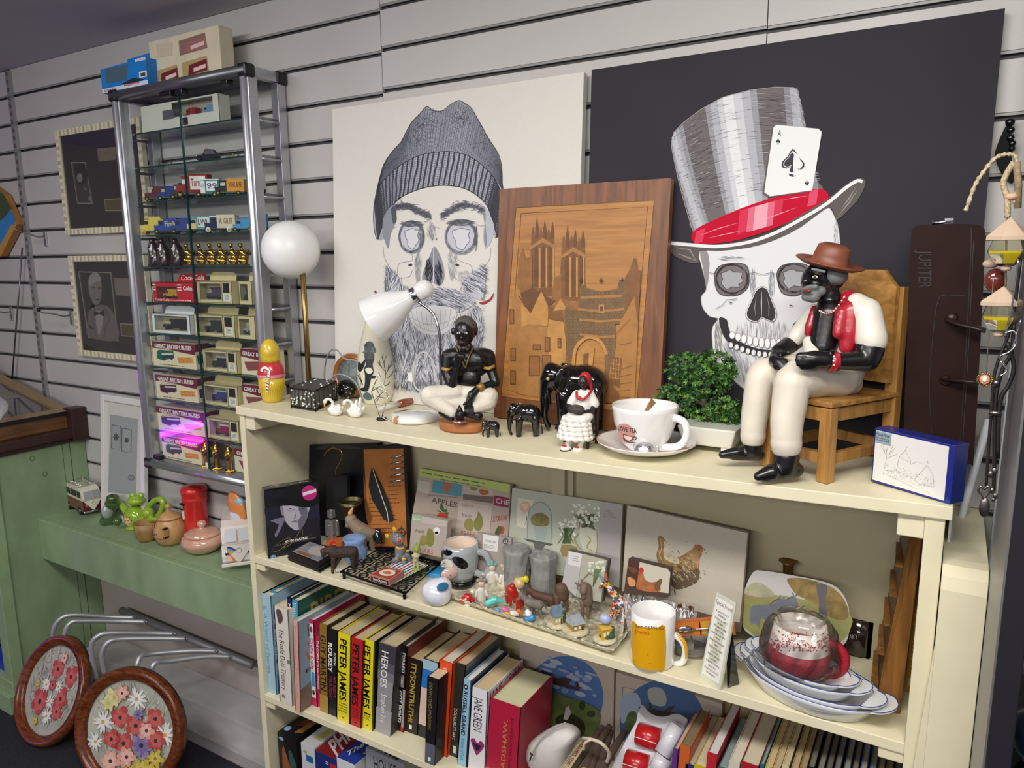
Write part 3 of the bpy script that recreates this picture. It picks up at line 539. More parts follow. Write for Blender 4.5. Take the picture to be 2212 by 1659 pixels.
def art1(A_):
 A_.poly([(153,350),(184,350),(200,440),(167,440)],cr1);A_.poly([(155,352),(183,352),(198,438),(168,438)],M('5f5757',.6));A_.poly([(160,358),(180,356),(190,378),(182,398),(168,396)],M('2e2a2c',.6),3);A_.ellipse(172,384,6,10,M('c9c1b8',.6));A_.poly([(180,400),(188,410),(184,412)],M('b9b1a8',.6));A_.poly([(190,430),(196,418),(198,438)],M('bdb5ac',.6))
 A_.poly([(209,321),(250,317),(250,345),(213,349)],M('b5aa90',.6));A_.strokes([[(222,332),(230,328),(234,333),(245,327)]],1.2,M('6e665a',.6),False)
 A_.poly([(225,430),(262,428),(262,456),(228,456)],cr1);A_.poly([(227,432),(262,430),(262,454),(229,454)],M('8b7a50',.6))
def art2(A_):
 A_.poly([(169,586),(240,588),(256,737),(190,730)],cr1);A_.poly([(171,588),(238,590),(254,735),(192,728)],M('4d4744',.6))
 A_.poly([(192,672),(212,660),(232,662),(248,685),(254,735),(192,728),(190,700)],M('a29a92',.6),3);A_.poly([(191,602),(200,590),(212,592),(219,612),(218,640),(212,658),(202,655),(193,635)],M('b8b0a8',.6),3)
 A_.poly([(191,604),(200,589),(212,591),(218,606),(205,610),(194,618)],M('dcd6ce',.6),3);A_.strokes([[(200,622),(206,620)],[(212,622),(217,622)],[(206,648),(213,646)]],2.2,M('4a4442',.6),False)
 A_.poly([(206,672),(224,670),(222,700),(214,728),(208,700)],M('ddd8d0',.6));A_.poly([(203,670),(214,676),(225,668),(226,684),(214,678),(204,684)],M('2a2626',.6));A_.poly([(192,700),(203,712),(194,710)],M('2f2b2b',.6));A_.strokes([[(224,664),(238,690),(230,700),(224,728)],[(206,664),(200,690),(208,728)]],1.3,M('6e6862',.6),False)
 A_.poly([(246,600),(285,602),(285,640),(250,638)],M('b5a89a',.6));A_.poly([(260,698),(290,700),(292,728),(262,726)],cr1);A_.poly([(262,700),(290,702),(291,726),(264,724)],M('7f7044',.6))
striped_frame((117,283),(300,252),(300,500),(148,507),'upper striped cream frame with dark mount and small portrait, left of the glass cabinet',art1)
striped_frame((146,553),(310,553),(318,775),(178,768),'lower striped cream frame with a photo of a bald man in a bow tie',art2)
# painting cut off at the left edge
t=thing('painting','canvas painting of blue sea and green trees, hung tilted at the left picture edge','painting',P(0,480,1.48));mb=MB()
q=[P(a,b,1.47)for a,b in((-60,372),(8,420),(37,484),(2,553),(-60,560))];mb.ext(q,(0,.025,0),M('b07a3c',.5));mb.build('canvas',t)
A_=Art(planef((0,1.47,0),(0,-1,0)));A_.poly([(-60,372),(8,420),(34,476),(2,540),(-60,550)],M('2f7fc0',.4));A_.poly([(-60,372),(8,420),(24,450),(10,470),(-4,480),(-60,480)],M('3f5230',.5));A_.poly([(24,486),(37,484),(2,553),(-30,560),(0,530)],M('c08a45',.5));A_.build('painted_scene',t)
grn=M('88a079',.55,0,.2,9,.35,name='green_painted_timber',stretch=(1,1,.5));grn2=M('8fa87f',.5,0,.12,12,.3,name='green_painted_trim');seam=M('31392a',.8)
ct=thing('green_counter','pale green painted timber counter at far left, wood planks showing wear','counter',(-3.0,1.33,0));XP=-2.778
mb=MB();mb.b2(-3.8,XP,1.19,1.497,0,.935,grn)
for y,w_ in((PX(154,1000,XP).y,.002),(PX(120+13,960,XP).y,.0012)):mb.b2(XP-.002,XP+.0004,y,y+w_,0.12,.935,seam)
mb.build('side_panel',ct)
mb=MB();mb.b2(XP-.045,XP+.006,1.15,1.19,0,.935,grn2);mb.build('corner_post',ct,bev=.002)
mb=MB();mb.b2(-3.8,XP+.004,1.148,1.2,.0,.115,grn2);mb.b2(-3.8,XP+.012,1.13,1.148,0,.07,grn2);mb.b2(XP,XP+.012,1.148,1.497,0,.07,grn2);mb.build('plinth',ct,bev=.002)
for px,py in((97,1024),(70,990)):
 p=PX(px,py,XP);mb=MB();mb.lathe([(.006,0),(.0085,.0004),(.0095,0)],p,M('5f6f4e',.6),16,Matrix.Rotation(pi/2,3,'Y'),cap=False);mb.build('filled_screw_hole',ct)
mb=MB();mb.b2(-3.8,-2.825,1.192,1.195,.16,.9,M('b9b9b6',.6));mb.build('front_panel',ct)
t=thing('poster','black and blue poster standing at the foot of the counter, left edge','poster',(-2.95,1.18,.12));mb=MB();mb.b2(-3.2,-2.83,1.176,1.184,.12,.33,M('090b14',.4));mb.build('board',t)
A_=Art(planef((0,1.176,0),(0,-1,0)));A_.poly([(-20,1400),(14,1396),(36,1462),(-20,1480)],M('1230a8',.4));A_.poly([(16,1400),(20,1400),(38,1452),(34,1456)],M('2a5fd0',.4));A_.text('RE',(-14,1372),(8,1368),(-14,1352),M('1b6fb8',.4),.02);A_.text('GO',(-22,1394),(10,1388),(-22,1374),M('1b6fb8',.4),.02);A_.build('print',t)
# display case standing on the counter
dc=thing('tabletop_display_case','brown wooden glass-topped display case on the green counter','display case',(-3.0,1.33,.935));dk=M('3b2320',.4,0,.15,10,name='dark_varnish');ok=woodmat('case_oak','5a3b22','76502d','Y',5)
mb=MB();mb.b2(-3.8,XP+.012,1.02,1.497,.936,.975,dk);mb.b2(-3.8,XP+.03,1.0,1.497,.955,.99,dk);mb.b2(XP-.02,XP+.035,1.44,1.497,.94,1.065,dk);mb.build('base_moulding',dc,bev=.004)
a=PX(178,880,XP);bb=PX(0,912,XP);c_=P(56,824,1.485);sl=(c_.z-a.z)/(c_.x-a.x);zt=a.z;y0=1.03;y1=1.45
prof=lambda y:[(XP,y,.99),(XP,y,zt-.012),(-3.8,y,zt-.012+sl*(-3.8-XP)),(-3.8,y,.99)]
mb=MB();mb.ext(prof(y0),(0,y1-y0,0),ok);mb.build('case_body',dc,bev=.002)
mb=MB();
def topq(x0,x1,ya,yb,dz,h,m):mb.hexa([(x0,ya,zt+sl*(x0-XP)+dz),(x1,ya,zt+sl*(x1-XP)+dz),(x1,yb,zt+sl*(x1-XP)+dz),(x0,yb,zt+sl*(x0-XP)+dz),(x0,ya,zt+sl*(x0-XP)+dz+h),(x1,ya,zt+sl*(x1-XP)+dz+h),(x1,yb,zt+sl*(x1-XP)+dz+h),(x0,yb,zt+sl*(x0-XP)+dz+h)],m)
lt=M('927a58',.4)
topq(-3.8,XP+.006,y0-.006,y0+.03,-.012,.012,lt);topq(-3.8,XP+.006,y1-.03,y1+.006,-.012,.012,lt);topq(XP-.03,XP+.006,y0+.03,y1-.03,-.012,.012,lt)
topq(XP+.006,XP+.0075,y0-.006,y1+.006,-.014,.013,M('171315',.4));mb.build('lid_frame',dc)
mb=MB();topq(-3.8,XP-.03,y0+.03,y1-.03,-.0115,.001,M('4c4850',.05,coat=1));topq(-3.1,-3.0,1.25,1.4,-.0103,.0004,M('7d776c',.4));mb.build('glass_top',dc)
t=tag(MB().tube(spl([PZ(2,862,1.12)+V((-.02,0,.0)),PZ(6,880,1.11),PZ(-8,905,1.09)],3),[.012,.02,.012],M('e6e8ea',.12,.6),8).build('wrapped_parcel'),'crinkled shiny clear wrapping lying on the display case glass, left edge','parcel')
# bench with apron
bn=thing('green_bench','long pale green painted wooden shelf bench with a deep front apron','bench',(-2.15,1.4,.53));ZB=.683
mb=MB();mb.b2(XP+.001,BX0-.002,1.322,1.496,ZB-.02,ZB,grn);mb.build('top',bn)
mb=MB();mb.b2(XP+.001,BX0-.002,1.30,1.32,.53,ZB-.002,grn);mb.build('apron',bn,bev=.002)
# steel rack of bent tubes under the bench
rk=thing('tube_rack','steel rack of six bent tube arms lying on its side under the green bench','rack',P(400,1400,1.46)-V((0,0,.0)))
mb=MB();r0=P(262,1318,1.465);r1=P(545,1437,1.465);mb.tube([r0,r1],.013,M('8b8a8e',.45,.4),14);mb.build('rail',rk)
for a,b,c_,d in(((290,1334),(160,1328),(114,1370),(118,1420)),((315,1343),(185,1341),(140,1368),(140,1400)),((376,1369),(245,1367),(197,1400),(208,1470)),((401,1380),(265,1380),(220,1415),(226,1455)),((467,1407),(330,1412),(295,1445),(290,1480)),((497,1419),(365,1428),(325,1455),(322,1490))):
 pts=[P(*a,1.455),P(a[0]-50,a[1]-1,1.40),P(*b,1.30),P((b[0]+c_[0])/2-9,(b[1]+c_[1])/2-10,1.26),P(*c_,1.24),P(*d,1.24)]
 mb=MB();mb.tube(spl(pts,6),.0085,M('b9bbbf',.38,.55),10);mb.build('arm',rk)
 mb=MB();mb.ell(P(a[0]+2,a[1],1.45),.0035,chrome);mb.build('bolt',rk)
 # round flower paintings
wr=woodmat('round_frame_wood','4c2010','7d4222','X',7,.22)
def disc(lean,yaw,x,y,r,label,seed,cfg):
 n=V((sin(yaw)*cos(lean),-cos(yaw)*cos(lean),sin(lean)));up=V((-sin(yaw)*sin(lean),cos(yaw)*sin(lean),cos(lean)));rt=n.cross(up)*-1;c=V((x,y,r*cos(lean)+.002))
 R=Matrix((rt,up,n)).transposed();R=Matrix((rt,up,rt.cross(up))).transposed();sg=1 if rt.cross(up).dot(n)>0 else-1
 t=thing('round_picture',label,'picture',(x,y,0),'round flower pictures on the floor');mb=MB();w_=r*.2
 pr=[(r-w_,-.004*sg),(r-w_,.006*sg),(r-w_*.85,.012*sg),(r-w_*.6,.011*sg),(r-w_*.5,.016*sg),(r-w_*.25,.019*sg),(r-w_*.1,.014*sg),(r,.004*sg),(r,-.012*sg),(r-w_,-.012*sg)]
 mb.lathe(pr,c,wr,64,R,cap=False);mb.build('moulded_frame',t)
 f=lambda a,b,h:c+rt*a+up*b+n*(h-.002);rnd=random.Random(seed);A_=Art(f,.00012);ri=r-w_+.002
 A_.ellipse(0,0,ri,ri,M('a9aa9c',.6,0,.25,14),n=48)
 for col,N in(('8f8f7c',60),('b9b6ae',60),('6c7254',90),('8d7f88',30),('9a8f8a',35),('c9c6bc',40)):
  L=[]
  for _ in range(N):
   a=rnd.uniform(0,2*pi);q=ri*.86*math.sqrt(rnd.random());cx,cy=q*cos(a),q*sin(a);d=rnd.gauss(1.6,.6);l=rnd.uniform(.01,.04)
   L.append([(cx,cy),(cx+cos(d)*l*.5+.002,cy+sin(d)*l*.5),(cx+cos(d)*l,cy+sin(d)*l)])
  A_.strokes(L,.004,M(col,.6))
 def flower(u,v,s_,cols,cen,pet,wid):
  cx,cy=u*ri,v*ri;s_=s_*ri*.9
  for kk,col in enumerate(cols):
   A_.up()
   for k in range(pet):
    a=2*pi*k/pet+rnd.uniform(-.2,.2)+kk*.5;l=s_*(1-.28*kk)*rnd.uniform(.85,1.1);px,py=-sin(a)*wid*l,cos(a)*wid*l
    pts=spl([(cx,cy),(cx+cos(a)*l*.45+px,cy+sin(a)*l*.45+py),(cx+cos(a)*l+px*.6,cy+sin(a)*l+py*.6),(cx+cos(a)*l-px*.6,cy+sin(a)*l-py*.6),(cx+cos(a)*l*.45-px,cy+sin(a)*l*.45-py)],2,True)
    A_.h+=.000012;A_.mb.poly([f(p[0],p[1],A_.h)for p in pts],M(col,.6))
  A_.ellipse(cx,cy,s_*.2,s_*.2,M(cen,.6),n=10)
 for g in cfg:flower(*g)
 A_.build('flower_painting',t)
red=(('b04440','c05e56'),'3c2430',5,.42);wht=(('d4d4cf','e2e2dd'),'c9a24a',11,.13);yel=(('c2a83a','d0bc58'),'8f7a20',6,.25);pur=(('8d7fa8','75669a'),'2c2440',7,.3);pnk=(('d99a8c','e4b3a4'),'3f3434',6,.32);crm=(('d9cf96','c9c286'),'b9a860',6,.3)
def fl(lst):return[(u,v,s_,k[0],k[1],k[2],k[3])for u,v,s_,k in lst]
disc(.4697,.0251,-2.5277,1.1626,.1776,'smaller round wooden framed picture of red poppies leaning under the bench, left one',3,fl([(-.05,.45,.26,red),(.5,.42,.26,red),(-.3,-.35,.33,red),(.4,-.1,.27,red),(.42,-.38,.22,red),(.2,.12,.17,wht),(-.25,.05,.2,wht),(.08,-.25,.18,wht),(.15,-.55,.2,wht),(0,.1,.14,red),(-.2,-.75,.12,yel),(-.55,.0,.1,yel),(.1,.75,.14,pnk)]))
disc(.2563,.3404,-2.0535,1.1457,.1878,'larger round wooden framed picture of mixed poppies, daisies and yellow flowers, right one',5,fl([(-.25,.22,.24,red),(.12,.1,.27,red),(.55,.28,.24,red),(-.12,-.27,.25,red),(.1,.62,.25,wht),(-.62,.1,.25,wht),(.8,.0,.25,wht),(-.75,-.3,.2,wht),(-.4,.6,.22,crm),(-.52,.48,.18,crm),(.3,-.25,.27,pur),(-.38,-.2,.2,red),(.62,-.12,.22,red),(.0,-.5,.22,pnk),(.4,.05,.2,pnk),(-.35,-.62,.24,pnk),(.65,-.45,.2,yel),(.35,-.7,.25,yel),(.55,-.68,.2,yel),(-.2,.72,.16,pnk),(.1,-.8,.2,yel),(.2,.35,.12,pur)]))
# white frame with card, leaning on the wall behind the bench
t=thing('white_box_frame','tall white box frame in shrink wrap leaning on the wall behind the bench','picture frame',P(270,1080,1.47));wf=M('dddcd8',.35)
o=V((0,1.425,ZB));n=V((0,-1,.1)).normalized();n_=n
C4=[PN(a,b,o,n)for a,b in((216,851),(318,868),(331,1098),(212,1088))];zb=ZB+.002;C4[2].z=max(C4[2].z,zb);C4[3].z=zb;C4[2].z=zb
xl,xr=C4[0].x,C4[1].x;zt_=C4[0].z;yy=lambda z:1.425+(z-ZB)*.1
def fb(x0,x1,z0,z1,m,d0=0,d1=.016):mb.hexa([(x0,yy(z0)+d0,z0),(x1,yy(z0)+d0,z0),(x1,yy(z0)+d1,z0),(x0,yy(z0)+d1,z0),(x0,yy(z1)+d0,z1),(x1,yy(z1)+d0,z1),(x1,yy(z1)+d1,z1),(x0,yy(z1)+d1,z1)],m)
mb=MB();wv=.022;xr=xl+.26
for q in((xl,xl+wv,zb,zt_),(xr-wv,xr,zb,zt_),(xl+wv,xr-wv,zt_-wv,zt_),(xl+wv,xr-wv,zb,zb+wv)):fb(*q,wf)
mb.build('frame',t,bev=.002)
mb=MB();fb(xl+wv,xr-wv,zb+wv,zt_-wv,M('cfccc4',.5),.008,.012);mb.build('backing',t)
A_=Art(planef((0,1.425+.008,ZB),n));gc_=M('9aa09f',.6);A_.poly([(238,895),(298,905),(294,1070),(234,1063)],gc_);dkk=M('4a5452',.6)
for x0,y0,x1,y1 in((242,918,260,970),(264,925,284,977)):
 A_.strokes([[(x0,y0),(x1,y0+3),(x1-1,y1+1),(x0-1,y1-2),(x0,y0)]],1.4,dkk,False)
 cx,cy=(x0+x1)/2,(y0+y1)/2;r_=8 if x0<250 else 5;A_.strokes([[(cx,cy),(cx+cos(k*pi/4)*r_*.5,cy+sin(k*pi/4)*r_*.7),(cx+cos(k*pi/4)*r_,cy+sin(k*pi/4)*r_*1.4)]for k in range(8)],3,dkk)
A_.ellipse(284,1032,7,5,M('8a908f',.6));A_.strokes([[(277+7*(1-cos(k*pi/8)),1032+5*sin(k*pi/8))for k in range(17)]],1,dkk,False);A_.build('card_insert',t)
# ---- things on the bench
def fr(o,rz=0,s=1.):R=rotz(rz);o=V(o);return lambda x,y,z:o+R@V((x*s,y*s,z*s))
ceram=lambda c,v=.0:M(c,.12,0,v,20,coat=1)
def van(o,rz,L,body,top,label,name='toy_camper_van',surf=False):
 t=thing(name,label,'toy van',o,None);f=fr(o,rz,L)
 H,W_=.62,.40;lo=ceram(body);hi=ceram(top)
 mb=MB();low=[(-.5,.1),(-.52,.2),(-.5,.34),(.49,.34),(.5,.1)]
 mb.ext([f(a,-W_/2,b)for a,b in low],f(0,W_/2,0)-f(0,-W_/2,0),lo);mb.build('lower_body',t,bev=L*.03)
 mb=MB();hi_=[(-.5,.335),(-.46,.46),(-.41,.56),(-.3,.61),(.42,.61),(.48,.55),(.49,.335)]
 mb.ext([f(a,-W_/2*.97,b)for a,b in hi_],f(0,W_/2*.97,0)-f(0,-W_/2*.97,0),hi);mb.build('upper_body',t,bev=L*.035)
 g=M('22262b' if not surf else 'cfd2d6',.06)
 for sy in(-1,1):
  y=sy*W_/2*.985
  for a0,a1 in((-.4,-.24),(-.2,.1),(.14,.42)):mb=MB();mb.ext([f(a0,y,.4),f(a1,y,.4),f(a1,y,.54),f(a0+.02,y,.54)],f(0,sy*.008,0)-f(0,0,0),g);mb.build('side_window',t)
  a0,a1=(.04*sy,.36/2*sy)
 for sy in(-1,1):
  mb=MB();mb.ext([f(-.505,sy*.015,.39),f(-.505,sy*.165,.39),f(-.452,sy*.15,.54),f(-.452,sy*.015,.54)],f(-.01,0,0)-f(0,0,0),g if surf else M('9ba0a4',.05));mb.build('windscreen',t)
  mb=MB();mb.ell(f(-.525,sy*.13,.245),(L*.012,L*.034,L*.034),chrome,rotz(rz));mb.build('headlamp',t)
 mb=MB();mb.ext([f(-.523,-.19,.35),f(-.523,.19,.35),f(-.535,.02,.13),f(-.535,-.02,.13)],f(-.006,0,0)-f(0,0,0),hi);mb.build('front_panel',t)
 mb=MB();mb.lathe([(.032*L,-.002),(.036*L,0),(.032*L,.002)],f(-.535,0,.28),M('b9b4a4',.3),16,rotz(rz)@Matrix.Rotation(pi/2,3,'Y'),cap=False);mb.build('round_badge',t)
 mb=MB();mb.box(f(-.545,0,.1),(L*.03,L*.42,L*.045),chrome if not surf else hi,rotz(rz));mb.build('bumper',t,bev=L*.01)
 for a in(-.3,.3):
  for sy in(-1,1):mb=MB();Rw=rotz(rz)@Matrix.Rotation(pi/2,3,'X');mb.lathe([(L*.09,-L*.03),(L*.09,L*.03)],f(a,sy*W_*.44,.092),blackp,18,Rw);mb.lathe([(L*.045,-L*.034),(L*.045,L*.034)],f(a,sy*W_*.44,.092),chrome,12,Rw);mb.build('wheel',t)
 return t,f
o=BA(184,1116,ZB,.085);o.z+=.001;t,f=van(o,3.0,.165,'6b1226','e2dcc4','maroon and cream toy camper van with roof rack on the bench end')
mb=MB()
for a in(-.28,-.12,.04,.2,.36):mb.tube([f(a,-.17,.655),f(a,.17,.655)],.0011,chrome,6)
for b in(-.17,-.06,.06,.17):mb.tube([f(-.3,b,.655),f(.38,b,.655)],.0011,chrome,6)
for a,b in((-.28,-.17),(.36,-.17),(-.28,.17),(.36,.17)):mb.tube([f(a,b,.6),f(a,b,.66)],.0013,chrome,6)
mb.build('roof_rack',t);mb=MB();mb.tube(spl([f(.5,.05,.5),f(.58,.1,.5),f(.68,.1,.3),f(.74,.05,.02),f(.6,.0,.1),f(.5,-.05,.2)],5),.0016,blackp,6);mb.build('cable',t,deform=lambda p:V((max(p.x,-2.773),p.y,max(p.z,ZB+.002))))
o=BA(524,1226,ZB,.1);o.z+=.001;t,f=van(o,2.42,.235,'ece9e6','e6dcd2','white ceramic surf camper van with a rainbow and surfboard, beside the bookcase','ceramic_camper_van',True)
A_=Art(planef(f(-.53,0,.1),rotz(2.42)@V((-1,0,0))),.0002,.0005)
for r_,c_ in((30,'39497f'),(26,'6fb0cf'),(22,'e2a446'),(17,'e07a62'),(12,'f0c8a8')):A_.poly([(489,1212)]+[(491+r_*1.0*cos(q),1212-r_*1.05*sin(q))for q in[k*pi/16 for k in range(9)]][::-1],M(c_,.3))
A_.text('SURF',(524,1221),(537,1222),(524,1216),M('222222',.5),.02);A_.build('rainbow_decoration',t)
mb=MB();q0=f(-.2,.0,.68)+V((0,0,.01));mb.ell(q0,(.055,.012,.035),M('d8894a',.2),Matrix.Rotation(1.1,3,'Y'));mb.ell(q0+V((0,.002,.02)),(.03,.0125,.02),M('8fb9c9',.2));mb.ell(q0+V((0,.0,-.02)),(.034,.0128,.018),M('c9d2e2',.2));mb.build('surfboard',t)
# frog shaker, frog teapot
def PB(px,py,o,dy=0):return P(px,py,o.y+dy)
o=BA(243,1138,ZB,.03);s_=sc(o);gd=ceram('3f5a2c',.15)
t=thing('frog_shaker','dark green glazed sitting frog figurine between the camper van and frog teapot','figurine',o)
mb=MB();mb.ell(PB(238,1112,o),(19*s_,.03,24*s_),gd);mb.ell(PB(243,1088,o),(16*s_,.026,14*s_),gd);mb.ell(PB(243,1076,o,-.006),(13*s_,.022,9*s_),gd);mb.ell(PB(225,1126,o,-.02),(9*s_,.016,10*s_),gd);mb.ell(PB(254,1126,o,-.02),(9*s_,.016,10*s_),gd);mb.ell(PB(239,1072,o,-.01),4*s_,gd);mb.build('body',t,remesh=.003,smooth_it=3)
mb=MB();mb.ell(PB(232,1105,o,-.018),(10*s_,.02,16*s_),ceram('9aa39c'));mb.build('belly',t);mb=MB();mb.ell(PB(241,1070,o,-.016),2.4*s_,blackp);mb.build('eye',t)
o=BA(297,1147,ZB,.035);s_=sc(o);gg=ceram('93b52f',.12)
t=thing('frog_teapot','glossy lime green teapot shaped like a frog with spout and looped handle','teapot',o)
mb=MB();mb.ell(PB(293,1116,o),(27*s_,.036,27*s_),gg);mb.cap(PB(276,1108,o),PB(252,1078,o),9*s_,6*s_,gg);mb.cap(PB(252,1078,o),PB(246,1074,o),7*s_,6*s_,gg);mb.cap(PB(310,1120,o,-.02),PB(338,1122,o,-.02),9*s_,5*s_,gg);mb.ell(PB(320,1108,o,-.02),(12*s_,.02,12*s_),gg);mb.lathe([(20*s_,0),(24*s_,.006)],(o.x-.005,o.y,ZB),gg);mb.build('pot',t,remesh=.0035,smooth_it=4)
mb=MB();mb.tube(spl([PB(318,1100,o),PB(334,1082,o),PB(350,1080,o),PB(352,1095,o),PB(342,1114,o),PB(322,1120,o)],5),[6.5*s_]*26,gg,12);mb.build('handle',t)
mb=MB();mb.ell(PB(295,1080,o),(21*s_,.032,11*s_),gg);mb.ell(PB(287,1070,o,-.012),(7*s_,.01,7*s_),gg);mb.ell(PB(305,1070,o,-.012),(7*s_,.01,6*s_),gg);mb.build('lid',t,remesh=.0025,smooth_it=3)
mb=MB();mb.ell(PB(278,1124,o,-.026),(13*s_,.012,13*s_),ceram('e2bb84'));mb.build('spotted_patch',t)
for a,b in((273,1117),(280,1118),(276,1124),(284,1125),(271,1125),(279,1131)):mb=MB();mb.ell(PB(a,b,o,-.0378),1.3*s_,M('8a5a30',.4));mb.build('spot',t)
# wooden cup, wooden jar with puzzle inlay, onyx bowl, red pillar box
wj=woodmat('turned_wood','a97f4e','c79e6a','Z',4,.4);wc=woodmat('cup_wood','8a6a3c','a4834f','Z',5,.5)
o=BA(319,1171,ZB,.022);s_=sc(o);t=thing('wooden_cup','small round wooden cup with an angular handle in front of the green frog teapot','cup',o)
mb=MB();mb.lathe([(16*s_,0),(19*s_,.01),(24*s_,.035),(26*s_,.062),(24*s_,.062),(17*s_,.01),(.0001,.008)],o,wc);mb.build('bowl',t)
mb=MB();mb.tube(spl([o+V((-24*s_,-.0,.05)),o+V((-.052,0,.048)),o+V((-.05,0,.028)),o+V((-20*s_,0,.012))],4),.005,wc,8);mb.build('handle',t)
o=BA(371,1179,ZB,.028);s_=sc(o);t=thing('wooden_lidded_jar','round pale wooden lidded jar with dark jigsaw lines, in the middle of the bench','jar',o)
mb=MB();mb.lathe([(20*s_,0),(28*s_,.012),(34*s_,.035),(33*s_,.06),(24*s_,.083),(21*s_,.088)],o,wj,36);mb.build('body',t)
mb=MB();mb.lathe([(25*s_,.088),(25*s_,.092),(16*s_,.102),(8*s_,.108),(4*s_,.111),(3*s_,.116),(6.5*s_,.12),(8*s_,.127),(5*s_,.134),(.0005,.136)],o,wj,30);mb.build('lid',t)
mb=MB();mb.b2(o.x+.026,o.x+.043,o.y-.052,o.y-.034,.722,.728,wj);mb.b2(o.x+.026,o.x+.043,o.y-.052,o.y-.034,.75,.756,wj);mb.b2(o.x+.036,o.x+.043,o.y-.052,o.y-.034,.722,.756,wj);mb.build('handle',t,bev=.001)
dl=M('2c2018',.6);mb=MB();sp=lambda a,z:o+V((sin(a)*r_at(z)*1.01,-cos(a)*r_at(z)*1.01,z))
def r_at(z):
 pr=[(20,0),(28,.012),(34,.035),(33,.06),(24,.083),(21,.09)]
 for(r0,z0),(r1,z1)in zip(pr,pr[1:]):
  if z<=z1:return(r0+(r1-r0)*(z-z0)/(z1-z0))*s_
 return 21*s_
mb.tube([sp(a,z)for a,z in((-.5,.085),(-.5,.07),(-.3,.066),(-.32,.055),(-.45,.05),(-.25,.04),(-.1,.045),(-.15,.03),(-.3,.025),(-.2,.012),(-.22,.003))],.0008,dl,5)
mb.tube([sp(a,z)for a,z in((-.1,.045),(.1,.048),(.12,.035),(.3,.03),(.4,.035))],.0008,dl,5);mb.build('inlay_line',t)
o=BA(441,1197,ZB,.03);s_=sc(o);on_=M('d0a088',.15,0,.16,14,coat=1,stretch=(1,1,3));t=thing('onyx_bowl','squat pinkish onyx bowl with lid and knob at the right of the bench','bowl',o)
mb=MB();mb.lathe([(22*s_,0),(34*s_,.01),(44*s_,.03),(45*s_,.036),(41*s_,.05),(36*s_,.056)],o,on_,36);mb.build('bowl',t)
mb=MB();mb.lathe([(37*s_,.057),(37*s_,.061),(28*s_,.07),(12*s_,.076),(5*s_,.078),(7*s_,.083),(10*s_,.092),(7*s_,.1),(.0005,.103)],o,on_,36);mb.build('lid',t)
o=P(421,1085,1.455);o.z=ZB;s_=sc(o);rd=M('c4241c',.35,coat=.5);t=thing('pillar_box_bank','red toy pillar box money bank standing under the glass cabinet','money box',o);H=.19
mb=MB();mb.lathe([(27*s_,0),(27*s_,.012),(24*s_,.016),(24.5*s_,H*.72),(26*s_,H*.74),(26*s_,H*.78),(25*s_,H*.8),(26*s_,H*.84),(27*s_,H*.88),(27*s_,H*.93),(24*s_,H*.98),(.0005,H)],o,rd,36);mb.build('body',t)
mb=MB();mb.box(o+V((-.012,-.039,H*.70)),(.026,.008,.004),M('200808',.5),rotz(-.3));mb.build('posting_slot',t)
mb=MB();mb.box(o+V((-.016,-.0352,H*.5)),(.015,.006,.026),M('e6dcd4',.4),rotz(-.42));mb.build('notice_plate',t)
# ================================================================ pictures on top of the bookcase
def panel(name,label,cat,x0,x1,z0,z1,yb,yt,th,m,part='canvas',mside=None):
 t=thing(name,label,cat,((x0+x1)/2,yb,z0));k=(yt-yb)/(z1-z0);mb=MB()
 q=[V((x0,yb,z0)),V((x1,yb,z0)),V((x1,yt,z1)),V((x0,yt,z1))];n=V((0,-1,k)).normalized();mb.ext(q,-n*th,m);mb.build(part,t,bev=.0015)
 return t,V((0,yb,z0)),n
def crop(o,n,s,ox,oy):
 g=planef(o,n);return lambda a,b,h:g(ox+a/s,oy+b/s,h)
ink=M('2e2f38',.7);inkm=M('5d5f6b',.7);inkl=M('9b9da6',.7);inkx=M('c4c5ca',.7)
def lerpline(A,B,n):
 A=spl([tuple(p)for p in A],8);B=spl([tuple(p)for p in B],8);g=lambda L,t:L[min(len(L)-1,int(t*(len(L)-1)))].lerp(L[min(len(L)-1,int(t*(len(L)-1))+1)],(t*(len(L)-1))%1)
 return[(g(A,i/(n-1)),g(B,i/(n-1)))for i in range(n)]
def inside(p,poly):
 r=False;j=len(poly)-1
 for i in range(len(poly)):
  a,b=poly[i],poly[j]
  if(a[1]>p[1])!=(b[1]>p[1])and p[0]<(b[0]-a[0])*(p[1]-a[1])/(b[1]-a[1])+a[0]:r=not r
  j=i
 return r
rnd=random.Random(11)
cv=M('dbd8cf',.75,0,.02,300,.15,name='white_canvas')
t,o,n=panel('canvas_picture','large white canvas print of a bearded skull wearing a knitted beanie','picture',-1.405,-.694,1.2385,1.979,1.430,1.470,.018,cv)
A_=Art(crop(o,n,2.3034,700,180),.00006)
bean=[(262,775),(249,720),(247,640),(255,570),(278,470),(300,400),(340,340),(385,290),(410,240),(440,190),(480,150),(505,120),(520,118),(545,137),(590,137),(625,110),(655,92),(675,86),(700,98),(735,125),(760,170),(790,220),(820,280),(850,320),(875,370),(886,430),(888,500),(893,560),(890,660),(880,750),(850,769),(846,700),(830,640),(790,590),(740,545),(690,520),(600,508),(520,514),(460,530),(400,555),(350,600),(320,650),(300,710),(296,775)]
A_.poly(bean,M('a3a4ac',.7),3)
cout=[(252,600),(278,510),(330,450),(400,395),(480,358),(560,342),(640,340),(720,362),(790,410),(850,475),(889,560)]
cin=[(270,775),(298,690),(330,625),(380,570),(450,535),(530,513),(610,508),(690,520),(760,557),(815,615),(862,765)]
hem=[(276,480),(300,400),(340,340),(390,285),(440,190),(510,120),(590,137),(670,88),(740,130),(790,220),(850,320),(880,400),(887,500)]
L=[]
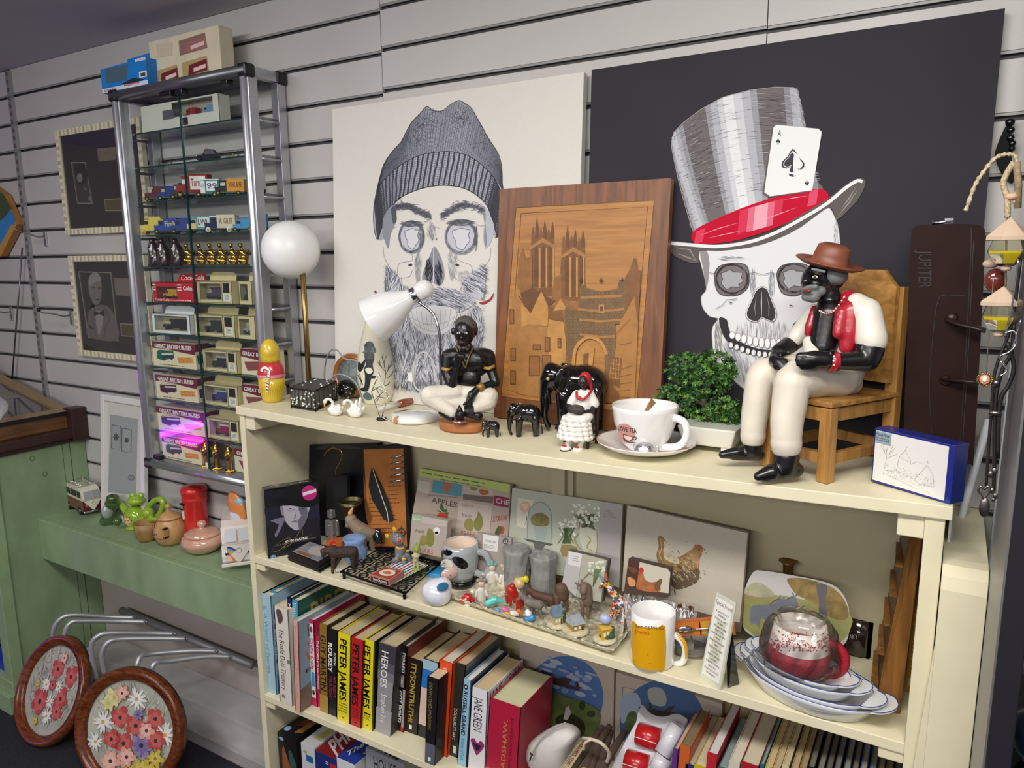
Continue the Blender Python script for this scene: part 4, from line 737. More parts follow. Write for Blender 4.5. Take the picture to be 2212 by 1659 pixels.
for a,b in lerpline(hem,cout,74):L.append([a,a.lerp(b,.5)+V((rnd.gauss(0,3),0)),b])
A_.strokes(L,2.3,inkm,False,3);L=[]
for k in range(1,34):
 q=[a.lerp(b,k/34+.006*sin(i*.7))for i,(a,b)in enumerate(lerpline(hem,cout,30))];L.append(q)
A_.strokes(L,2.0,inkm,False)
L=[]
for _ in range(420):
 cx,cy,sd=rnd.choice([(440,250,45),(420,300,40),(330,400,40),(680,170,35),(850,400,30),(500,200,30),(780,290,35)]);a=rnd.gauss(cx,sd),rnd.gauss(cy,sd*.8);l=rnd.uniform(10,34);d=rnd.choice((-.7,-.5,1.2,.2))
 if inside(a,bean)and inside((a[0]+l*cos(d),a[1]+l*sin(d)),bean):L.append([a,(a[0]+l*cos(d)*.5+1,a[1]+l*sin(d)*.5),(a[0]+l*cos(d),a[1]+l*sin(d))])
A_.strokes(L,2.4,M('44454f',.7))
A_.poly(cout+cin[::-1],M('b0b1b9',.7),3);pairs=lerpline(cout,cin,63);L=[];L2=[]
for i,(a,b)in enumerate(pairs):
 (L if i%2==0 else L2).append([a,a.lerp(b,.33)+V((rnd.gauss(0,2),0)),a.lerp(b,.66)+V((rnd.gauss(0,2),0)),b])
A_.strokes(L,9.5,M('34353f',.7),False,3);A_.strokes(L2,2.2,inkm,False,3)
A_.strokes([[a.lerp(b,k/15)for a,b in pairs]for k in range(1,15)],1.6,inkm,False)
A_.strokes([[a.lerp(b,k/15+.02)for a,b in pairs[:9]]for k in range(15)],6,M('34353f',.7));A_.strokes([[a.lerp(b,k/15+.02)for a,b in pairs[-9:]]for k in range(15)],6,M('34353f',.7))
A_.strokes([cout,cin],4,ink,False,4);A_.strokes([bean[:31]],3,ink,False,3)
sk=M('e4e3df',.75)
A_.poly([(300,660),(345,605),(358,640),(362,680),(345,720),(330,760),(322,822),(305,790),(292,740)],M('8b8d97',.7),3);A_.poly([(335,625),(355,612),(362,680),(346,700),(338,660)],M('4d4e59',.7),2)
A_.poly([(780,605),(810,625),(842,690),(848,730),(832,790),(806,822),(796,790),(793,740),(800,700),(790,660)],M('b7b9c0',.7),3);A_.poly([(792,640),(806,650),(804,700),(812,780),(804,818),(796,770),(800,700)],M('8b8d97',.7),2)
A_.strokes([[(296,815),(300,860),(330,920),(375,965),(425,962),(440,930)],[(830,818),(826,870),(795,915),(745,950),(690,985),(640,960)],[(385,965),(390,1000),(420,1020)],[(715,965),(690,1000),(680,1030)],[(365,960),(372,900),(410,888),(440,880),(438,850)],[(660,850),(670,880),(730,905),(740,945)]],2.2,inkl,False,5)
def hatch(cx,cy,rx,ry,N,l,ang,m,w=1.8,band=None):
 L=[]
 for _ in range(N):
  r_=math.sqrt(rnd.uniform(band or 0,1));a=rnd.uniform(0,2*pi);x,y=cx+rx*r_*cos(a),cy+ry*r_*sin(a);d=ang if ang is not None else a+pi/2
  L.append([(x-l*cos(d)/2,y-l*sin(d)/2),(x,y),(x+l*cos(d)/2,y+l*sin(d)/2)])
 A_.strokes(L,w,m)
for cx,cy,rx,ry in((437,765,66,84),(683,765,82,89)):
 A_.ellipse(cx,cy,rx,ry,M('9c9ea7',.7),n=40);A_.ellipse(cx,cy+7,rx*.86,ry*.84,M('c2c3c9',.7),n=40)
 hatch(cx,cy-3,rx*.97,ry*.97,300,24,None,M('6d6e79',.7),1.8,.72)
 cr_p=[(-.55,-.35),(-.2,-.45),(.05,-.5),(.3,-.42),(.52,-.38),(.42,-.1),(.5,.2),(.3,.45),(.1,.72),(-.15,.66),(-.32,.5),(-.35,.2),(-.5,.0)]
 pp=[(cx+a*rx+3,cy+b*ry)for a,b in cr_p];A_.poly(pp,M('d3d4d8',.7),2);A_.strokes([pp+[pp[0]]],3,inkm,False,3)
hatch(437,700,55,16,70,30,.1,inkm,2.2);hatch(683,694,66,16,80,34,.05,inkm,2.4);hatch(485,760,12,60,60,24,1.5,inkm,2);hatch(755,770,12,60,60,24,1.5,inkm,2)
for br in([(350,620),(400,612),(455,635),(515,668)],[(600,662),(660,625),(720,605),(805,632)]):
 c_=spl(br,30);L=[]
 for q in c_:
  for _ in range(4):
   s_=1 if br[0][0]<500 else-1;x,y=q.x+rnd.gauss(0,3),q.y+rnd.gauss(0,9);L.append([(x,y),(x+10*s_,y-4+rnd.gauss(0,3)),(x+22*s_,y+2+rnd.gauss(0,6))])
 A_.strokes(L,2.0,M('696a76',.7),True,2)
A_.poly([(549,812),(528,860),(505,915),(491,960),(497,990),(522,1002),(545,985),(552,996),(572,1006),(592,990),(600,950),(590,890),(570,840)],M('8a8b95',.7),3)
hatch(524,935,20,60,130,30,1.85,ink,2.6);hatch(572,940,18,58,110,30,1.3,ink,2.6);A_.strokes([[(549,815),(548,900),(546,990)]],4,M('d8d8d8',.7),False)
hatch(470,900,16,90,110,30,1.75,inkl,1.5);hatch(535,740,22,40,60,30,1.4,inkl,1.5);hatch(640,900,22,80,90,30,1.3,inkl,1.5);hatch(700,960,30,30,60,20,1,inkl,1.5)
A_.ellipse(432,903,10,6,ink,-.3,10);A_.ellipse(665,903,10,6,ink,.3,10);A_.ellipse(541,775,3,7,inkm,0,8);A_.ellipse(561,775,3,7,inkm,0,8)
A_.strokes([[(520,715),(535,712),(548,722),(560,712),(580,722)],[(345,720),(365,710)],[(760,700),(780,710),(800,706)]],2,inkl,False)
# beard and moustache
beard=[(312,905),(335,930),(372,965),(385,1010),(440,1025),(520,1020),(600,1012),(700,1040),(760,1085),(700,1130),(655,1135),(560,1110),(450,1125),(440,1180),(500,1240),(600,1245),(640,1200),(700,1150),(770,1110),(795,1180),(790,1290),(770,1330),(640,1500),(520,1525),(430,1525),(370,1480),(340,1380),(325,1240),(320,1100),(305,1000)]
A_.poly(beard,M('bfc1c9',.7),2);A_.poly([(700,1030),(705,985),(760,930),(800,900),(806,980),(800,1040),(780,1080)],M('bfc1c9',.7),2)
for col,N,w_ in((inkm,1500,2.0),(M('4a4c5c',.7),700,2.2),(M('e2e3e6',.7),650,2.2)):
 L=[]
 while len(L)<N:
  x,y=rnd.uniform(300,806),rnd.uniform(900,1530)
  if y<1120 and 450<x:dx,dy,l=(1,.42+.001*(x-600),44)if x>540 else(-1,.5,36)
  else:k=(x-560)/260;dx,dy,l=.12*k+.5*sin(y*.025+x*.03)*.5,1,40
  if(x>700 and 890<y<1040 and y>1000-(x-700)*.95)or inside((x,y),beard):
   q=[(x+dx*l*t_+3*sin(t_*5+x*.1),y+dy*l*t_)for t_ in(-.5,-.2,.15,.5)]
   if 330<x<790 and inside(q[3],[(445,1128),(560,1115),(655,1138),(640,1200),(600,1245),(500,1240),(440,1180)]):continue
   L.append(q)
 A_.strokes(L,w_,col)
L=[]
for k in range(150):
 s_=rnd.random();side=rnd.choice((-1,1));y=rnd.uniform(910,1480)
 if side>0:x=800-(max(0,y-1250)*.55);L.append([(x-14,y),(x,y+rnd.gauss(4,6)),(x+rnd.uniform(4,18),y+rnd.gauss(0,12))])
 else:x=312+max(0,y-1050)*.1;L.append([(x+14,y),(x,y+rnd.gauss(8,6)),(x-rnd.uniform(2,16),y+rnd.gauss(4,12))])
for k in range(110):x=rnd.uniform(345,600);y=1500+12*sin(x*.02);L.append([(x,y-30),(x+rnd.gauss(0,4),y),(x+rnd.gauss(0,12),y+rnd.uniform(10,34))])
A_.strokes(L,1.7,inkm)
A_.poly([(440,1125),(560,1105),(660,1130),(648,1190),(600,1245),(500,1245),(440,1185)],M('dcdcdc',.75),3)
A_.strokes([[(440+k*24,1128+6*sin(k*.5)),(446+k*23,1165+10*sin(k*.4)),(470+k*18,1215+14*sin(k*.35))]for k in range(10)]+[[(438,1165),(500,1195),(560,1200),(620,1185),(652,1160)],[(446,1185),(500,1225),(570,1232),(640,1195)]],2.2,inkl,False,3)
A_.poly([(848,1040),(843,1065),(825,1085),(790,1100),(775,1090),(800,1086),(830,1070)],M('9c2436',.6),2);A_.poly([(258,1030),(253,1034),(262,1050),(270,1046)],M('8c2436',.6))
A_.build('printed_drawing',t)
# ---- black canvas
kv=M('343138',.8,0,.08,5,.1,spec=.25,name='black_canvas')
t,o,n=panel('canvas_picture','very large black canvas print of a skull in a striped top hat','picture',-.679,.0385,1.2385,1.982,1.446,1.476,.018,kv)
A_=Art(crop(o,n,2.127,1270,100),.00006);brd='5a5252'
crown=[(383,450),(385,425),(405,385),(440,350),(520,290),(620,235),(740,203),(860,188),(945,190),(967,203),(975,290),(985,380),(1045,600),(1080,655),(1000,680),(700,760),(485,852),(470,720),(440,600),(400,500)]
A_.poly(crown,M('696264',.7),3)
TOP=[(383,450),(392,400),(440,350),(520,290),(620,235),(740,203),(860,188),(945,190),(970,210)];BOT=[(485,852),(520,835),(560,815),(620,785),(700,750),(800,715),(900,690),(1000,672),(1080,655)]
prs=lerpline(TOP,BOT,101)
def crv(a,b,t_):k=4*t_*(1-t_)*12;return(a.x+(b.x-a.x)*t_-k*(1-(a.x-383)/587)*.8+k*.1,a.y+(b.y-a.y)*t_)
def stripe(i0,i1,m):
 l=[crv(*prs[i0],k/10)for k in range(11)];r=[crv(*prs[i1],k/10)for k in range(11)];A_.poly(l+r[::-1],m)
for i0,i1,c in((2,24,'8e8e94'),(4,20,'a5a6ac'),(8,16,'babbc0'),(40,66,'96969c'),(43,63,'b0b1b7'),(47,59,'cbccd0'),(50,55,'e0e1e3'),(80,96,'88888e'),(84,92,'a9aab0')):stripe(i0,i1,M(c,.7))
for col,N in(('4c4648',900),('d2d2d6',420)):
 L=[]
 for _ in range(N):
  i=rnd.randrange(2,98);t_=rnd.uniform(.03,.9);st=(2<i<24)or(40<i<66)or(80<i<96)
  if(col=='4c4648')==(not st)or rnd.random()<.25:a=crv(*prs[i],t_);b=crv(*prs[min(100,i+rnd.randint(3,7))],t_+.015);L.append([a,((a[0]+b[0])/2,(a[1]+b[1])/2-1),b])
 A_.strokes(L,1.4,M(col,.7))
A_.strokes([[crv(*prs[0],k/10)for k in range(11)],TOP[1:]],3,M('a9a2a0',.7),False)
def band_poly():return[(485,850),(570,803),(700,747),(830,702),(960,670),(1078,654),(1107,703),(1040,752),(940,800),(830,848),(700,888),(600,905),(490,905)]
brim=[(380,915),(385,893),(490,905),(600,908),(740,888),(860,842),(980,775),(1100,703),(1180,640),(1235,608),(1268,610),(1276,635),(1245,700),(1195,755),(1145,797),(1125,750),(1090,748),(980,830),(860,890),(740,925),(600,940),(515,940),(512,993),(470,994),(420,975),(385,950)]
skl=[(508,930),(600,928),(740,905),(880,860),(1000,790),(1095,735),(1140,800),(1157,880),(1157,960),(1150,1100),(1110,1200),(1080,1300),(1000,1400),(960,1470),(880,1560),(760,1590),(700,1560),(640,1500),(585,1430),(572,1350),(574,1290),(598,1252),(560,1240),(528,1200),(522,1150),(545,1110),(520,1000)]
A_.poly(skl,M('dddddf',.75),3);A_.strokes([skl],3,M('9c9894',.7),False,4)
A_.poly([(545,935),(560,1000),(548,1110),(528,1010),(515,940)],M('8f8a8c',.7),2)
hatch(600,1350,18,90,120,40,1.45,M('8e8886',.7),1.8);hatch(1140,870,12,80,50,20,1.5,inkl,1.6);hatch(660,1420,40,70,150,50,1.2,inkl,1.8);hatch(800,1310,130,40,220,40,1.57,M('a5a3a8',.7),1.7);hatch(660,975,60,12,60,26,.1,inkl,1.5);hatch(760,1090,14,60,90,30,1.6,inkl,1.6);hatch(845,1090,14,60,90,30,1.5,inkl,1.6)
A_.poly(band_poly(),M('c01634',.7,spec=.1),2)
for x0,x1,c in((700,900,'d23a56'),(740,860,'dd6d84'),(770,830,'eba6b4'),(1020,1060,'d8506a'),(500,540,'d8405a')):
 tp=lambda x:850-(x-485)*.42 if x<700 else 747-(x-700)*.28;bt=lambda x:tp(x)+(70 if x<560 else 120 if x<900 else 80)
 A_.poly([(x0,tp(x0)+8),(x1,tp(x1)+8),(x1-10,bt(x1)),(x0-12,bt(x0))],M(c,.7,spec=.1))
A_.strokes([[(520,868),(600,838),(690,812)],[(800,800),(880,770),(960,742)],[(900,705),(960,695),(1010,688)],[(560,880),(640,862),(700,850)]],3,M('eeb0bc',.5))
A_.poly(brim,M('56504e',.7),2);A_.strokes([[(384,905),(490,914),(600,920),(740,900),(860,858),(980,795),(1100,722),(1180,655),(1235,620),(1262,622)]],15,M('e6e6e6',.7),False,5)
A_.strokes([[(400,925),(470,935),(500,990)],[(410,950),(460,970),(500,985)],[(1150,780),(1200,720),(1240,660)],[(1170,740),(1200,700),(1230,650)]],7,M('8f8a88',.7))
A_.strokes([[(640,905),(760,880),(860,845),(930,805)]],10,M('2b2628',.7))
card=[(868,362),(1060,380),(1074,393),(1073,410),(1032,662),(838,690),(812,672),(814,650),(854,372)]
A_.poly([(a-8,b+6)for a,b in card],M('5a5352',.7));A_.poly(card,M('e4e6e4',.6))
A_.text('A',(872,414),(888,416),(876,382),ink)
def spade(cx,cy,s_,m,fl=1):
 A_.poly([(cx,cy-1.0*s_*fl),(cx+.45*s_,cy-.35*s_*fl),(cx+.85*s_,cy+.1*s_*fl),(cx+.75*s_,cy+.5*s_*fl),(cx+.4*s_,cy+.55*s_*fl),(cx+.1*s_,cy+.35*s_*fl),(cx+.22*s_,cy+1.05*s_*fl),(cx-.3*s_,cy+1.0*s_*fl),(cx-.08*s_,cy+.35*s_*fl),(cx-.45*s_,cy+.5*s_*fl),(cx-.8*s_,cy+.4*s_*fl),(cx-.8*s_,cy+.0*s_*fl),(cx-.4*s_,cy-.4*s_*fl)],m,2)
spade(875,438,13,ink);spade(1007,631,12,ink,-1)
spade(943,532,62,ink);spade(943,532,52,M('e4e6e4',.6));spade(940,532,44,ink);A_.poly([(950,485),(985,540),(975,565),(955,560),(948,575),(958,590),(945,592)],M('e4e6e4',.6),2)
for pts in([(583,1045),(608,1010),(675,996),(730,1008),(742,1060),(735,1108),(690,1142),(620,1142),(590,1110)],[(868,1050),(890,1010),(955,996),(1012,1010),(1022,1060),(1000,1120),(950,1145),(890,1128)]):
 A_.poly(pts,M('6f686a',.7),4);cx=sum(p[0]for p in pts)/len(pts);cy=sum(p[1]for p in pts)/len(pts)
 hatch(cx,cy,76,70,260,26,None,M('3a3436',.7),2,.75);A_.strokes([pts+[pts[0]]],4,M('3f393b',.7),False,4)
 q=[(cx-52,cy-25),(cx-10,cy-42),(cx+10,cy-32),(cx+48,cy-30),(cx+42,cy-5),(cx+55,cy+10),(cx+30,cy+25),(cx+35,cy+40),(cx,cy+36),(cx-25,cy+50),(cx-50,cy+20),(cx-42,cy)]
 A_.poly(q,M('a2a2a7',.7),1);A_.strokes([q+[q[0]]],3,M('3a3436',.7),False)
ns=[(800,1108),(825,1120),(845,1170),(864,1225),(850,1260),(820,1252),(800,1243),(780,1262),(745,1254),(732,1225),(755,1170),(775,1125)]
A_.poly([(800+(a-800)*1.1,1190+(b-1190)*1.08)for a,b in ns],M('8e8a8c',.7),3);A_.poly([(800+(a-800)*1.05,1190+(b-1190)*1.04)for a,b in ns],M('e8e8e8',.7),3);A_.poly(ns,M('2c2627',.7),3);A_.strokes([[(800,1125),(799,1180),(800,1240)]],5,M('d5d5d7',.7));A_.strokes([[(775,1150),(768,1200),(772,1240)],[(825,1150),(835,1200),(830,1240)]],4,M('8e8a8c',.7))
A_.poly([(604,1250),(640,1256),(652,1305),(690,1350),(760,1382),(840,1395),(920,1385),(1000,1330),(1000,1360),(930,1412),(840,1424),(740,1412),(670,1375),(625,1330)],M('1f1a1e',.7),3)
A_.poly([(940,1310),(950,1270),(985,1255),(1000,1280),(990,1330)],M('2c2627',.7),3)
for k in range(11):
 x=665+k*27;y=1335+38*sin(min(1,k/7)*pi/2)-max(0,k-8)*6;h=18+7*sin(min(1,k/5.5)*pi/2)
 A_.ellipse(x,y-8,13.5,h,M('8b878a',.7),0,14);A_.ellipse(x,y-8,11.5,h-2.5,M('ececec',.7),0,14)
for k in range(11):
 x=660+k*26;y=1372+44*sin(min(1,k/7)*pi/2)-max(0,k-8)*6;A_.ellipse(x,y,11.5,15,M('6b6568',.7),0,12);A_.ellipse(x,y,9.5,12.5,M('e2e2e4',.7),0,12)
A_.strokes([[(590,1205),(620,1190),(640,1165),(690,1160)],[(560,1040),(585,1045)],[(735,1045),(770,1040),(800,1048),(850,1040),(870,1048)],[(1135,830),(1142,850),(1133,870),(1140,895)]],2.2,inkm,False);A_.ellipse(660,1178,8,3,inkm,0,8);A_.ellipse(935,1190,8,3,inkm,0,8)
hatch(760,1490,140,60,160,70,1.35,inkl,1.8)
A_.build('printed_drawing',t)
# ---- marquetry panel
wf_=woodmat('marquetry_frame','5f3820','8a5731','Z',5,.4)
t,o,n=panel('marquetry_picture','wood inlay picture of a cathedral and gate in a brown wooden frame','picture',-.880,-.487,1.2385,1.749,1.396,1.432,.018,wf_,'frame')
A_=Art(planef(o,n),.00006);b1=woodmat('inlay_border','a06c34','b9803f','X',8);skym=woodmat('inlay_sky','9c6a34','b88043','X',6);c1=M('7d5128',.5,0,.2,60);c2=M('8f602f',.5,0,.2,60);c3=M('694220',.5,0,.2,60);c4=M('b98645',.5,0,.15,60);c5=M('a5733a',.5,0,.15,60);c6=M('5d4a33',.5,0,.3,90);dl_=M('3f2816',.6)
A_.poly([(1115,449),(1413,433),(1374,893),(1083,856)],b1);A_.strokes([[(1115,449),(1413,433),(1374,893),(1083,856),(1115,449)],[(1126,461),(1399,447),(1363,878),(1096,843),(1126,461)]],1.2,dl_,False);A_.poly([(1127,462),(1398,448),(1362,877),(1097,842)],skym)
def spire(x,y,w_,h,m=c1):A_.poly([(x-w_/2,y),(x-w_/2,y-h*.4),(x,y-h),(x+w_/2,y-h*.4),(x+w_/2,y)],m)
for x0,x1,yt,yb in((1148,1198,510,640),(1214,1264,530,650)):
 A_.poly([(x0,yt),(x1,yt-2),(x1+1,yb),(x0-6,yb)],c1)
 for k,h in enumerate((26,48,26,40,22,36)):spire(x0+4+k*(x1-x0-8)/5,yt+4,8,h,c3 if k%2 else c1)
 for k in range(3):q=x0+7+k*15;A_.poly([(q,yt+110),(q,yt+30),(q+4,yt+20),(q+8,yt+30),(q+8,yt+110)],c3);A_.poly([(q+9,yt+112),(q+9,yt+26),(q+13,yt+26),(q+13,yt+112)],c4)
 A_.poly([(x0-2,yt+22),((x0+x1)/2,yt+4),(x1+2,yt+20),(x1+2,yt+28),((x0+x1)/2,yt+14),(x0-2,yt+30)],c5)
A_.poly([(1122,560),(1130,535),(1136,560),(1150,552),(1150,640),(1116,640)],c2);A_.poly([(1198,600),(1214,592),(1214,650),(1192,650)],c2)
A_.poly([(1192,662),(1212,642),(1240,655),(1264,640),(1264,700),(1190,690)],c2);A_.poly([(1114,640),(1150,622),(1200,650),(1170,680),(1122,690)],c3)
A_.poly([(1108,650),(1122,620),(1134,668),(1130,720),(1125,850),(1097,842)],c5);A_.poly([(1126,655),(1148,675),(1170,628),(1186,660),(1184,705),(1146,700),(1128,706)],c4);A_.strokes([[(1122,640),(1147,676),(1170,627),(1187,662)]],3,c3,False)
A_.poly([(1126,706),(1146,700),(1184,706),(1192,745),(1186,790),(1180,860),(1125,852)],c5)
A_.poly([(1186,690),(1218,696),(1224,740),(1222,800),(1190,800),(1184,720)],c4);A_.poly([(1184,660),(1216,672),(1218,694),(1186,688)],c1);A_.poly([(1196,672),(1212,645),(1226,668)],c4)
for q in((1102,668,1112,700),(1104,752,1116,780),(1152,744,1170,756),(1178,728,1190,760),(1144,768,1168,812),(1172,766,1192,812),(1206,730,1214,752),(1104,800,1116,830)):A_.rect(*q,c3);A_.rect(q[0]+2,q[1]+2,q[2]-2,q[3]-2,c2)
# castle gate with bricks
gate=[(1220,672),(1224,664),(1232,668),(1250,668),(1254,622),(1258,612),(1268,622),(1300,630),(1334,624),(1340,604),(1352,604),(1356,624),(1352,700),(1330,700),(1330,850),(1308,850),(1308,760),(1296,738),(1272,730),(1252,745),(1240,780),(1240,800),(1226,795),(1226,740)]
A_.poly(gate,M('7a5c38',.55,0,.2,80));L=[];rb=random.Random(2)
for r_ in range(40):
 y=606+r_*6
 for k in range(26):
  x=1220+k*6+(r_%2)*3
  if inside((x,y),gate)and inside((x+5,y+5),gate):L+=[[(x,y),(x+5,y)],[(x,y),(x,y+5.5)]]
A_.strokes(L,.9,c6,False);A_.strokes([[(1240,795),(1244,755),(1262,733),(1280,728),(1300,740),(1312,765)]],7,c4,False,4);A_.strokes([[(1250,668),(1300,672),(1350,668)],[(1252,690),(1300,694),(1350,690)],[(1254,722),(1300,728),(1330,726)]],5,c5,False);A_.poly([(1256,640),(1344,636),(1344,642),(1256,646)],c5)
A_.rect(1295,658,1307,676,c4);A_.rect(1298,662,1304,672,c6);A_.poly([(1244,800),(1250,760),(1270,745),(1285,752),(1280,810)],c4);A_.poly([(1262,765),(1274,762),(1272,815),(1260,812)],c1)
for x in(1256,1300,1346):A_.strokes([[(x,612),(x,600)],[(x-4,606),(x+4,606)]],3,c3,False)
A_.poly([(1352,600),(1362,582),(1370,560),(1374,556),(1378,582),(1386,585),(1380,700),(1352,700)],c1);A_.poly([(1340,700),(1372,640),(1380,700),(1372,877),(1325,870),(1330,760)],c5);A_.strokes([[(1335,720),(1362,690)],[(1340,745),(1366,740)],[(1336,800),(1368,790)],[(1336,815),(1366,808)],[(1334,830),(1366,826)],[(1332,845),(1364,842)],[(1330,858),(1364,858)]],2,c1,False)
A_.poly([(1320,770),(1346,774),(1340,838),(1314,826)],c1);A_.strokes([[(1322+k*6,775),(1319+k*6,818)]for k in range(4)]+[[(1322,785+k*10),(1342,788+k*10)]for k in range(4)],1.2,c4,False)
A_.poly([(1180,860),(1224,800),(1262,815),(1282,812),(1300,850),(1330,870),(1290,868)],c2);A_.poly([(1224,800),(1296,800),(1340,850),(1340,872),(1260,862)],c1);A_.poly([(1268,805),(1290,800),(1312,838),(1300,850)],c4)
A_.build('inlay',t)
# ================================================================ ornaments on top of the bookcase
def lathef(c,prof,ox=0,oy=0,s=1.):
 c=V(c)
 def rad(z):
  z-=c.z;pr=prof
  for(r0,z0),(r1,z1)in zip(pr,pr[1:]):
   if z0<=z<=z1 and z1>z0:return r0+(r1-r0)*(z-z0)/(z1-z0)
  return prof[0][0]if z<prof[0][1]else max(p[0]for p in prof if p[1]>=prof[-1][1]-.02)if z>prof[-1][1]else prof[-1][0]
 def f(a,b,h):
  d=ray(ox+a/s,oy+b/s);r=max(p[0]for p in prof);q=None
  for _ in range(6):
   A=d.x*d.x+d.y*d.y;B=-2*(d.x*c.x+d.y*c.y);C=c.x*c.x+c.y*c.y-r*r;D=B*B-4*A*C
   t=(-B-math.sqrt(D))/(2*A)if D>0 else-B/(2*A);q=EYE+d*t;r=.5*r+.5*rad(q.z)
  n=V((q.x-c.x,q.y-c.y,0)).normalized();return q+n*(h+.0004)
 return f
def cropV(ox,oy,s,o):
 d=V((o.x,o.y,0)).normalized();return lambda a,b,dy=0:PN(ox+a/s,oy+b/s,o+d*dy,d)
def cropP(ox,oy,s,Y):return lambda a,b,dy=0:P(ox+a/s,oy+b/s,Y+dy)
glz=M('eceae4',.1,0,coat=1);gold=M('c9a04a',.25,1.);black=M('0d0d10',.18,coat=.6);ebony=M('0c0b0c',.13,0,coat=.8)
# --- yellow and red jar (plain)
o=BA(590,871,None,.024);s_=sc(o);t=thing('ceramic_jar','yellow and red painted ceramic jar with a candy cane, left end of the bookcase','jar',o)
ye=M('d9b92e',.3,0,.12,12,coat=.4);rd_=M('c8323a',.3,0,.06,12,coat=.4);pf=[(19,0),(21,6),(26,25),(28,55)];ps=lambda L:[(r*s_,z*s_)for r,z in L]
mb=MB();mb.lathe(ps([(19,0),(22,8),(27,30),(28,56)]),o,ye,32);mb.build('lower_body',t)
mb=MB();mb.lathe(ps([(28,56),(28.5,62),(27,70),(24,80),(20,86)]),o,rd_,32);mb.lathe(ps([(29,53),(30,57),(29,61)]),o,M('d98a94',.3,coat=.4),32,cap=False);mb.build('upper_body',t)
mb=MB();mb.lathe(ps([(20,86),(21,92),(20.5,108),(18,122),(10,133),(.1,136)]),o,ye,32);mb.build('lid',t)
pj=ps([(19,0),(22,8),(27,30),(28,56),(29.5,57),(27,70),(24,80),(20,86),(21,92),(20,120)]);A_=Art(lathef(o,pj,530,560,4.365),.0002,.001)
L=[[(160+k*22+rnd.uniform(-4,4),1160),(158+k*20,1240),(175+k*17,1330)]for k in range(10)];A_.strokes(L,3,M('a88420',.5));A_.strokes([[(240,930),(262,1000),(255,1110)],[(290,940),(330,1020),(340,1100)],[(200,940),(190,990),(180,1010)]],3,M('8f1f2a',.5))
A_.strokes([[(160,1060),(160,1035),(185,1022),(210,1032),(222,1060),(215,1120),(212,1180),(210,1250)]],20,M('ece6da',.3),False,4)
for k in range(7):A_.strokes([[(200+(k>1)*1,1045+k*30),(222,1056+k*30)]],9,M('b0202c' if k%2 else '2f5d3a',.4),False)
A_.ellipse(192,1138,26,20,M('e6d05a',.3));A_.strokes([[(165,880),(215,895),(300,880)],[(160,900),(230,912),(312,895)]],3,M('a88420',.5));A_.build('painted_decoration',t)
# --- globe lamp
o=T(672,850);o.y=1.37;o.z=ztop(o.x,o.y);gc=P(628,540,1.37);sx_=P(657,640,1.37);t=thing('globe_lamp','brass stemmed lamp with a round white globe shade at the left of the bookcase top','lamp',(sx_.x,1.37,o.z));s_=sc(gc)
brass=M('9c8650',.36,1.,name='satin_brass');mb=MB();mb.tube([(sx_.x,1.37,o.z+.01),(sx_.x,1.37,gc.z-.03)],.0068,brass,16);mb.build('stem',t)
mb=MB();mb.ell((gc.x,1.37,gc.z),62*s_,M('eeeeec',.35,sub=.3),n=40,h=28);mb.build('globe_shade',t);mb=MB();mb.lathe([(.05,0),(.05,.008),(.012,.012),(.008,.02)],(sx_.x,1.37,o.z),M('e6e2d6',.3),32);mb.build('base',t)
# --- wire box with glass beads
a=T(630,882);b=T(682,890);c=T(728,866);d=a+c-b;hh=46*sc(b);dkm=M('2f2c29',.35,.8);t=thing('beaded_wire_box','small dark wire box set with clear glass beads, behind the two swans','box',(a+c)/2)
mb=MB();Z_=V((0,0,1));r_=.0016
for z in(.005,hh):
 for p,q in((a,b),(b,c),(c,d),(d,a)):mb.tube([p+Z_*z,q+Z_*z],r_,dkm,6)
for p in(a,b,c,d):mb.tube([p,p+Z_*hh],r_,dkm,6)
for p,q,N in((a,b,6),(b,c,5),(c,d,6),(d,a,5)):
 for k in range(1,N):mb.tube([p.lerp(q,k/N)+Z_*.005,p.lerp(q,k/N)+Z_*hh],.0008,dkm,5)
for k in range(1,7):mb.tube([a.lerp(b,k/7)+Z_*hh,d.lerp(c,k/7)+Z_*hh],.0008,dkm,5)
mb.hexa([p+Z_*.004 for p in(a,b,c,d)]+[p+Z_*.007 for p in(a,b,c,d)],dkm);mb.hexa([p+Z_*(hh-.001)for p in(a,b,c,d)]+[p+Z_*(hh+.0005)for p in(a,b,c,d)],M('4a4640',.5));mb.build('wire_frame',t)
mb=MB();m1=M('5c5a54',.4)
for p,q in((a,b),(b,c)):u=(q-p);nn=V((u.y,-u.x,0)).normalized();mb.hexa([p-nn*.003+Z_*.006,q-nn*.003+Z_*.006,q-nn*.004+Z_*.006,p-nn*.004+Z_*.006,p-nn*.003+Z_*hh,q-nn*.003+Z_*hh,q-nn*.004+Z_*hh,p-nn*.004+Z_*hh],m1)
mb.build('lining',t);bead=M('cfd6c6',.05,coat=1)
for _ in range(46):
 k=rnd.random();e=rnd.choice((0,0,1,2));z=rnd.uniform(.008,hh-.004)
 p=a.lerp(b,k)+Z_*z if e==0 else b.lerp(c,k)+Z_*z if e==1 else a.lerp(b,k).lerp(d.lerp(c,k),rnd.random())+Z_*(hh+.001)
 mb=MB();mb.ell(p,.0026,bead,n=8,h=6);mb.build('bead',t)
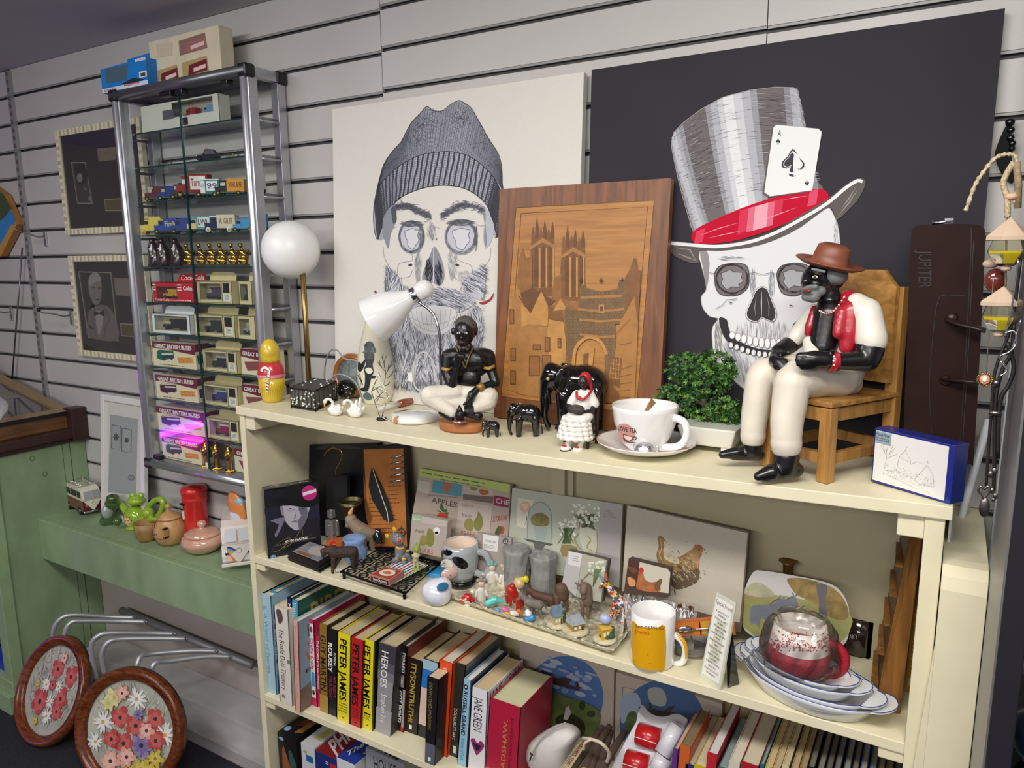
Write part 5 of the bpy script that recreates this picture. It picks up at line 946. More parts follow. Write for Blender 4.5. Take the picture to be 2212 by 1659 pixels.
 # --- black keepsake box with gilt dots
o=BA(745,866,None,.02);s_=sc(o);t=thing('black_trinket_box','small black domed trinket box with gilt dots, right of the beaded box','trinket box',o);mb=MB();mb.ell(o+V((0,.006,21*s_)),(23*s_,.022,22*s_),black);mb.cap(o+V((-.012,0,.034)),o+V((.012,0,.034)),.006,.004,black);mb.build('body',t,remesh=.0022,smooth_it=3)
for a_,b_ in((730,835),(738,842),(748,848),(733,858),(742,860),(752,858),(757,850),(760,840)):mb=MB();mb.ell(P(a_,b_,o.y-.0165),1.7*s_,M('b6a47a',.3,.6),n=8,h=6);mb.build('gilt_dot',t)
# --- two swans
def swan(px,py,k,label,dirn):
 o=BA(px,py,None,.016);s_=sc(o)*k;t=thing('swan_figurine',label,'figurine',o,'white china swans');vd=V((o.x,o.y,0)).normalized();B=lambda a,b,dy=0:o+V((vd.y,-vd.x,0))*a*s_+vd*dy+V((0,0,b*s_))
 mb=MB();mb.ell(B(3,13),(20*s_,.012,13*s_),glz);mb.cap(B(18,15),B(26,26),5*s_,2*s_,glz);mb.tube([B(x,z)for x,z in spl([(-12,14),(-4,22),(-2,33),(-10,41),(-19,38),(-20,31)],4)],[6*s_,4.4*s_,3.6*s_,3.4*s_,4*s_,3*s_],glz,10);mb.ell(B(-19,35),(5*s_,4*s_,5*s_),glz)
 for e in(-1,1):mb.ell(B(6,18,e*.008),(15*s_,.005,9*s_),glz,Matrix.Rotation(-.4,3,'Y'))
 if dirn:mb.cap(B(12,20),B(17,44),7*s_,3*s_,glz);mb.cap(B(4,20,-.006),B(8,40,-.006),6*s_,3*s_,glz)
 mb.build('body',t,remesh=.0014,smooth_it=2);mb=MB();mb.cap(B(-20,32),B(-21,24),2.6*s_,1.2*s_,M('d9a03a',.3));mb.build('beak',t)
swan(722,902,.92,'white china swan with folded wings, left one of the pair',0);swan(764,906,.95,'white china swan with raised wings, right one of the pair',1)
# --- framed round picture, cables
t=thing('small_round_frame','small round wooden framed relief picture standing behind the tall vase','picture',(P(755,860,1.42).x,1.42,1.239));c_=P(757,806,1.42);c_.z=max(c_.z,1.239+.0375);Rl=Matrix.Rotation(pi/2-.12,3,'X');s_=sc(c_);R0=48*s_;c_.z=1.2392+R0
mb=MB();mb.lathe([(R0*.74,.0),(R0*.74,.005),(R0*.82,.008),(R0*.95,.007),(R0,.0),(R0,-.005),(R0*.74,-.005)],c_,M('9a5c28',.25,coat=.6),40,Rl,cap=False);mb.build('frame',t)
mb=MB();mb.lathe([(R0*.76,.001),(R0*.76,.003)],c_,M('77837f',.35,0,.5,90,1.),40,Rl);mb.build('relief',t)
mb=MB();mb.tube(spl([P(a,b,y)for a,b,y in((700,835,1.40),(702,790,1.39),(712,760,1.37),(728,757,1.36),(745,775,1.36),(775,785,1.37),(790,840,1.38))],8),.0022,M('98999a',.4,0,.5,400),8);mb.tube(spl([P(a,b,y)for a,b,y in((705,833,1.37),(725,810,1.36),(748,812,1.36),(770,830,1.36),(782,860,1.37),(790,868,1.38))],8),.0022,M('98999a',.4,0,.5,400),8);tag(mb.build('cable_coil'),'grey braided cable looped between globe lamp and vase','cable')
# --- tall vase
o=BA(815,874,None,.03);s_=sc(o);pr=ps([(27,0),(31,6),(37,22),(41,48),(41,72),(38,100),(30,135),(22,162),(17,180),(16,192),(18,200)]);t=thing('tall_vase','tall cream ceramic vase painted with a dark figure and bare branches','vase',o)
mb=MB();mb.lathe(pr+[(15*s_,199*s_),(13*s_,180*s_)],o,M('e4dfc6',.1,coat=1),44,cap=False);mb.build('body',t);C1=(530,560,4.365);A_=Art(lathef(o,pr,*C1),.0001,.0004,22);dk_=M('20262c',.35);dk2=M('55646a',.35)
A_.poly([(1105,880),(1125,860),(1120,820),(1140,785),(1175,772),(1205,790),(1215,825),(1230,850),(1225,875),(1200,890),(1130,890)],dk2,3);A_.poly([(1130,800),(1170,775),(1205,800),(1205,830),(1160,815),(1135,835)],dk_,3);A_.ellipse(1165,845,25,32,dk_)
A_.poly([(1135,880),(1200,880),(1215,930),(1200,990),(1210,1060),(1190,1110),(1170,1200),(1150,1245),(1100,1240),(1090,1215),(1125,1200),(1130,1090),(1120,1040),(1140,980),(1125,920)],dk_,3);A_.poly([(1140,930),(1095,985),(1070,960),(1065,1040),(1090,1060),(1120,1010)],dk_,2);A_.poly([(1130,1040),(1160,1080),(1200,1065),(1195,1035),(1160,1020)],M('e4dfc6',.2),2);A_.poly([(1195,1095),(1230,1100),(1225,1120),(1190,1125)],dk_);A_.poly([(1110,1290),(1150,1250),(1200,1300),(1160,1330)],dk2,2)
A_.strokes([[(1300,1200),(1320,1080),(1305,980),(1330,900)],[(1318,1060),(1270,1000),(1240,960)],[(1310,1000),(1290,930),(1300,890)],[(1318,1090),(1360,1010),(1380,950)],[(1340,1050),(1345,990)],[(1270,1000),(1265,950)],[(1320,1130),(1370,1090),(1400,1040)],[(1290,1200),(1340,1180),(1360,1150)],[(1360,1010),(1390,990)]],6,M('3a3a44',.4),True,3)
A_.strokes([[(1075,1060),(1100,1150),(1090,1200)],[(1065,1090),(1110,1180)]],6,dk_);A_.build('painted_figure',t)
# --- desk lamp
Y0=BA(905,915,None,.035).y;B=cropP(*C1,Y0);t=thing('desk_lamp','glossy white gooseneck desk lamp with a cone shade and round base','lamp',BA(898,917,None,.045));o=WL[t];s_=sc(o);wl=M('e9e9e8',.08,coat=1)
mb=MB();R0=52*s_;mb.lathe([(R0,0),(R0*1.01,.008),(R0*.97,.014),(R0*.5,.0175),(.0005,.018)],o,wl,48);mb.build('base',t)
A0=B(1205,570,-.055);A1=B(1725,262,.0);ax=(A1-A0).normalized();L_=(A1-A0).length;u,w_=basis(ax);Rl=Matrix((u,w_,ax)).transposed();k=sc(A0)/4.365
prof=[(225,0),(214,.12),(190,.28),(150,.45),(100,.6),(78,.68),(70,.72)];P_=[(r*k,z*L_)for r,z in prof]
mb=MB();mb.lathe(P_+[((r-5)*k,z*L_)for r,z in prof[::-1]],A0,wl,48,Rl,cap=False);mb.build('shade',t);mb=MB();mb.lathe([(74*k,.72*L_),(76*k,.73*L_),(76*k,.80*L_),(74*k,.81*L_)],A0,chrome,36,Rl);mb.build('chrome_ring',t)
mb=MB();mb.lathe([(78*k,.81*L_),(88*k,.83*L_),(88*k,.95*L_),(74*k,1.02*L_),(30*k,1.06*L_),(.0004,1.065*L_)],A0,wl,36,Rl);mb.build('cap',t)
mb=MB();mb.ell(A0+ax*.012,88*k,M('cfccc4',.15,coat=.5),n=24,h=16);mb.build('bulb',t)
pts=spl([A0+ax*L_*.8+V((0,.0,-70*k)),B(1760,500,0),B(1815,630,0),B(1838,780,0),B(1838,950,.0),V((B(1838,950).x,B(1838,950).y,o.z+.015))],30);N=len(pts);mb=MB();mb.tube(pts,[(15 if(i%2)else 12)*k if i<N*.72 else 12*k for i in range(N)],M('a3a3a8',.18,1.),10);mb.build('gooseneck',t)
mb=MB();mb.tube(spl([B(a,b,.06)for a,b in((1690,1260),(1600,1200),(1590,1050),(1610,930),(1680,875),(1750,930),(1790,1060),(1830,1230))],8),.0019,M('c9c9c6',.4),8);mb.build('cable',t)
mb=MB();p=B(1555,1112,.05);mb.box(p,(.0135,.0006,.0215),M('e6e6e4',.4));tag_=mb.build('cable_tag',t)
# --- wooden handled tool
B=cropP(*C1,1.33);t=thing('wood_handled_tool','white tube with a reddish brown turned wooden handle, lying behind the lamp base','tool',T(880,872));z0=ztop(-1.,1.36)+.011
a,b,c=[V((p.x,p.y,z0))for p in(PZ(818,884,z0),PZ(862,873,z0),PZ(925,856,z0))];mb=MB();mb.tube([b,b.lerp(c,.1),b.lerp(c,.3),b.lerp(c,.35),b.lerp(c,.7),c],[.009,.0105,.0095,.0085,.0105,.009],M('8a3f20',.2,coat=.6),14);mb.build('handle',t);mb=MB();mb.tube([a,b],[.0045,.006],M('e3e1da',.3),12);mb.build('shaft',t)
# --- chrome wire figure on black base with key ring
B=cropP(*C1,T(822,908).y);t=thing('wire_sculpture','small chrome wire sculpture on a black disc with a wooden bead key ring','ornament',T(822,908));s_=sc(WL[t])/4.365;mb=MB();mb.lathe([(48*s_,0),(50*s_,.003),(44*s_,.006)],WL[t]+V((0,.004,0)),blackp,28);mb.build('base',t)
mb=MB()
for L in([(1265,1480),(1230,1380),(1190,1250),(1260,1070),(1345,1300),(1290,1480)],[(1260,1075),(1210,1200),(1290,1240),(1230,1290),(1320,1310)],[(1200,1240),(1280,1190),(1300,1250),(1220,1330),(1300,1380)],[(1290,1480),(1310,1410),(1350,1290)],[(1225,1180),(1240,1230),(1270,1290),(1240,1340)],[(1280,1480),(1340,1520)]):mb.tube([B(a,b,.003*sin(a))for a,b in L],5*s_,chrome,6)
mb.build('wire_figure',t);mb=MB();c=T(859,916);mb.ell(c+V((0,0,.009)),.0092,woodmat('striped_bead','8a5a2a','d0a060','Z',30));mb.build('wooden_bead',t)
mb=MB();q=T(842,910)
for k in range(8):p=q.lerp(c,k/8);mb.ell(p+V((0,0,.002)),(.0018,.0012,.0014),chrome,n=8,h=6)
mb.build('chain',t)
# ---------------------------------------------------------------- figures (own limbs, clothes as parts)
C2=(880,640,4.484);skin=M('121113',.36,coat=.12);cot=M('d9d2c2',.5,0,.1,26,.15)
def eyes(t,B,pts,r,dy):
 for a,b in pts:
  mb=MB();mb.ell(B(a,b,dy),(r*1.3,r*.6,r*.8),M('ddd6cc',.2),n=10,h=8);e_=mb.build('eye',t);mb=MB();mb.ell(B(a,b,dy-r*.5),r*.55,M('141010',.1),n=8,h=6);mb.build('pupil',e_)
o=BA(1001,937,None,.042);Y0=o.y;B=cropV(*C2,o);k=sc(o)/4.484;t=thing('sitting_man_figurine','figurine of a bare chested cross-legged man in white trousers with a hand at his chin','figurine',o)
mb=MB();mb.lathe([(242*k,0),(248*k,.004),(250*k,62*k),(240*k,80*k),(.0004,82*k)],o,M('a5673c',.55,0,.12,30),44,sy=.8);mb.build('base',t)
mb=MB();H=lambda a,b,dy,ra,c,d,dy2,rb:mb.cap(B(a,b,dy),B(c,d,dy2),ra*k,rb*k,skin)
mb.ell(B(553,350,-.005),(98*k,100*k,128*k),skin);mb.ell(B(535,455,-.018),(52*k,45*k,45*k),skin);mb.cap(B(527,360,-.026),B(527,405,-.032),12*k,21*k,skin);mb.ell(B(440,340,0),(18*k,20*k,36*k),skin);mb.ell(B(665,345,0),(18*k,20*k,36*k),skin)
H(565,470,.004,62,580,570,.006,90);mb.ell(B(585,620,.004),(200*k,105*k,130*k),skin);mb.ell(B(500,640,-.006),(92*k,70*k,70*k),skin);mb.ell(B(690,640,-.006),(92*k,70*k,70*k),skin);mb.ell(B(585,790,.004),(140*k,95*k,130*k),skin)
H(430,575,.004,78,745,575,.004,78);H(480,700,.002,80,690,700,.002,80);H(395,580,.004,68,375,720,.0,56);H(375,720,.0,54,430,890,-.014,44);H(430,890,-.014,44,480,700,-.024,34);H(480,700,-.024,30,500,610,-.028,38)
for q in range(4):H(470+q*26,590,-.034,13,480+q*24,545+q*6,-.04,12);H(480+q*24,545+q*6,-.04,12,500+q*16,580,-.046,10)
H(500,560,-.036,12,520,490,-.034,10)
H(785,580,.004,68,815,720,.002,54);H(815,720,.002,52,855,840,-.008,46);H(855,840,-.008,44,720,880,-.024,34);H(690,885,-.026,32,620,960,-.034,40)
H(620,950,-.034,38,590,1060,-.038,36)
for q in range(4):H(560+q*24,1070,-.04,13,565+q*24,1130+q*4,-.044,10)
H(600,990,-.044,14,545,1050,-.046,11);H(340,1120,-.03,44,420,1180,-.036,34);H(560,1130,-.034,34,690,1160,-.034,44);mb.build('body',t,remesh=.0017,smooth_it=2)
mb=MB();H2=lambda a,b,dy,ra,c,d,dy2,rb:mb.cap(B(a,b,dy),B(c,d,dy2),ra*k,rb*k,cot)
mb.ell(B(570,930,.0),(170*k,110*k,85*k),cot);H2(480,930,-.01,80,215,960,-.02,92);H2(215,980,-.02,90,430,1120,-.034,58);H2(640,940,-.01,80,790,970,-.02,92);H2(780,1020,-.022,90,560,1120,-.03,50);H2(350,1010,-.014,80,640,1060,-.012,80);mb.build('trousers',t,remesh=.0019,smooth_it=3)
mb=MB();gh=M('55524e',.85,0,.5,300,.8);mb.ell(B(560,285,.002),(108*k,100*k,95*k),gh);mb.ell(B(600,320,.012),(85*k,85*k,90*k),gh);mb.build('hair',t,deform=lambda p:p+V((noise.noise(p*400),noise.noise(p*420+V((5,0,0))),noise.noise(p*380+V((0,7,0)))))*.0012)
mb=MB();gb=M('6f6b66',.85,0,.5,300,.8);mb.ell(B(530,488,-.016),(50*k,44*k,34*k),gb);mb.ell(B(485,460,-.012),(14*k,20*k,40*k),gb);mb.ell(B(590,462,-.01),(14*k,20*k,40*k),gb);mb.build('beard',t)
mb=MB();mb.ell(B(524,445,-.0305),(28*k,12*k,12*k),M('6a2a2c',.3));mb.build('mouth',t);eyes(t,B,((494,356),(566,357)),14*k,-.0265)
mb=MB();mb.tube(spl([B(465,480,-.018),B(500,570,-.03),B(540,650,-.03),B(562,690,-.03),B(590,600,-.03),B(640,490,-.012)],5),7*k,M('8d7434',.35,.6),6);mb.build('necklace',t)
for a,b,c,d in((340,700,415,705),(735,690,840,675)):mb=MB();mb.tube([B(a,b,-.012),B((a+c)/2,b+12,-.022),B(c,d,-.012)],17*k,M('b08a4a',.4),8);mb.build('arm_band',t)
mb=MB();mb.tube([B(730,862,-.03),B(690,895,-.036)],36*k,M('a08038',.4,.4,.4,200),12);mb.build('bracelet',t)
c=B(508,1215,-.052);c.z=max(c.z,o.z+84*k);mb=MB();mb.lathe([(66*k,0),(70*k,.003),(60*k,.002)],c,chrome,24);mb.lathe([(50*k,.002),(.0004,.006)],c,M('7c1a20',.5),16);mb.ell(c+V((0,0,62*k)),(46*k,42*k,60*k),skin);mb.lathe([(40*k,85*k),(20*k,130*k),(3*k,160*k)],c,skin,16);mb.build('carved_head_on_dish',t)
# elephants
def elephant(cx,cy,kk,bx,by,r,label,tuskc='0c0b0c',rem=.002):
 o=BA(bx,by,None,r);k=sc(o)/4.484*kk;t=thing('elephant_figurine',label,'figurine',o,'ebony elephants');Bv=cropV(*C2,o);B=lambda a,b,dy=0:Bv(cx+(a-1140)*kk,cy+(b-1200)*kk,dy*kk if abs(dy)<.03 else dy);mb=MB();vd=V((o.x,o.y,0)).normalized()
 C=lambda a,b,dy,ra,c,d,dy2,rb:mb.cap(B(a,b,dy),B(c,d,dy2),ra*k,rb*k,ebony)
 mb.ell(B(1180,1130),(115*k,84*k,92*k),ebony);mb.ell(B(1110,1125),(90*k,80*k,86*k),ebony);mb.ell(B(1025,1095),(58*k,52*k,62*k),ebony);mb.ell(B(1015,1060),(36*k,34*k,32*k),ebony)
 C(1000,1110,0,40,985,1200,0,26);C(985,1200,0,26,984,1290,0,17);C(984,1290,0,17,1002,1348,0,12);C(1002,1348,0,12,1012,1330,0,8)
 for dy in(-.012,.014):
  C(1080,1190,dy,40,1074,1335,dy,28);C(1235,1180,dy,46,1240,1335,dy,30);mb.lathe([(32*k,0),(31*k,12*k),(20*k,30*k)],B(1074-(dy>0)*14,1362,dy),ebony,14);mb.lathe([(34*k,0),(32*k,12*k),(22*k,30*k)],B(1240-(dy>0)*14,1362,dy),ebony,14)
 C(1285,1130,0,10,1294,1250,0,6);C(1294,1250,0,7,1302,1325,0,9);mb.build('body',t,remesh=rem*kk**.6,smooth_it=3)
 for s_ in(-1,1):mb=MB();mb.ell(B(1075,1105,0)+vd*s_*78*k,(42*k,8*k,62*k),ebony,rotz(math.atan2(-vd.x,vd.y))@Matrix.Rotation(.15,3,'Y')@Matrix.Rotation(-s_*.25,3,'Z'));mb.build('ear',t)
 for s_ in(-1,1):
  mb=MB();mb.cap(B(1000,1165)+vd*s_*30*k,B(975 if tuskc!='0c0b0c' else 1015,1235)+vd*s_*36*k,10*k,3*k,M(tuskc,.25));mb.build('tusk',t);mb=MB();mb.ell(B(1002,1102)+vd*s_*48*k,9*k,M('b9a878',.3),n=8,h=6);mb.build('eye',t)
elephant(1640,980,2.0,1235,938,.02,'large black ebony elephant standing in front of the inlaid wood picture',rem=.0024)
elephant(1145,1200,1.0,1132,945,.02,'medium black ebony elephant between the sitting man and the woman figurine',rem=.0018)
elephant(815,1290,.54,1056,946,.012,'tiny black elephant with yellow tusks beside the terracotta base','c9a04a',rem=.0019)
# seated woman figurine
o=BA(1240,975,None,.03);Y0=o.y;B=cropV(*C2,o);k=sc(o)/4.484;t=thing('seated_woman_figurine','small figurine of a woman in a white ruffled dress and red headscarf on a chair','figurine',o);sk2=M('2b2321',.4);wd_=M('e6e2da',.45,0,.05,60);rs=M('b8202a',.4)
mb=MB();C=lambda a,b,dy,ra,c,d,dy2,rb,m:mb.cap(B(a,b,dy),B(c,d,dy2),ra*k,rb*k,m)
mb.ell(B(1703,825,-.004),(44*k,46*k,62*k),sk2);C(1686,840,-.012,8,1682,850,-.014,12,sk2);C(1710,880,0,24,1715,930,.0,34,sk2);C(1580,1040,-.004,32,1575,1100,-.014,30,sk2);C(1575,1100,-.014,28,1650,1135,-.026,22,sk2);C(1800,1060,-.002,32,1790,1110,-.012,28,sk2);C(1790,1110,-.012,26,1690,1130,-.026,20,sk2)
for q in range(4):C(1640+q*5,1118+q*8,-.03,7,1675+q*5,1116+q*9,-.033,6,sk2)
mb.build('body',t,remesh=.0013,smooth_it=2)
mb=MB();C(1710,960,.002,70,1705,1100,.0,90,wd_);C(1640,950,0,44,1590,1030,-.004,46,wd_);C(1770,950,0,44,1810,1040,-.002,50,wd_);mb.ell(B(1670,1160,-.012),(135*k,110*k,60*k),wd_);mb.build('blouse',t,remesh=.0016,smooth_it=2)
mb=MB();z0=B(1620,1370).z
for j in range(5):
 pts=[];yy_=1190+j*42;R1=(118+j*9)*k
 for q in range(60):a=2*pi*q/60;rr=R1*(1+.07*sin(a*(9+j)));pts.append(B(1635-j*3,yy_,-.014)+V((cos(a)*rr,sin(a)*rr*.72,.0016*sin(a*(9+j)+1))))
 mb.tube(pts,25*k,wd_,8,closed=True)
mb.ell(B(1635,1260,-.014),(118*k,88*k,100*k),wd_);mb.build('ruffled_skirt',t)
for a,b in((1535,1468),(1655,1482)):
 mb=MB();p=B(a,b,-.02);mb.ell(p,(52*k,.014,30*k),M('e6e2dc',.3));mb.cap(p+V((.002,.004,.004)),p+V((.003,.008,.016)),28*k,26*k,M('e6e2dc',.3));mb.build('shoe',t);mb=MB();mb.ell(p+V((0,0,-20*k)),(54*k,.0145,12*k),M('3a2620',.4));mb.build('sole',t);mb=MB();mb.ell(p+V((0,-.006,24*k)),(24*k,.004,10*k),rs);mb.build('shoe_bow',t)
mb=MB();mb.ell(B(1640,1095,-.03),(80*k,60*k,44*k),M('4a403a',.8,0,.4,300,.6));mb.build('bundle',t)
mb=MB();mb.ell(B(1722,795,.004),(58*k,54*k,66*k),rs);mb.cap(B(1760,800,.006),B(1785,900,.006),26*k,12*k,rs);mb.build('headscarf',t,deform=None);mb=MB();mb.tube(spl([B(1640,925,-.008),B(1645,980,-.018),B(1690,1000,-.02),B(1750,960,-.018),B(1785,900,-.004)],5),12*k,rs,8);mb.cap(B(1672,985,-.02),B(1665,1005,-.021),16*k,6*k,rs);mb.build('neckerchief',t)
mb=MB();br=M('3c2c22',.45)
for a,b,c,d,dy,dy2 in((1745,1480,1760,1250,-.012,-.012),(1830,1440,1850,960,.02,.02),(1520,1410,1520,1300,-.012,-.012)):mb.tube([B(a,b,dy),B(c,d,dy2)],17*k,br,4)
for y1,y2 in((1260,1240),(1330,1310),(1400,1380)):mb.tube([B(1755,y1,-.012),B(1835,y2,.02)],12*k,br,4)
mb.build('chair',t);eyes(t,B,((1683,822),(1712,822)),7*k,-.0155);mb=MB();mb.ell(B(1690,858,-.015),(14*k,6*k,6*k),M('8c3a3c',.3));mb.build('mouth',t)
# --- big cup, saucer, infuser
C3=(1270,700,5.185);o=BA(1395,1002,None,.078);k=sc(o)/5.185;t=thing('saucer','wide white saucer with a thin pink rim line under the big teacup','saucer',o)
mb=MB();R0=552*k;wg=M('ecebe8',.1,coat=1);mb.lathe([(R0*.45,0),(R0*.5,.002),(R0*.8,.010),(R0,.0215),(R0*1.0,.0235),(R0*.97,.0225),(R0*.75,.0115),(R0*.5,.0055),(.0004,.005)],o,wg,64);mb.build('dish',t);mb=MB();mb.lathe([(R0*.985,.0238),(R0*.995,.0242),(R0*1.003,.0236)],o,M('b98a84',.3),64,cap=False);mb.build('rim_line',t)
o2=o+V((-.004,.0,.0055));c_=P(1270+632/5.185,700+905/5.185,o2.y);H=c_.z-o2.z;R1=368*k;t=thing('teacup','oversized white I LOVE TEA cup standing on the saucer','cup',o2)
cp=[(R1*.50,0),(R1*.52,H*.03),(R1*.66,H*.14),(R1*.82,H*.34),(R1*.93,H*.6),(R1*.99,H*.9),(R1,H)];mb=MB();mb.lathe(cp+[(R1*.985,H*1.012),(R1*.955,H),(R1*.94,H*.88),(R1*.87,H*.55),(R1*.7,H*.25),(R1*.45,H*.1),(.0004,H*.09)],o2,wg,64);mb.build('bowl',t)
B=cropP(*C3,o2.y-.005);mb=MB();mb.tube(spl([B(930,1050,0),B(1010,1062,-.004),B(1085,1110,-.008),B(1108,1210,-.008),B(1070,1320,-.008),B(980,1375,-.006),B(800,1380,0)],6),[46*k,44*k,42*k,40*k,40*k,40*k,46*k],wg,16);mb.build('handle',t)
A_=Art(lathef(o2,cp,*C3),.0001,.0003,25);A_.poly([(335,1180),(350,1130),(400,1115),(460,1130),(505,1180),(525,1250),(500,1310),(455,1330),(400,1320),(350,1260)],M('c98f86',.3),3)
tb=M('4a1f24',.35);A_.text('I',(316,1190),(324,1190),(310,1135),tb,.02);A_.text('LOVE TEA',(345,1190),(550,1222),(338,1140),tb,.02)
A_.poly([(403,1235),(500,1262),(495,1290),(475,1312),(430,1305),(408,1270)],M('e6cfc0',.3),2);A_.strokes([[(403,1232),(450,1250),(502,1262),(492,1292),(470,1310),(430,1300),(407,1265),(403,1232)],[(500,1270),(530,1262),(545,1275),(530,1295),(500,1290)],[(400,1270),(420,1305),(470,1325),(525,1325)]],8,tb,False,3);A_.build('lettering',t)
t=thing('tea_infuser','chrome teapot shaped tea infuser on a ball chain hanging over the cup rim','infuser',B(635,1480,-.045));q=B(635,1400,-.042);hm=M('c9c9cc',.1,1.,0,200,.6)
mb=MB();mb.lathe([(100*k,-60*k),(112*k,-45*k),(108*k,0),(85*k,45*k),(45*k,70*k),(.0004,78*k)],q,hm,28);mb.build('ball',t);mb=MB();mb.tube(spl([q+V((-100*k,0,-30*k)),q+V((-120*k,0,0)),q+V((-125*k,0,40*k)),q+V((-145*k,0,70*k))],4),[12*k,9*k,8*k],hm,8);mb.build('spout',t);mb=MB();mb.tube(spl([q+V((95*k,0,10*k)),q+V((115*k,0,45*k)),q+V((150*k,0,40*k)),q+V((148*k,0,0)),q+V((110*k,0,-35*k))],4),8*k,hm,8);mb.build('handle',t)
mb=MB();N=34
for i in range(N):p=B(635-15*(1-i/N),1330-(1330-975)*(i/N),-.042+.006*(i/N));mb.ell(p,6*k,chrome,n=6,h=5)
mb.build('chain',t);mb=MB();f0=B(650,970,-.035);mb.hexa([B(632,970,-.05),B(680,972,-.05),B(680,972,-.049),B(632,970,-.049),B(712,822,-.02),B(762,885,-.02),B(762,885,-.019),B(712,822,-.019)],M('8f6a48',.5));mb.build('paper_tag',t)
# --- artificial bonsai in a white planter
B=cropP(*C3,1.40);k=sc(P(1520,850,1.40))/5.185;o=T(1540,960);t=thing('bonsai_plant','artificial bonsai with dense green leaf clusters in a white rectangular planter','plant',(B(1400,1300).x,1.38,1.2375))
pt=M('dcd9d0',.25,coat=.3);za=1.2385;c_=PZ(1270+1540/5.185,700+1415/5.185,1.236);pl=PZ(1270+1140/5.185,700+1340/5.185,1.236);mb=MB();x0,x1=pl.x-.01,B(1760,1300).x;Ry=rotz(-.0)
mb.hexa([(x0+.012,1.335,za+.008),(x1-.01,1.335,za+.008),(x1-.01,1.425,za+.008),(x0+.012,1.425,za+.008),(x0,1.325,za+.045),(x1,1.325,za+.045),(x1,1.432,za+.045),(x0,1.432,za+.045)],pt)
for xx in(x0+.014,x1-.03):mb.b2(xx,xx+.016,1.337,1.42,za,za+.01,pt)
mb.build('planter',t,bev=.003);mb=MB();brn=M('4a3626',.8,0,.3,60,.5);base=V((B(1380,1150).x,1.385,za+.04));
for L in([(1380,1150),(1350,1000),(1330,850),(1250,650)],[(1340,900),(1200,850),(1000,800)],[(1360,1020),(1430,980),(1500,1000)],[(1320,800),(1400,650),(1450,560)]):mb.tube(spl([V((B(a,b).x,1.385,B(a,b,-.015).z))for a,b in L],4),[34*k,16*k],brn,8)
mb.lathe([(.03,0),(.0004,.004)],base-V((0,0,.002)),M('5a5040',.9),16,sx=1.6);mb.build('trunk',t)
lv=[M(c,.4,0,.15,80)for c in('3f6a2a','4f7d30','2f5a2e','67913c','27492a')];mb=MB();rb=random.Random(4)
cl=[(1180,520,290,190),(1430,470,230,160),(1350,640,260,150),(1560,560,110,120),(960,800,190,110),(1080,880,150,130),(1120,960,90,90),(1560,950,190,130),(1330,1080,150,130),(1480,1170,190,150),(1600,1100,110,160),(1400,960,110,110),(1230,760,160,110)]
for cx,cy,rx,ry in cl:
 for _ in range(int(rx*ry/220)):
  v_=V((rb.gauss(0,1),rb.gauss(0,1),rb.gauss(0,1))).normalized()*rb.uniform(.7,1.03);c0=V((B(cx,cy).x,1.385,B(cx,cy,-.015).z))+V((v_.x*rx*k,v_.y*min(rx,200)*k*.62,v_.z*ry*k));ax=(v_+V((rb.gauss(0,.5),rb.gauss(0,.5)-.2,rb.gauss(0,.5)+.2))).normalized();u,w_=basis(ax);m=rb.choice(lv)
  for j in range(6):
   a=j*pi/3+rb.random();dd=(u*cos(a)+w_*sin(a)+ax*.7).normalized();sd=ax.cross(dd).normalized();l=rb.uniform(.0065,.0095);mb.add([c0,c0+dd*l*.55+sd*l*.2,c0+dd*l,c0+dd*l*.55-sd*l*.2],[(0,1,2,3)],m)
mb.build('foliage',t)['kind']='stuff'
# --- wooden chair and the big seated figure
C4=(1520,500,2.72);pine=woodmat('pine_wood','8c6230','b98a4a','Z',6,.4);pineX=woodmat('pine_seat','8c6230','b98a4a','X',6,.4)
fd=V((-.48,-.877,0));sd_=V((.877,-.48,0));A0=T(1779,1046);A0+=V((0,.012,0));wdt,dep=.115,.168;ch=thing('wooden_chair','small pine chair carrying the large seated man figure','chair',A0-sd_*wdt/2-fd*dep/2);zb=1.2385
def cp_(s,d,z):return V((A0.x,A0.y,0))-sd_*s-fd*d+V((0,0,z))
Rc=Matrix((sd_,-fd,V((0,0,1)))).transposed();sh=P(1779,872,A0.y).z;bh=P(1940,606,cp_(0,dep,0).y).z
for s,d,h in((0,0,sh-.006),(wdt,0,sh-.006),(0,dep,bh-.01),(wdt,dep,bh-.01)):
 zl=ztop(cp_(s,d,0).x,cp_(s,d,0).y)+.0005;mb=MB();mb.box(cp_(s,d,(zl+h)/2),(.021,.019,h-zl),pine,Rc);mb.build('leg',ch,bev=.0015)
mb=MB();mb.box(cp_(wdt/2,dep/2-.004,sh),(wdt+.022,dep+.012,.009),pineX,Rc);mb.build('seat',ch,bev=.002)
for z,q in((sh-.018,.022),(1.2385+.035,.018)):
 for s0,d0,dx,dy in((0,dep/2,.012,dep),(wdt,dep/2,.012,dep),(wdt/2,0,wdt,.012),(wdt/2,dep,wdt,.012)):mb=MB();mb.box(cp_(s0,d0,z),(dx,dy,q),pine,Rc);mb.build('rail',ch,bev=.001)
mb=MB();z1=P(1890,582,cp_(wdt/2,dep,0).y).z;pts=[cp_(-.004,dep-.012,sh+.02),cp_(wdt+.01,dep-.012,sh+.02),cp_(wdt+.01,dep-.012,z1-.02),cp_(wdt-.014,dep-.012,z1),cp_(.02,dep-.012,z1),cp_(-.004,dep-.012,z1-.028)];mb.ext(pts,fd*.009,pineX);mb.build('backrest',ch,bev=.001)
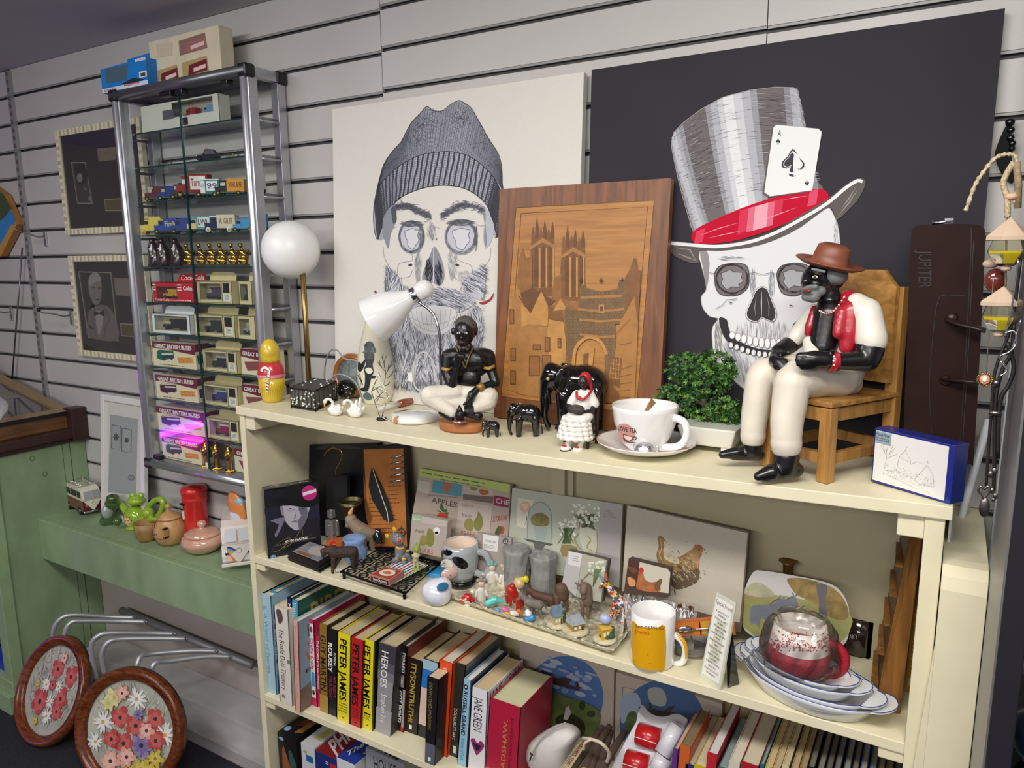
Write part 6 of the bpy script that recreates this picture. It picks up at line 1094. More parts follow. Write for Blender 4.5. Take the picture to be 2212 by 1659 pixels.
t=thing('seated_man_figure','large painted figure of a seated man in brown hat, red waistcoat and white trousers','figure',cp_(wdt/2,dep*.4,sh+.005));Bq=cropP(*C4,0);k=sc(P(1780,700,1.28))/2.72;skb=M('121113',.3,0,.2,40,.1,coat=.2);tr_=M('d8d0c0',.45,0,.08,18,.12);sh_=M('ddd7ca',.4,0,.07,18,.12)
def CC(mb,m,L):
 for a,b,ya,ra,c,d,yb,rb_ in L:mb.cap(Bq(a,b,ya),Bq(c,d,yb),ra*k,rb_*k,m,16)
mb=MB();CC(mb,tr_,[(800,850,1.325,130,560,850,1.245,105),(720,870,1.32,120,540,880,1.24,105),(520,890,1.235,108,490,1100,1.222,96),(490,1100,1.222,96,485,1210,1.218,88),(700,800,1.35,110,350,830,1.30,92),(330,860,1.295,88,300,1080,1.285,84),(300,1080,1.285,84,290,1170,1.28,78),(840,830,1.335,120,860,890,1.34,75),(485,1230,1.218,90,485,1255,1.218,90),(292,1190,1.28,80,290,1205,1.28,80)]);mb.build('trousers',t,remesh=.0032,smooth_it=4)
mb=MB();mb.ell(Bq(672,290,1.30),(98*k,95*k,112*k),skb);CC(mb,skb,[(650,320,1.285,70,640,370,1.28,52),(735,380,1.305,70,760,470,1.315,85),(608,262,1.27,26,598,295,1.262,24),(740,480,1.30,92,700,690,1.285,80),(800,290,1.30,30,795,305,1.3,26)])
CC(mb,skb,[(975,690,1.268,82,960,750,1.262,72),(960,755,1.262,68,790,765,1.235,46),(790,765,1.235,46,720,760,1.225,48),(720,755,1.222,50,640,750,1.214,50),(640,730,1.212,26,560,730,1.205,20),(640,752,1.21,24,555,755,1.203,19),(640,775,1.21,24,560,780,1.203,18),(650,792,1.212,22,580,800,1.206,17),(745,730,1.222,18,760,700,1.218,13)])
CC(mb,skb,[(500,670,1.335,56,440,705,1.31,48),(440,705,1.31,44,420,760,1.285,40),(415,745,1.28,24,425,800,1.27,18),(435,755,1.275,24,455,815,1.265,18),(455,760,1.272,24,480,822,1.262,18),(475,760,1.27,20,492,800,1.262,15),(455,720,1.29,20,500,712,1.28,14)])
mb.build('body',t,remesh=.0026,smooth_it=3);mb=MB();CC(mb,skb,[(490,1320,1.218,74,480,1390,1.215,66),(540,1400,1.225,48,360,1440,1.195,38),(400,1415,1.20,52,320,1440,1.185,28)]);mb.build('foot',t,remesh=.0026,smooth_it=3);mb=MB();CC(mb,skb,[(290,1240,1.28,62,290,1290,1.278,56),(320,1310,1.285,42,180,1315,1.262,34),(200,1300,1.266,42,110,1312,1.25,26)]);mb.build('foot',t,remesh=.0026,smooth_it=3)
mb=MB();CC(mb,sh_,[(960,470,1.285,80,985,640,1.27,88),(900,430,1.29,70,950,480,1.283,80),(650,480,1.35,60,560,600,1.345,58),(560,600,1.345,56,540,625,1.34,52),(780,480,1.335,110,780,700,1.335,125),(620,650,1.29,40,640,720,1.27,52),(800,700,1.30,60,900,660,1.30,70),(940,560,1.32,70,920,740,1.33,80)]);mb.build('shirt',t,remesh=.003,smooth_it=4)
vr=M('a81c2c',.35,0,.1,30,.3,coat=.25);mb=MB();CC(mb,vr,[(850,385,1.30,44,872,460,1.286,68),(872,460,1.286,68,855,600,1.276,66),(855,600,1.276,64,840,680,1.27,44),(812,470,1.274,40,790,600,1.262,34),(652,450,1.30,22,625,560,1.292,32),(625,560,1.292,32,612,600,1.29,22)]);mb.build('waistcoat',t,remesh=.003,smooth_it=4)
mb=MB();hb=M('7d4630',.45,0,.1,30);hc=Bq(735,200,1.30);Rh=Matrix.Rotation(.24,3,'Y')@Matrix.Rotation(.1,3,'X');mb.lathe([(95*k,4*k),(150*k,-6*k),(192*k,14*k),(196*k,20*k),(190*k,24*k),(150*k,6*k),(104*k,18*k),(100*k,60*k),(90*k,112*k),(60*k,128*k),(30*k,118*k),(.0004,112*k)],hc,hb,40,Rh,sy=.8,cap=False);mb.build('hat',t)
mb=MB();gr_=M('6f7272',.5,0,.2,60);mb.ell(Bq(770,262,1.302),(75*k,84*k,62*k),gr_);mb.build('hair',t);mb=MB();CC(mb,gr_,[(600,345,1.262,26,690,350,1.266,30),(600,385,1.264,26,650,385,1.262,34),(615,325,1.258,14,660,325,1.256,16)]);mb.build('beard',t,remesh=.0022,smooth_it=2)
mb=MB();CC(mb,M('7a3a28',.3),[(592,350,1.2535,11,622,349,1.246,10)]);mb.build('mouth',t);mb=MB();CC(mb,gr_,[(640,222,1.262,8,708,236,1.265,9)]);mb.build('eyebrow',t)
for a in(596,655):mb=MB();mb.ell(Bq(a,268,1.2655 if a>600 else 1.272),(16*k,9*k,10*k),M('d8d2b8',.2),n=12,h=8);mb.build('eye',t);mb=MB();mb.ell(Bq(a-3,268,1.262 if a>600 else 1.268),7*k,black,n=8,h=6);mb.build('pupil',t)
mb=MB();L=spl([Bq(680,465,1.268),Bq(720,482,1.252),Bq(770,460,1.25),Bq(830,380,1.272)],8)
for i,p in enumerate(L):mb.ell(p,6*k,M('e0d8c8' if i%2 else 'b03030',.3),n=8,h=6)
mb.build('necklace',t);mb=MB();mb.tube([Bq(735,765,1.228),Bq(785,765,1.234)],58*k,M('b81f2c',.25,coat=.6),18);mb.build('bracelet',t)
for a,b in((760,740),(758,765),(760,790)):mb=MB();mb.ell(Bq(a,b,1.2),6*k,M('eeeeee',.3),n=8,h=6);mb.v=[v_+V((0,.0105,0))for v_ in mb.v];mb.build('bracelet_dot',t)
# --- boxed notecards
a=T(1881,1042);b=T(2052,1096);a.z=b.z=1.2385;a2=P(1878,922,a.y);H=a2.z-1.239;b=V((b.x,1.203,1.239));a=V((a.x,a.y,1.239));u=(b-a);nrm=V((u.y,-u.x,0)).normalized();bk=-nrm*.032;t=thing('notecard_box','dark blue box of notecards with a pencil sketch of a church on its front','box',(a+b)/2+bk/2)
bm=M('1a2a7a',.25,coat=.3);zz=V((0,0,H));mb=MB();mb.hexa([a,b,b+bk,a+bk,a+zz,b+zz,b+bk+zz,a+bk+zz],bm);mb.build('box',t,bev=.001)
A_=Art(quadf(a+zz,b+zz,b,a));A_.poly([(.02,.04),(.93,.04),(.93,.96),(.02,.96)],M('dcdad6',.4));A_.rect(.025,.05,.23,.27,M('8fa0a8',.4));A_.text('Picture Notes',(.03,.13),(.21,.13),(.03,.07),M('2a3a5a',.5),.02);A_.lines(2,(.03,.16),(.21,.16),(0,.08),M('55606c',.5),.5);pc=M('a3a19c',.7);pc2=M('b9b7b2',.7)
A_.strokes([[(.16,.75),(.19,.5),(.17,.3)],[(.19,.5),(.27,.32),(.3,.25)],[(.18,.45),(.1,.3)],[(.18,.4),(.2,.22)],[(.2,.5),(.32,.38)],[(.22,.42),(.26,.24)],[(.16,.4),(.12,.22)]],.006,pc)
A_.strokes([[(.33,.68),(.35,.42),(.42,.28),(.44,.2)],[(.42,.28),(.5,.44),(.5,.5)],[(.35,.42),(.5,.47)],[(.5,.5),(.58,.42),(.7,.44),(.62,.62),(.56,.74)],[(.7,.44),(.78,.58),(.8,.76)],[(.62,.8),(.78,.78)],[(.33,.68),(.56,.74),(.62,.8)],[(.18,.72),(.33,.7)],[(.68,.7),(.7,.66),(.72,.7),(.72,.77)],[(.2,.8),(.4,.84),(.6,.9)],[(.7,.42),(.7,.36)],[(.68,.39),(.72,.39)]],.0045,pc,False)
L=[]
for _ in range(140):x=rb.uniform(.15,.8);y=rb.uniform(.62,.85);L.append([(x,y),(x+.012,y-.03)])
A_.strokes(L,.003,pc2);A_.strokes([[(.68,.91),(.72,.9),(.8,.93)]],.004,pc);A_.build('printed_front',t)
# --- instrument case leaning at the right
lea=M('2b1a16',.6,spec=.12,metal=0,var=.25,scale=12,bump=.5,name='dark_brown_leather');t=thing('instrument_case','long dark brown leather instrument case leaning upright against the black canvas','case',(0,1.38,1.2385));Yc=1.372
def rr(pts,n=4):return[tuple(p)for p in spl(pts,n,True)]
out=[(1968,520),(1972,495),(1990,487),(2095,484),(2122,492),(2128,520),(2120,700),(2104,980),(2095,1003),(2040,1003),(1960,990),(1952,960),(1958,760)]
pts=[P(a,b,Yc)for a,b in rr(out,4)];zmin=min(p.z for p in pts);pts=[V((p.x,p.y,max(p.z,1.2392)))for p in pts];mb=MB();mb.ext(pts,(0,.055,0),lea,True);mb.build('body',t,bev=.006,seg=3)
A_=Art(planef((0,Yc,0),(0,-1,0)),.0002,.0003);A_.strokes([[(2096,492),(2098,520),(2090,700),(2072,985)]],2.5,M('0e0a0a',.5),False,4);A_.strokes([[(2103,520),(2095,700),(2078,985)]],1,M('4a3a34',.5),False,4);A_.text('JUPITER',(1984,541),(1984,622),(2012,541),M('1a1210',.45),.0);A_.strokes([[(2018,1000),(2008,850),(2012,760),(2026,650),(2050,640),(2085,638)]],2,M('120c0b',.5),False,5);A_.build('stitching',t)
mb=MB();mb.tube(spl([P(2050,690,Yc-.002),P(2075,700,Yc-.02),P(2110,708,Yc-.03),P(2128,714,Yc-.03)],4),.009,M('2c1c18',.4),8,flat=.4);mb.build('strap',t);mb=MB();mb.tube([P(2040,820,Yc-.002),P(2080,822,Yc-.02),P(2115,826,Yc-.03)],.009,M('2c1c18',.4),8,flat=.4);mb.build('strap',t)
for a,b in((2056,687),(2043,822)):mb=MB();mb.lathe([(.009,0),(.006,.004),(.0004,.005)],P(a,b,Yc),M('3a2620',.4),16,Matrix.Rotation(pi/2,3,'X'));mb.build('stud',t)
mb=MB();mb.tube([P(2013,482,Yc+.01),P(2060,478,Yc+.01)],.003,chrome,6);mb.box(P(2050,477,Yc+.01),(.012,.004,.008),chrome);mb.build('zip_pull',t)
# --- hanging charms at the far right
Yh=1.12;B=lambda a,b,dy=0:P(a,b,Yh+dy);k=sc(B(2160,600));rope=M('b9a888',.8,0,.4,300,.6)
t=thing('beaded_clip','black beaded hanger clip hooked on the slatwall, top right','clip',P(2170,420,1.49));bb=lambda a,b:P(a,b,1.482);mb=MB();mb.ext([bb(a,b)for a,b in rr([(2176,268),(2152,320),(2154,350),(2172,385),(2190,392),(2186,350),(2182,300)],3)],(0,.0175,0),M('08080a',.7,spec=.2));mb.build('blade',t,bev=.002)
for a,b,r in((2182,264,10),(2184,281,8),(2183,298,8),(2187,310,7.5),(2186,321,7)):mb=MB();mb.ell(bb(a,b),r*k*1.2,black);mb.build('bead',t)
t=thing('rope_hanger','twisted natural rope looped over the charms at the right','rope',B(2160,420));mb=MB();L=spl([B(a,b)for a,b in((2086,456),(2104,405),(2122,375),(2150,342),(2180,333),(2196,345),(2198,400),(2190,440))],10);mb.tube(L,[(4.2+1.2*sin(i*1.6))*k for i in range(len(L))],rope,8);mb.build('strand',t)
mb=MB();mb.tube(spl([B(2190,350),B(2172,380),B(2168,400),B(2176,430),B(2176,470)],6),6*k,rope,8);mb.tube([B(2196,350),B(2200,400),B(2198,450)],7*k,M('8f7d60',.8,0,.4,200),8);mb.build('strand',t);mb=MB();mb.lathe([(9*k,-6*k),(13*k,0),(9*k,6*k)],B(2185,425),M('d6a98c',.5),16);mb.build('wooden_bead',t)
pw=M('c2aa93',.6);oil=M('d8c21c',.15,coat=.5);gl_=glassmat('bottle_glass',(.95,.95,.8),0,1.45,1.)
def diffuser(cx,y0,y1,y2,label,w_):
 t=thing('hanging_diffuser',label,'diffuser',B(cx,y2),'hanging scent bottles');mb=MB();top=B(cx,y0);n=6;R_=w_*k;z1=B(cx,y1).z;ring=[V((top.x+R_*cos(a+.2),top.y+R_*sin(a+.2)*.8,z1))for a in[2*pi*i/n for i in range(n)]];lo=[p-V((0,0,8*k))for p in ring]
 mb.add([top]+ring+lo,[(0,i+1,(i+1)%n+1)for i in range(n)]+[(i+1,i+1+n,(i+1)%n+1+n,(i+1)%n+1)for i in range(n)]+[tuple(range(n+1,2*n+1))],pw);mb.build('wooden_cap',t)
 mb=MB();zt=z1-9*k;zb_=B(cx,y2).z;zm=(zt+zb_)/2;q=[]
 for z,r in((zt,.75),(zm+(zt-zm)*.2,.95),(zm,.92),(zb_+6*k,.55),(zb_,.3)):q.append((R_*r,z))
 mb.lathe([(r,z-zt)for r,z in q],(top.x,top.y,zt),gl_,7);mb.sm=[False]*len(mb.sm);mb.build('glass_bottle',t);mb=MB();mb.lathe([((r-.0015),z-zt)for r,z in q[1:]],(top.x,top.y,zt),oil,7);mb.sm=[False]*len(mb.sm);mb.build('yellow_oil',t)
 mb=MB();mb.lathe([(8*k,0),(11*k,6*k),(8*k,12*k)],(top.x,top.y,zb_-10*k),pw,12);mb.build('bead',t)
diffuser(2184,468,510,575,'upper hanging scent bottle with a pale wooden pyramid cap and yellow oil',42);diffuser(2168,618,652,718,'lower hanging scent bottle with a pale wooden pyramid cap and yellow oil',40)
mb=MB();mb.tube([B(2176,430,.01),B(2172,620,.01)],2.4*k,M('9a8a68',.7),6);mb.build('x');bpy.data.objects['x'].name='cord';tag(bpy.data.objects['cord'],'thin cord the two scent bottles hang from','cord')
mb=MB();mb.ell(B(2150,605,.03),(22*k,16*k,26*k),M('6a2c24',.15,coat=.8));mb.ell(B(2140,570,.03),(16*k,12*k,10*k),pw);mb.v=mb.v;tag(mb.build('hanging_bead_charm'),'dark red glass charm hanging behind the scent bottles','charm')
t=thing('leather_necklace','dark leather strap necklace with silver charms hanging at the right','necklace',B(2140,1110));pew=M('8b8580',.3,1.);dl2=M('1d1918',.45)
for L,r in(([(2205,560),(2185,700),(2150,800),(2142,880),(2136,960),(2130,1050)],3.2),([(2190,700),(2185,760),(2165,800),(2150,870),(2148,1000),(2146,1060)],4),([(2176,740),(2190,790),(2180,830),(2160,870),(2155,990)],4.5)):mb=MB();mb.tube(spl([B(a,b,-.01)for a,b in L],5),r*k,dl2,8);mb.build('strap',t)
mb=MB();mb.tube([B(2136,892,-.012),B(2164,893,-.012)],6*k,pew,12);mb.tube([B(2146,826,-.012),B(2158,828,-.012)],8*k,pew,12);mb.build('slider',t);mb=MB();mb.tube(spl([B(a,b,-.012)for a,b in((2122,1070),(2113,1060),(2118,1050),(2126,1056),(2134,1050),(2138,1060),(2124,1078))],4,True),2.6*k,pew,6,closed=True);mb.build('heart_charm',t)
mb=MB();mb.ell(B(2126,1096,-.012),(11*k,5*k,23*k),pew);mb.build('spoon_charm',t)
for a,b,r in((2140,1025,6),(2148,1018,6),(2143,1060,5),(2150,1072,5),(2146,1080,4)):mb=MB();mb.ell(B(a,b,-.012),(r*k,r*k*.5,r*1.4*k),pew,n=10,h=8);mb.build('charm',t)
t=thing('silver_charm_chain','bunch of shiny silver ribbon charms on a chain, right edge','charm',B(2185,800));mb=MB()
for L in([(2200,560),(2192,620),(2182,680),(2170,730)],[(2170,720),(2190,715),(2196,740),(2180,760),(2160,770),(2172,790)],[(2160,780),(2175,800),(2160,812)],[(2205,690),(2194,730),(2184,760)]):mb.tube(spl([B(a,b,-.02)for a,b in L],5),4*k,chrome,6,flat=.5)
mb.build('ribbon',t)
t=thing('cameo_pendant','cream cameo pendant with a beaded gold rim on a thin chain','pendant',B(2126,840));mb=MB();mb.tube(spl([B(a,b)for a,b in((2146,600),(2140,680),(2132,780),(2130,806))],5),1.4*k,M('a89a7a',.3,.9),6);mb.build('chain',t)
c=B(2127,820,-.012);mb=MB();mb.lathe([(13*k,-.001),(13*k,.001)],c,M('8a6a3c',.4,.7),24,Matrix.Rotation(pi/2,3,'X'));mb.build('setting',t);mb=MB();mb.ell(c+V((0,-.001,0)),(10*k,3*k,11*k),M('c98f78',.4));mb.build('cameo',t);mb=MB();mb.ell(c+V((0,-.003,.001)),(4.5*k,2*k,7*k),M('ecdccc',.4));mb.build('carved_head',t)
for j in range(20):a=j*pi/10;mb=MB();mb.ell(c+V((cos(a)*14*k,0,sin(a)*14*k)),2*k,gold,n=6,h=5);mb.build('rim_bead',t)
# ================================================================ middle shelf
LIM[0]=Z2+.0005
def S2(px,py):return PZ(px,py,Z2)
def leanq(TL,TR,BR,BL,yb,yt,th=.004):
 z0=Z2+.001;o=V((0,yb,z0));k=(yt-yb)/.25;n=V((0,-1,k)).normalized();q=[PN(a,b,o,n)for a,b in(TL,TR,BR,BL)]
 return q,o,n
def board(name,label,cat,C,yb,yt,m,th=.004,art=None,part='board',group=None,bev=.0008,z0=None):
 q,o,n=leanq(*C,yb,yt);t=thing(name,label,cat,(q[2]+q[3])/2,group);mb=MB();mb.ext(q[::-1],-n*th,m);bo=mb.build(part,t,bev=bev)
 if art:A_=Art(planef(o,n),.00006);art(A_);A_.build('printed_picture',bo)
 return t,o,n
C5=(530,930,4.147);C6=(860,980,3.77);C7=(1240,1080,3.7705)
def cr(C,L):ox,oy,s=C;return[(ox+a/s,oy+b/s)for a,b in L]
wt=lambda c='e8e6e0':M(c,.5)
# film box set
a,b=S2(581,1207),S2(694,1184);a=V((a.x,a.y,Z2+.001));b=V((b.x,b.y,Z2+.001));u=b-a;nn=V((-u.y,u.x,0)).normalized();H=P(571,1058,a.y).z-a.z;bk=nn*.03;zz=V((0,0,H));t=thing('film_box_set','black boxed film collection with a man in a hat and a pink round sticker','box set',(a+b+bk)/2)
mb=MB();mb.hexa([a,b,b+bk,a+bk,a+zz,b+zz,b+bk+zz,a+bk+zz],M('101218',.25,coat=.5));mb.build('case',t,bev=.0008);mb=MB();mb.hexa([a-nn*0+V((-.0006,0,0)),a+bk+V((-.0006,0,0)),a+bk,a,a+zz+V((-.0006,0,0)),a+bk+zz+V((-.0006,0,0)),a+bk+zz,a+zz],M('6d675e',.4));mb.build('side_label',t)
o_=a;A_=Art(crop(a,-nn,4.147,530,930),.0001,.0003);gy=lambda c:M(c,.5)
A_.poly([(165,545),(650,480),(680,1040),(205,1168)],gy('13141c'));A_.poly([(170,700),(300,680),(310,830),(190,870)],gy('1d1e30'));A_.poly([(540,660),(660,650),(668,800),(560,820)],gy('20203a'))
A_.poly([(205,960),(230,830),(350,775),(440,850),(560,790),(650,780),(672,960),(480,1010)],gy('1c1b22'));A_.poly([(220,810),(350,775),(330,850),(280,950),(262,930),(300,840)],gy('77748a'),2)
A_.poly([(335,670),(560,670),(560,740),(545,800),(520,850),(480,890),(430,885),(370,830),(345,760)],gy('b5b0bd'),3);A_.poly([(310,680),(335,685),(345,760),(325,755)],gy('8a8596'),2);A_.poly([(470,690),(550,690),(550,780),(520,850),(480,890),(475,800),(500,760)],gy('6d687b'),2)
A_.poly([(250,620),(380,600),(530,590),(650,600),(655,650),(560,690),(420,672),(335,672),(260,650)],gy('06070b'),3);A_.poly([(340,610),(350,520),(420,490),(500,495),(545,590)],gy('0b0c12'),3)
A_.strokes([[(365,705),(400,698),(440,708)],[(475,705),(510,698),(545,706)]],9,gy('24222c'));A_.strokes([[(370,715),(400,720),(430,718)],[(480,716),(510,720),(540,715)]],5,gy('3a3744'));A_.strokes([[(455,710),(450,760),(435,785),(470,790)],[(410,815),(445,808),(485,812)]],6,gy('4c4858'));A_.strokes([[(405,820),(445,818),(480,822)]],5,gy('2d2a36'))
A_.text('JOHN WAYNE',(350,1005),(555,968),(348,985),gy('f2f0ea'),.03);A_.text('THE SIGNATURE COLLECTION',(275,1035),(630,960),(273,1025),gy('9c968c'));A_.strokes([[(230,1095),(250,1050),(330,980),(400,960),(370,1010),(340,1050),(420,1000),(500,880),(510,930),(500,980),(600,920)],[(225,1090),(300,1070),(360,1020)]],4,gy('8f7f52'),True,4)
A_.ellipse(570,557,68,68,gy('c4287c'));A_.poly([(512,555),(632,520),(634,548),(516,584)],gy('e8e4e6'));A_.ellipse(250,1135,27,27,gy('2a5f9c'));A_.ellipse(250,1135,21,21,gy('7fb0dc'));A_.text('15',(235,1145),(264,1141),(235,1125),gy('16304f'),.03);A_.build('printed_cover',t)
A_=Art(quadf(a+zz+bk,b+zz+bk,b+zz,a+zz));A_.strokes([[(.1,.6),(.2,.3),(.3,.6),(.45,.4)]],.04,gy('cfc8b8'),True,3);A_.text('JOHN WAYNE',(.5,.7),(.85,.7),(.5,.35),gy('cfc8b8'));A_.build('top_print',t)
# black tray, hanger, writing set
board('black_gift_tray','large black tray with crumpled dark cloth standing at the back of the middle shelf','tray',((646,957),(815,957),(815,1190),(646,1190)),1.392,1.41,M('0e1015',.3),.018,lambda A_:(A_.poly([(650,975),(790,970),(795,1080),(700,1075),(650,1060)],M('2a2c34',.45,0,.3,30,.8),3),A_.strokes([[(655,1010),(700,1000),(790,1012)],[(650,1000),(665,1040),(660,1060)]],3,M('101116',.5),True,4),[A_.strokes([[(660,y),(784,y)]],1.2,M('b9b3a0',.4),False)for y in(1047,1056,1070,1090,1110,1130,1149)]))
t=thing('garment_hanger','black velvet hanger stand with a brass hook, in front of the black tray','hanger',S2(725,1175));B=lambda a,b,dy=0:P(530+a/4.147,930+b/4.147,1.37+dy);mb=MB();mb.ext([B(720,430),B(735,415),B(900,412),B(912,440),B(905,800),B(725,800)],(0,.012,0),M('08080a',.9));mb.build('block',t,bev=.003);mb=MB();mb.tube(spl([B(815,410,.005),B(815,350,.005),B(860,260,.005),B(862,190,.005),B(800,155,.005),B(740,180,.005),B(706,225,.005)],6),.0019,gold,8);mb.build('hook',t)
def fq(A_):
 A_.poly(cr(C5,[(1060,170),(1415,160),(1450,1040),(1110,1035)]),M('a8682a',.5,0,.15,30));ik=M('3c2814',.6)
 for k in range(14):y=420+k*38;A_.lines(1,cr(C5,[(1110 if k>4 else 1280,y)])[0],cr(C5,[(1400,y-5)])[0],(0,2),ik,.7,k)
 A_.poly(cr(C5,[(1060,400),(1085,520),(1080,600),(1110,700),(1140,800),(1100,830),(1075,700)]),M('6a3f1c',.6),2);A_.ellipse(*cr(C5,[(1400,915)])[0],9,10,ik);A_.ellipse(*cr(C5,[(1400,915)])[0],6.5,7.5,M('a8682a',.5));A_.strokes([cr(C5,L)for L in([(1400,850),(1400,985)],[(1345,915),(1460,915)],[(1370,880),(1430,955)])],1.5,ik)
t,o,n=board('writing_set_box','open brown box with a black quill and five pen nibs on parchment','writing set',cr(C5,[(1042,140),(1440,112),(1472,1050),(1095,1060)]),1.365,1.405,M('171010',.35),.014,fq)
g=crop(o,n,*[C5[2],C5[0],C5[1]]);mb=MB();qk=M('151518',.5,0,.4,200);mb.poly([g(a,b,.006)for a,b in((1145,330),(1170,380),(1225,480),(1300,640),(1330,760),(1345,800),(1290,815),(1250,790),(1200,700),(1150,620),(1118,500),(1125,420))],qk);mb.tube([g(1160,350,.007),g(1230,550,.009),g(1290,730,.008),g(1300,850,.006)],.0012,M('d8cfb8',.4),6);mb.build('quill',t)
for k in range(5):y=235+k*54;mb=MB();mb.tube([g(1310,y+8,.005),g(1350,y+2,.005),g(1418,y-12,.005)],[.001,.0035,.0018],chrome,8);mb.build('nib',t)
for k in range(1):mb=MB();mb.lathe([(.014,0),(.016,.02),(.008,.028),(.008,.036)],g(1230,950,.016)-V((0,0,.012)),M('14161c',.08,coat=1),16);mb.build('ink_bottle',t)
t=thing('brass_goblet','dull brass flared goblet behind the wooden donkey','goblet',P(755,1170,1.355));t.location.z=Z2+.001;WL[t].z=Z2+.001;c=P(757,1080,1.355);s_=sc(c);mb=MB();hz=c.z-(Z2+.001);mb.lathe([(14*s_,0),(10*s_,.006),(4*s_,.012),(5*s_,hz*.35),(13*s_,hz*.6),(19*s_,hz*.85),(27*s_,hz),(25*s_,hz-.002),(15*s_,hz*.7)],(c.x,c.y,Z2+.001),M('5a5038',.38,.8),28);mb.build('bowl',t)
# wooden donkey, acrylic robot, tins, coasters, bull, blue burner
def fig(name,label,cat,px,py,r,C,group=None,Z=None):
 o=BA(px,py,Z2 if Z is None else Z,r);o.z+=.0008;t=thing(name,label,cat,o,group);return t,o,cropV(*C,o),sc(o)/C[2]
def caps(mb,B,k,m,L,n=12):
 for a,b,ya,ra,c,d,yb,rb_ in L:mb.cap(B(a,b,ya),B(c,d,yb),ra*k,rb_*k,m,n)
t,o,B,k=fig('wooden_donkey','grey painted wooden donkey toy standing behind the blue burner','toy',797,1198,.02,C5);m=M('8f7d68',.55,0,.12,30);mb=MB()
caps(mb,B,k,m,[(1130,940,0,62,1020,880,0,66),(1020,880,0,64,940,800,0,48),(950,790,0,46,915,850,0,22),(1150,960,-.004,48,1155,1080,-.004,30),(1060,950,.004,44,1050,1060,.004,28)]);mb.build('body',t,remesh=.0016,smooth_it=2);mb=MB();caps(mb,B,k,M('c99a6a',.5),[(940,740,-.004,22,962,690,-.004,8)]);mb.build('ear',t);mb=MB();mb.tube([B(1190,930),B(1250,960),B(1280,1030)],[5*k,4*k,8*k],M('d8d4cc',.6),6);mb.build('tail',t)
t,o,B,k=fig('crystal_robot','clear faceted acrylic robot figure between film box and hanger','figurine',716,1178,.012,C5);gm=glassmat('crystal',(.97,.98,1),.02,1.6,1.4,.22);mb=MB();mb.box(B(770,745),(56*k,50*k,70*k),gm);mb.box(B(775,860),(80*k,60*k,130*k),gm);mb.box(B(778,945),(60*k,50*k,50*k),gm)
for a in(733,822):mb.box(B(a,870),(26*k,30*k,150*k),gm)
for a in(755,805):mb.box(B(a,1000),(30*k,34*k,70*k),gm)
mb.build('body',t,bev=.0012);mb=MB()
for a,b in((770,715),(750,850),(800,850),(733,810),(822,810),(775,925)):mb.ell(B(a,b,-.004),9*k,chrome,n=8,h=6)
mb.build('rivet',t)
o1=BA(690,1232,Z2,.001);t=thing('coaster_stack','stack of dark square coasters with a grey picture on top, front left','coasters',S2(680,1215));q=[S2(622,1211),S2(690,1238),S2(738,1208),S2(668,1184)]
for j in range(5):
 z=Z2+.001+j*.0045;dd=V((random.Random(j).uniform(-.002,.002),0,0));mb=MB();p_=[V((a.x,a.y,z))+dd for a in q];mb.hexa([p_[0],p_[1],p_[2],p_[3]]+[a+V((0,0,.0038))for a in p_],M('17120f',.5,0,.3,200));mb.build('coaster',t,bev=.0008)
zt_=Z2+.001+5*.0045;q2=[V((a.x,a.y,zt_))for a in q];cc=sum(q2,V())/4;q3=[cc+(a-cc)*.82 for a in q2];A_=Art(quadf(q3[3],q3[2],q3[1],q3[0]));A_.poly([(0,0),(1,0),(1,1),(0,1)],M('8b8d93',.4,0,.3,40));A_.poly([(.3,.2),(.7,.1),(.9,.6),(.4,.7)],M('b3a9a0',.5),3);A_.poly([(.1,.75),(.5,.8),(.8,.95),(.1,.95)],M('8a5a34',.5));A_.build('picture',t)
t,o,B,k=fig('bull_figurine','small dark brown bull figurine with a white tag, front left of the middle shelf','figurine',742,1240,.012,C5);m=M('3e2f29',.7,0,.25,200,.8);mb=MB()
caps(mb,B,k,m,[(790,1090,0,50,960,1085,0,52),(790,1070,0,44,700,1080,0,30),(705,1085,-.003,28,700,1120,-.004,20),(790,1140,-.004,26,782,1270,-.004,13),(840,1130,.006,24,800,1230,.006,12),(960,1130,-.004,28,965,1230,-.004,12),(985,1110,.006,26,1000,1200,.006,12),(1000,1080,0,12,1010,1170,0,6)]);mb.build('body',t,remesh=.0011,smooth_it=1)
for s_ in(-1,1):mb=MB();mb.cap(B(690+s_*16,1050,s_*.003),B(670+s_*30,1035,s_*.006),7*k,2*k,M('c7b8a0',.4));mb.build('horn',t)
p=B(860,1253,-.006);mb=MB();mb.box(p,(.026,.0006,.0075),wt(),rotz(.45));mb.build('paper_tag',t);A_=Art(planef(p+V((0,-.0004,0)),rotz(.45)@V((0,-1,0))));A_.text('Schleich',*cr(C5,[(820,1262),(895,1258),(820,1246)]),M('333333',.5),.01);A_.build('tag_lettering',t)
t,o,B,k=fig('oil_burner','small pale blue ceramic oil burner with a dish top, behind the bull','oil burner',768,1222,.022,C5);m=ceram('7f9fd0');mb=MB();z_=lambda b:B(985,b).z-o.z;mb.lathe([(70*k,0),(95*k,.008),(112*k,.02),(110*k,.032),(88*k,.045),(86*k,.052),(105*k,z_(960)),(100*k,z_(955)),(60*k,z_(985)),(.0004,z_(990))],o,m,32);mb.build('body',t);mb=MB();mb.ell(o+V((-.006,-.0235,.022)),(.006,.003,.011),M('6a3a6a',.4));mb.build('opening',t)
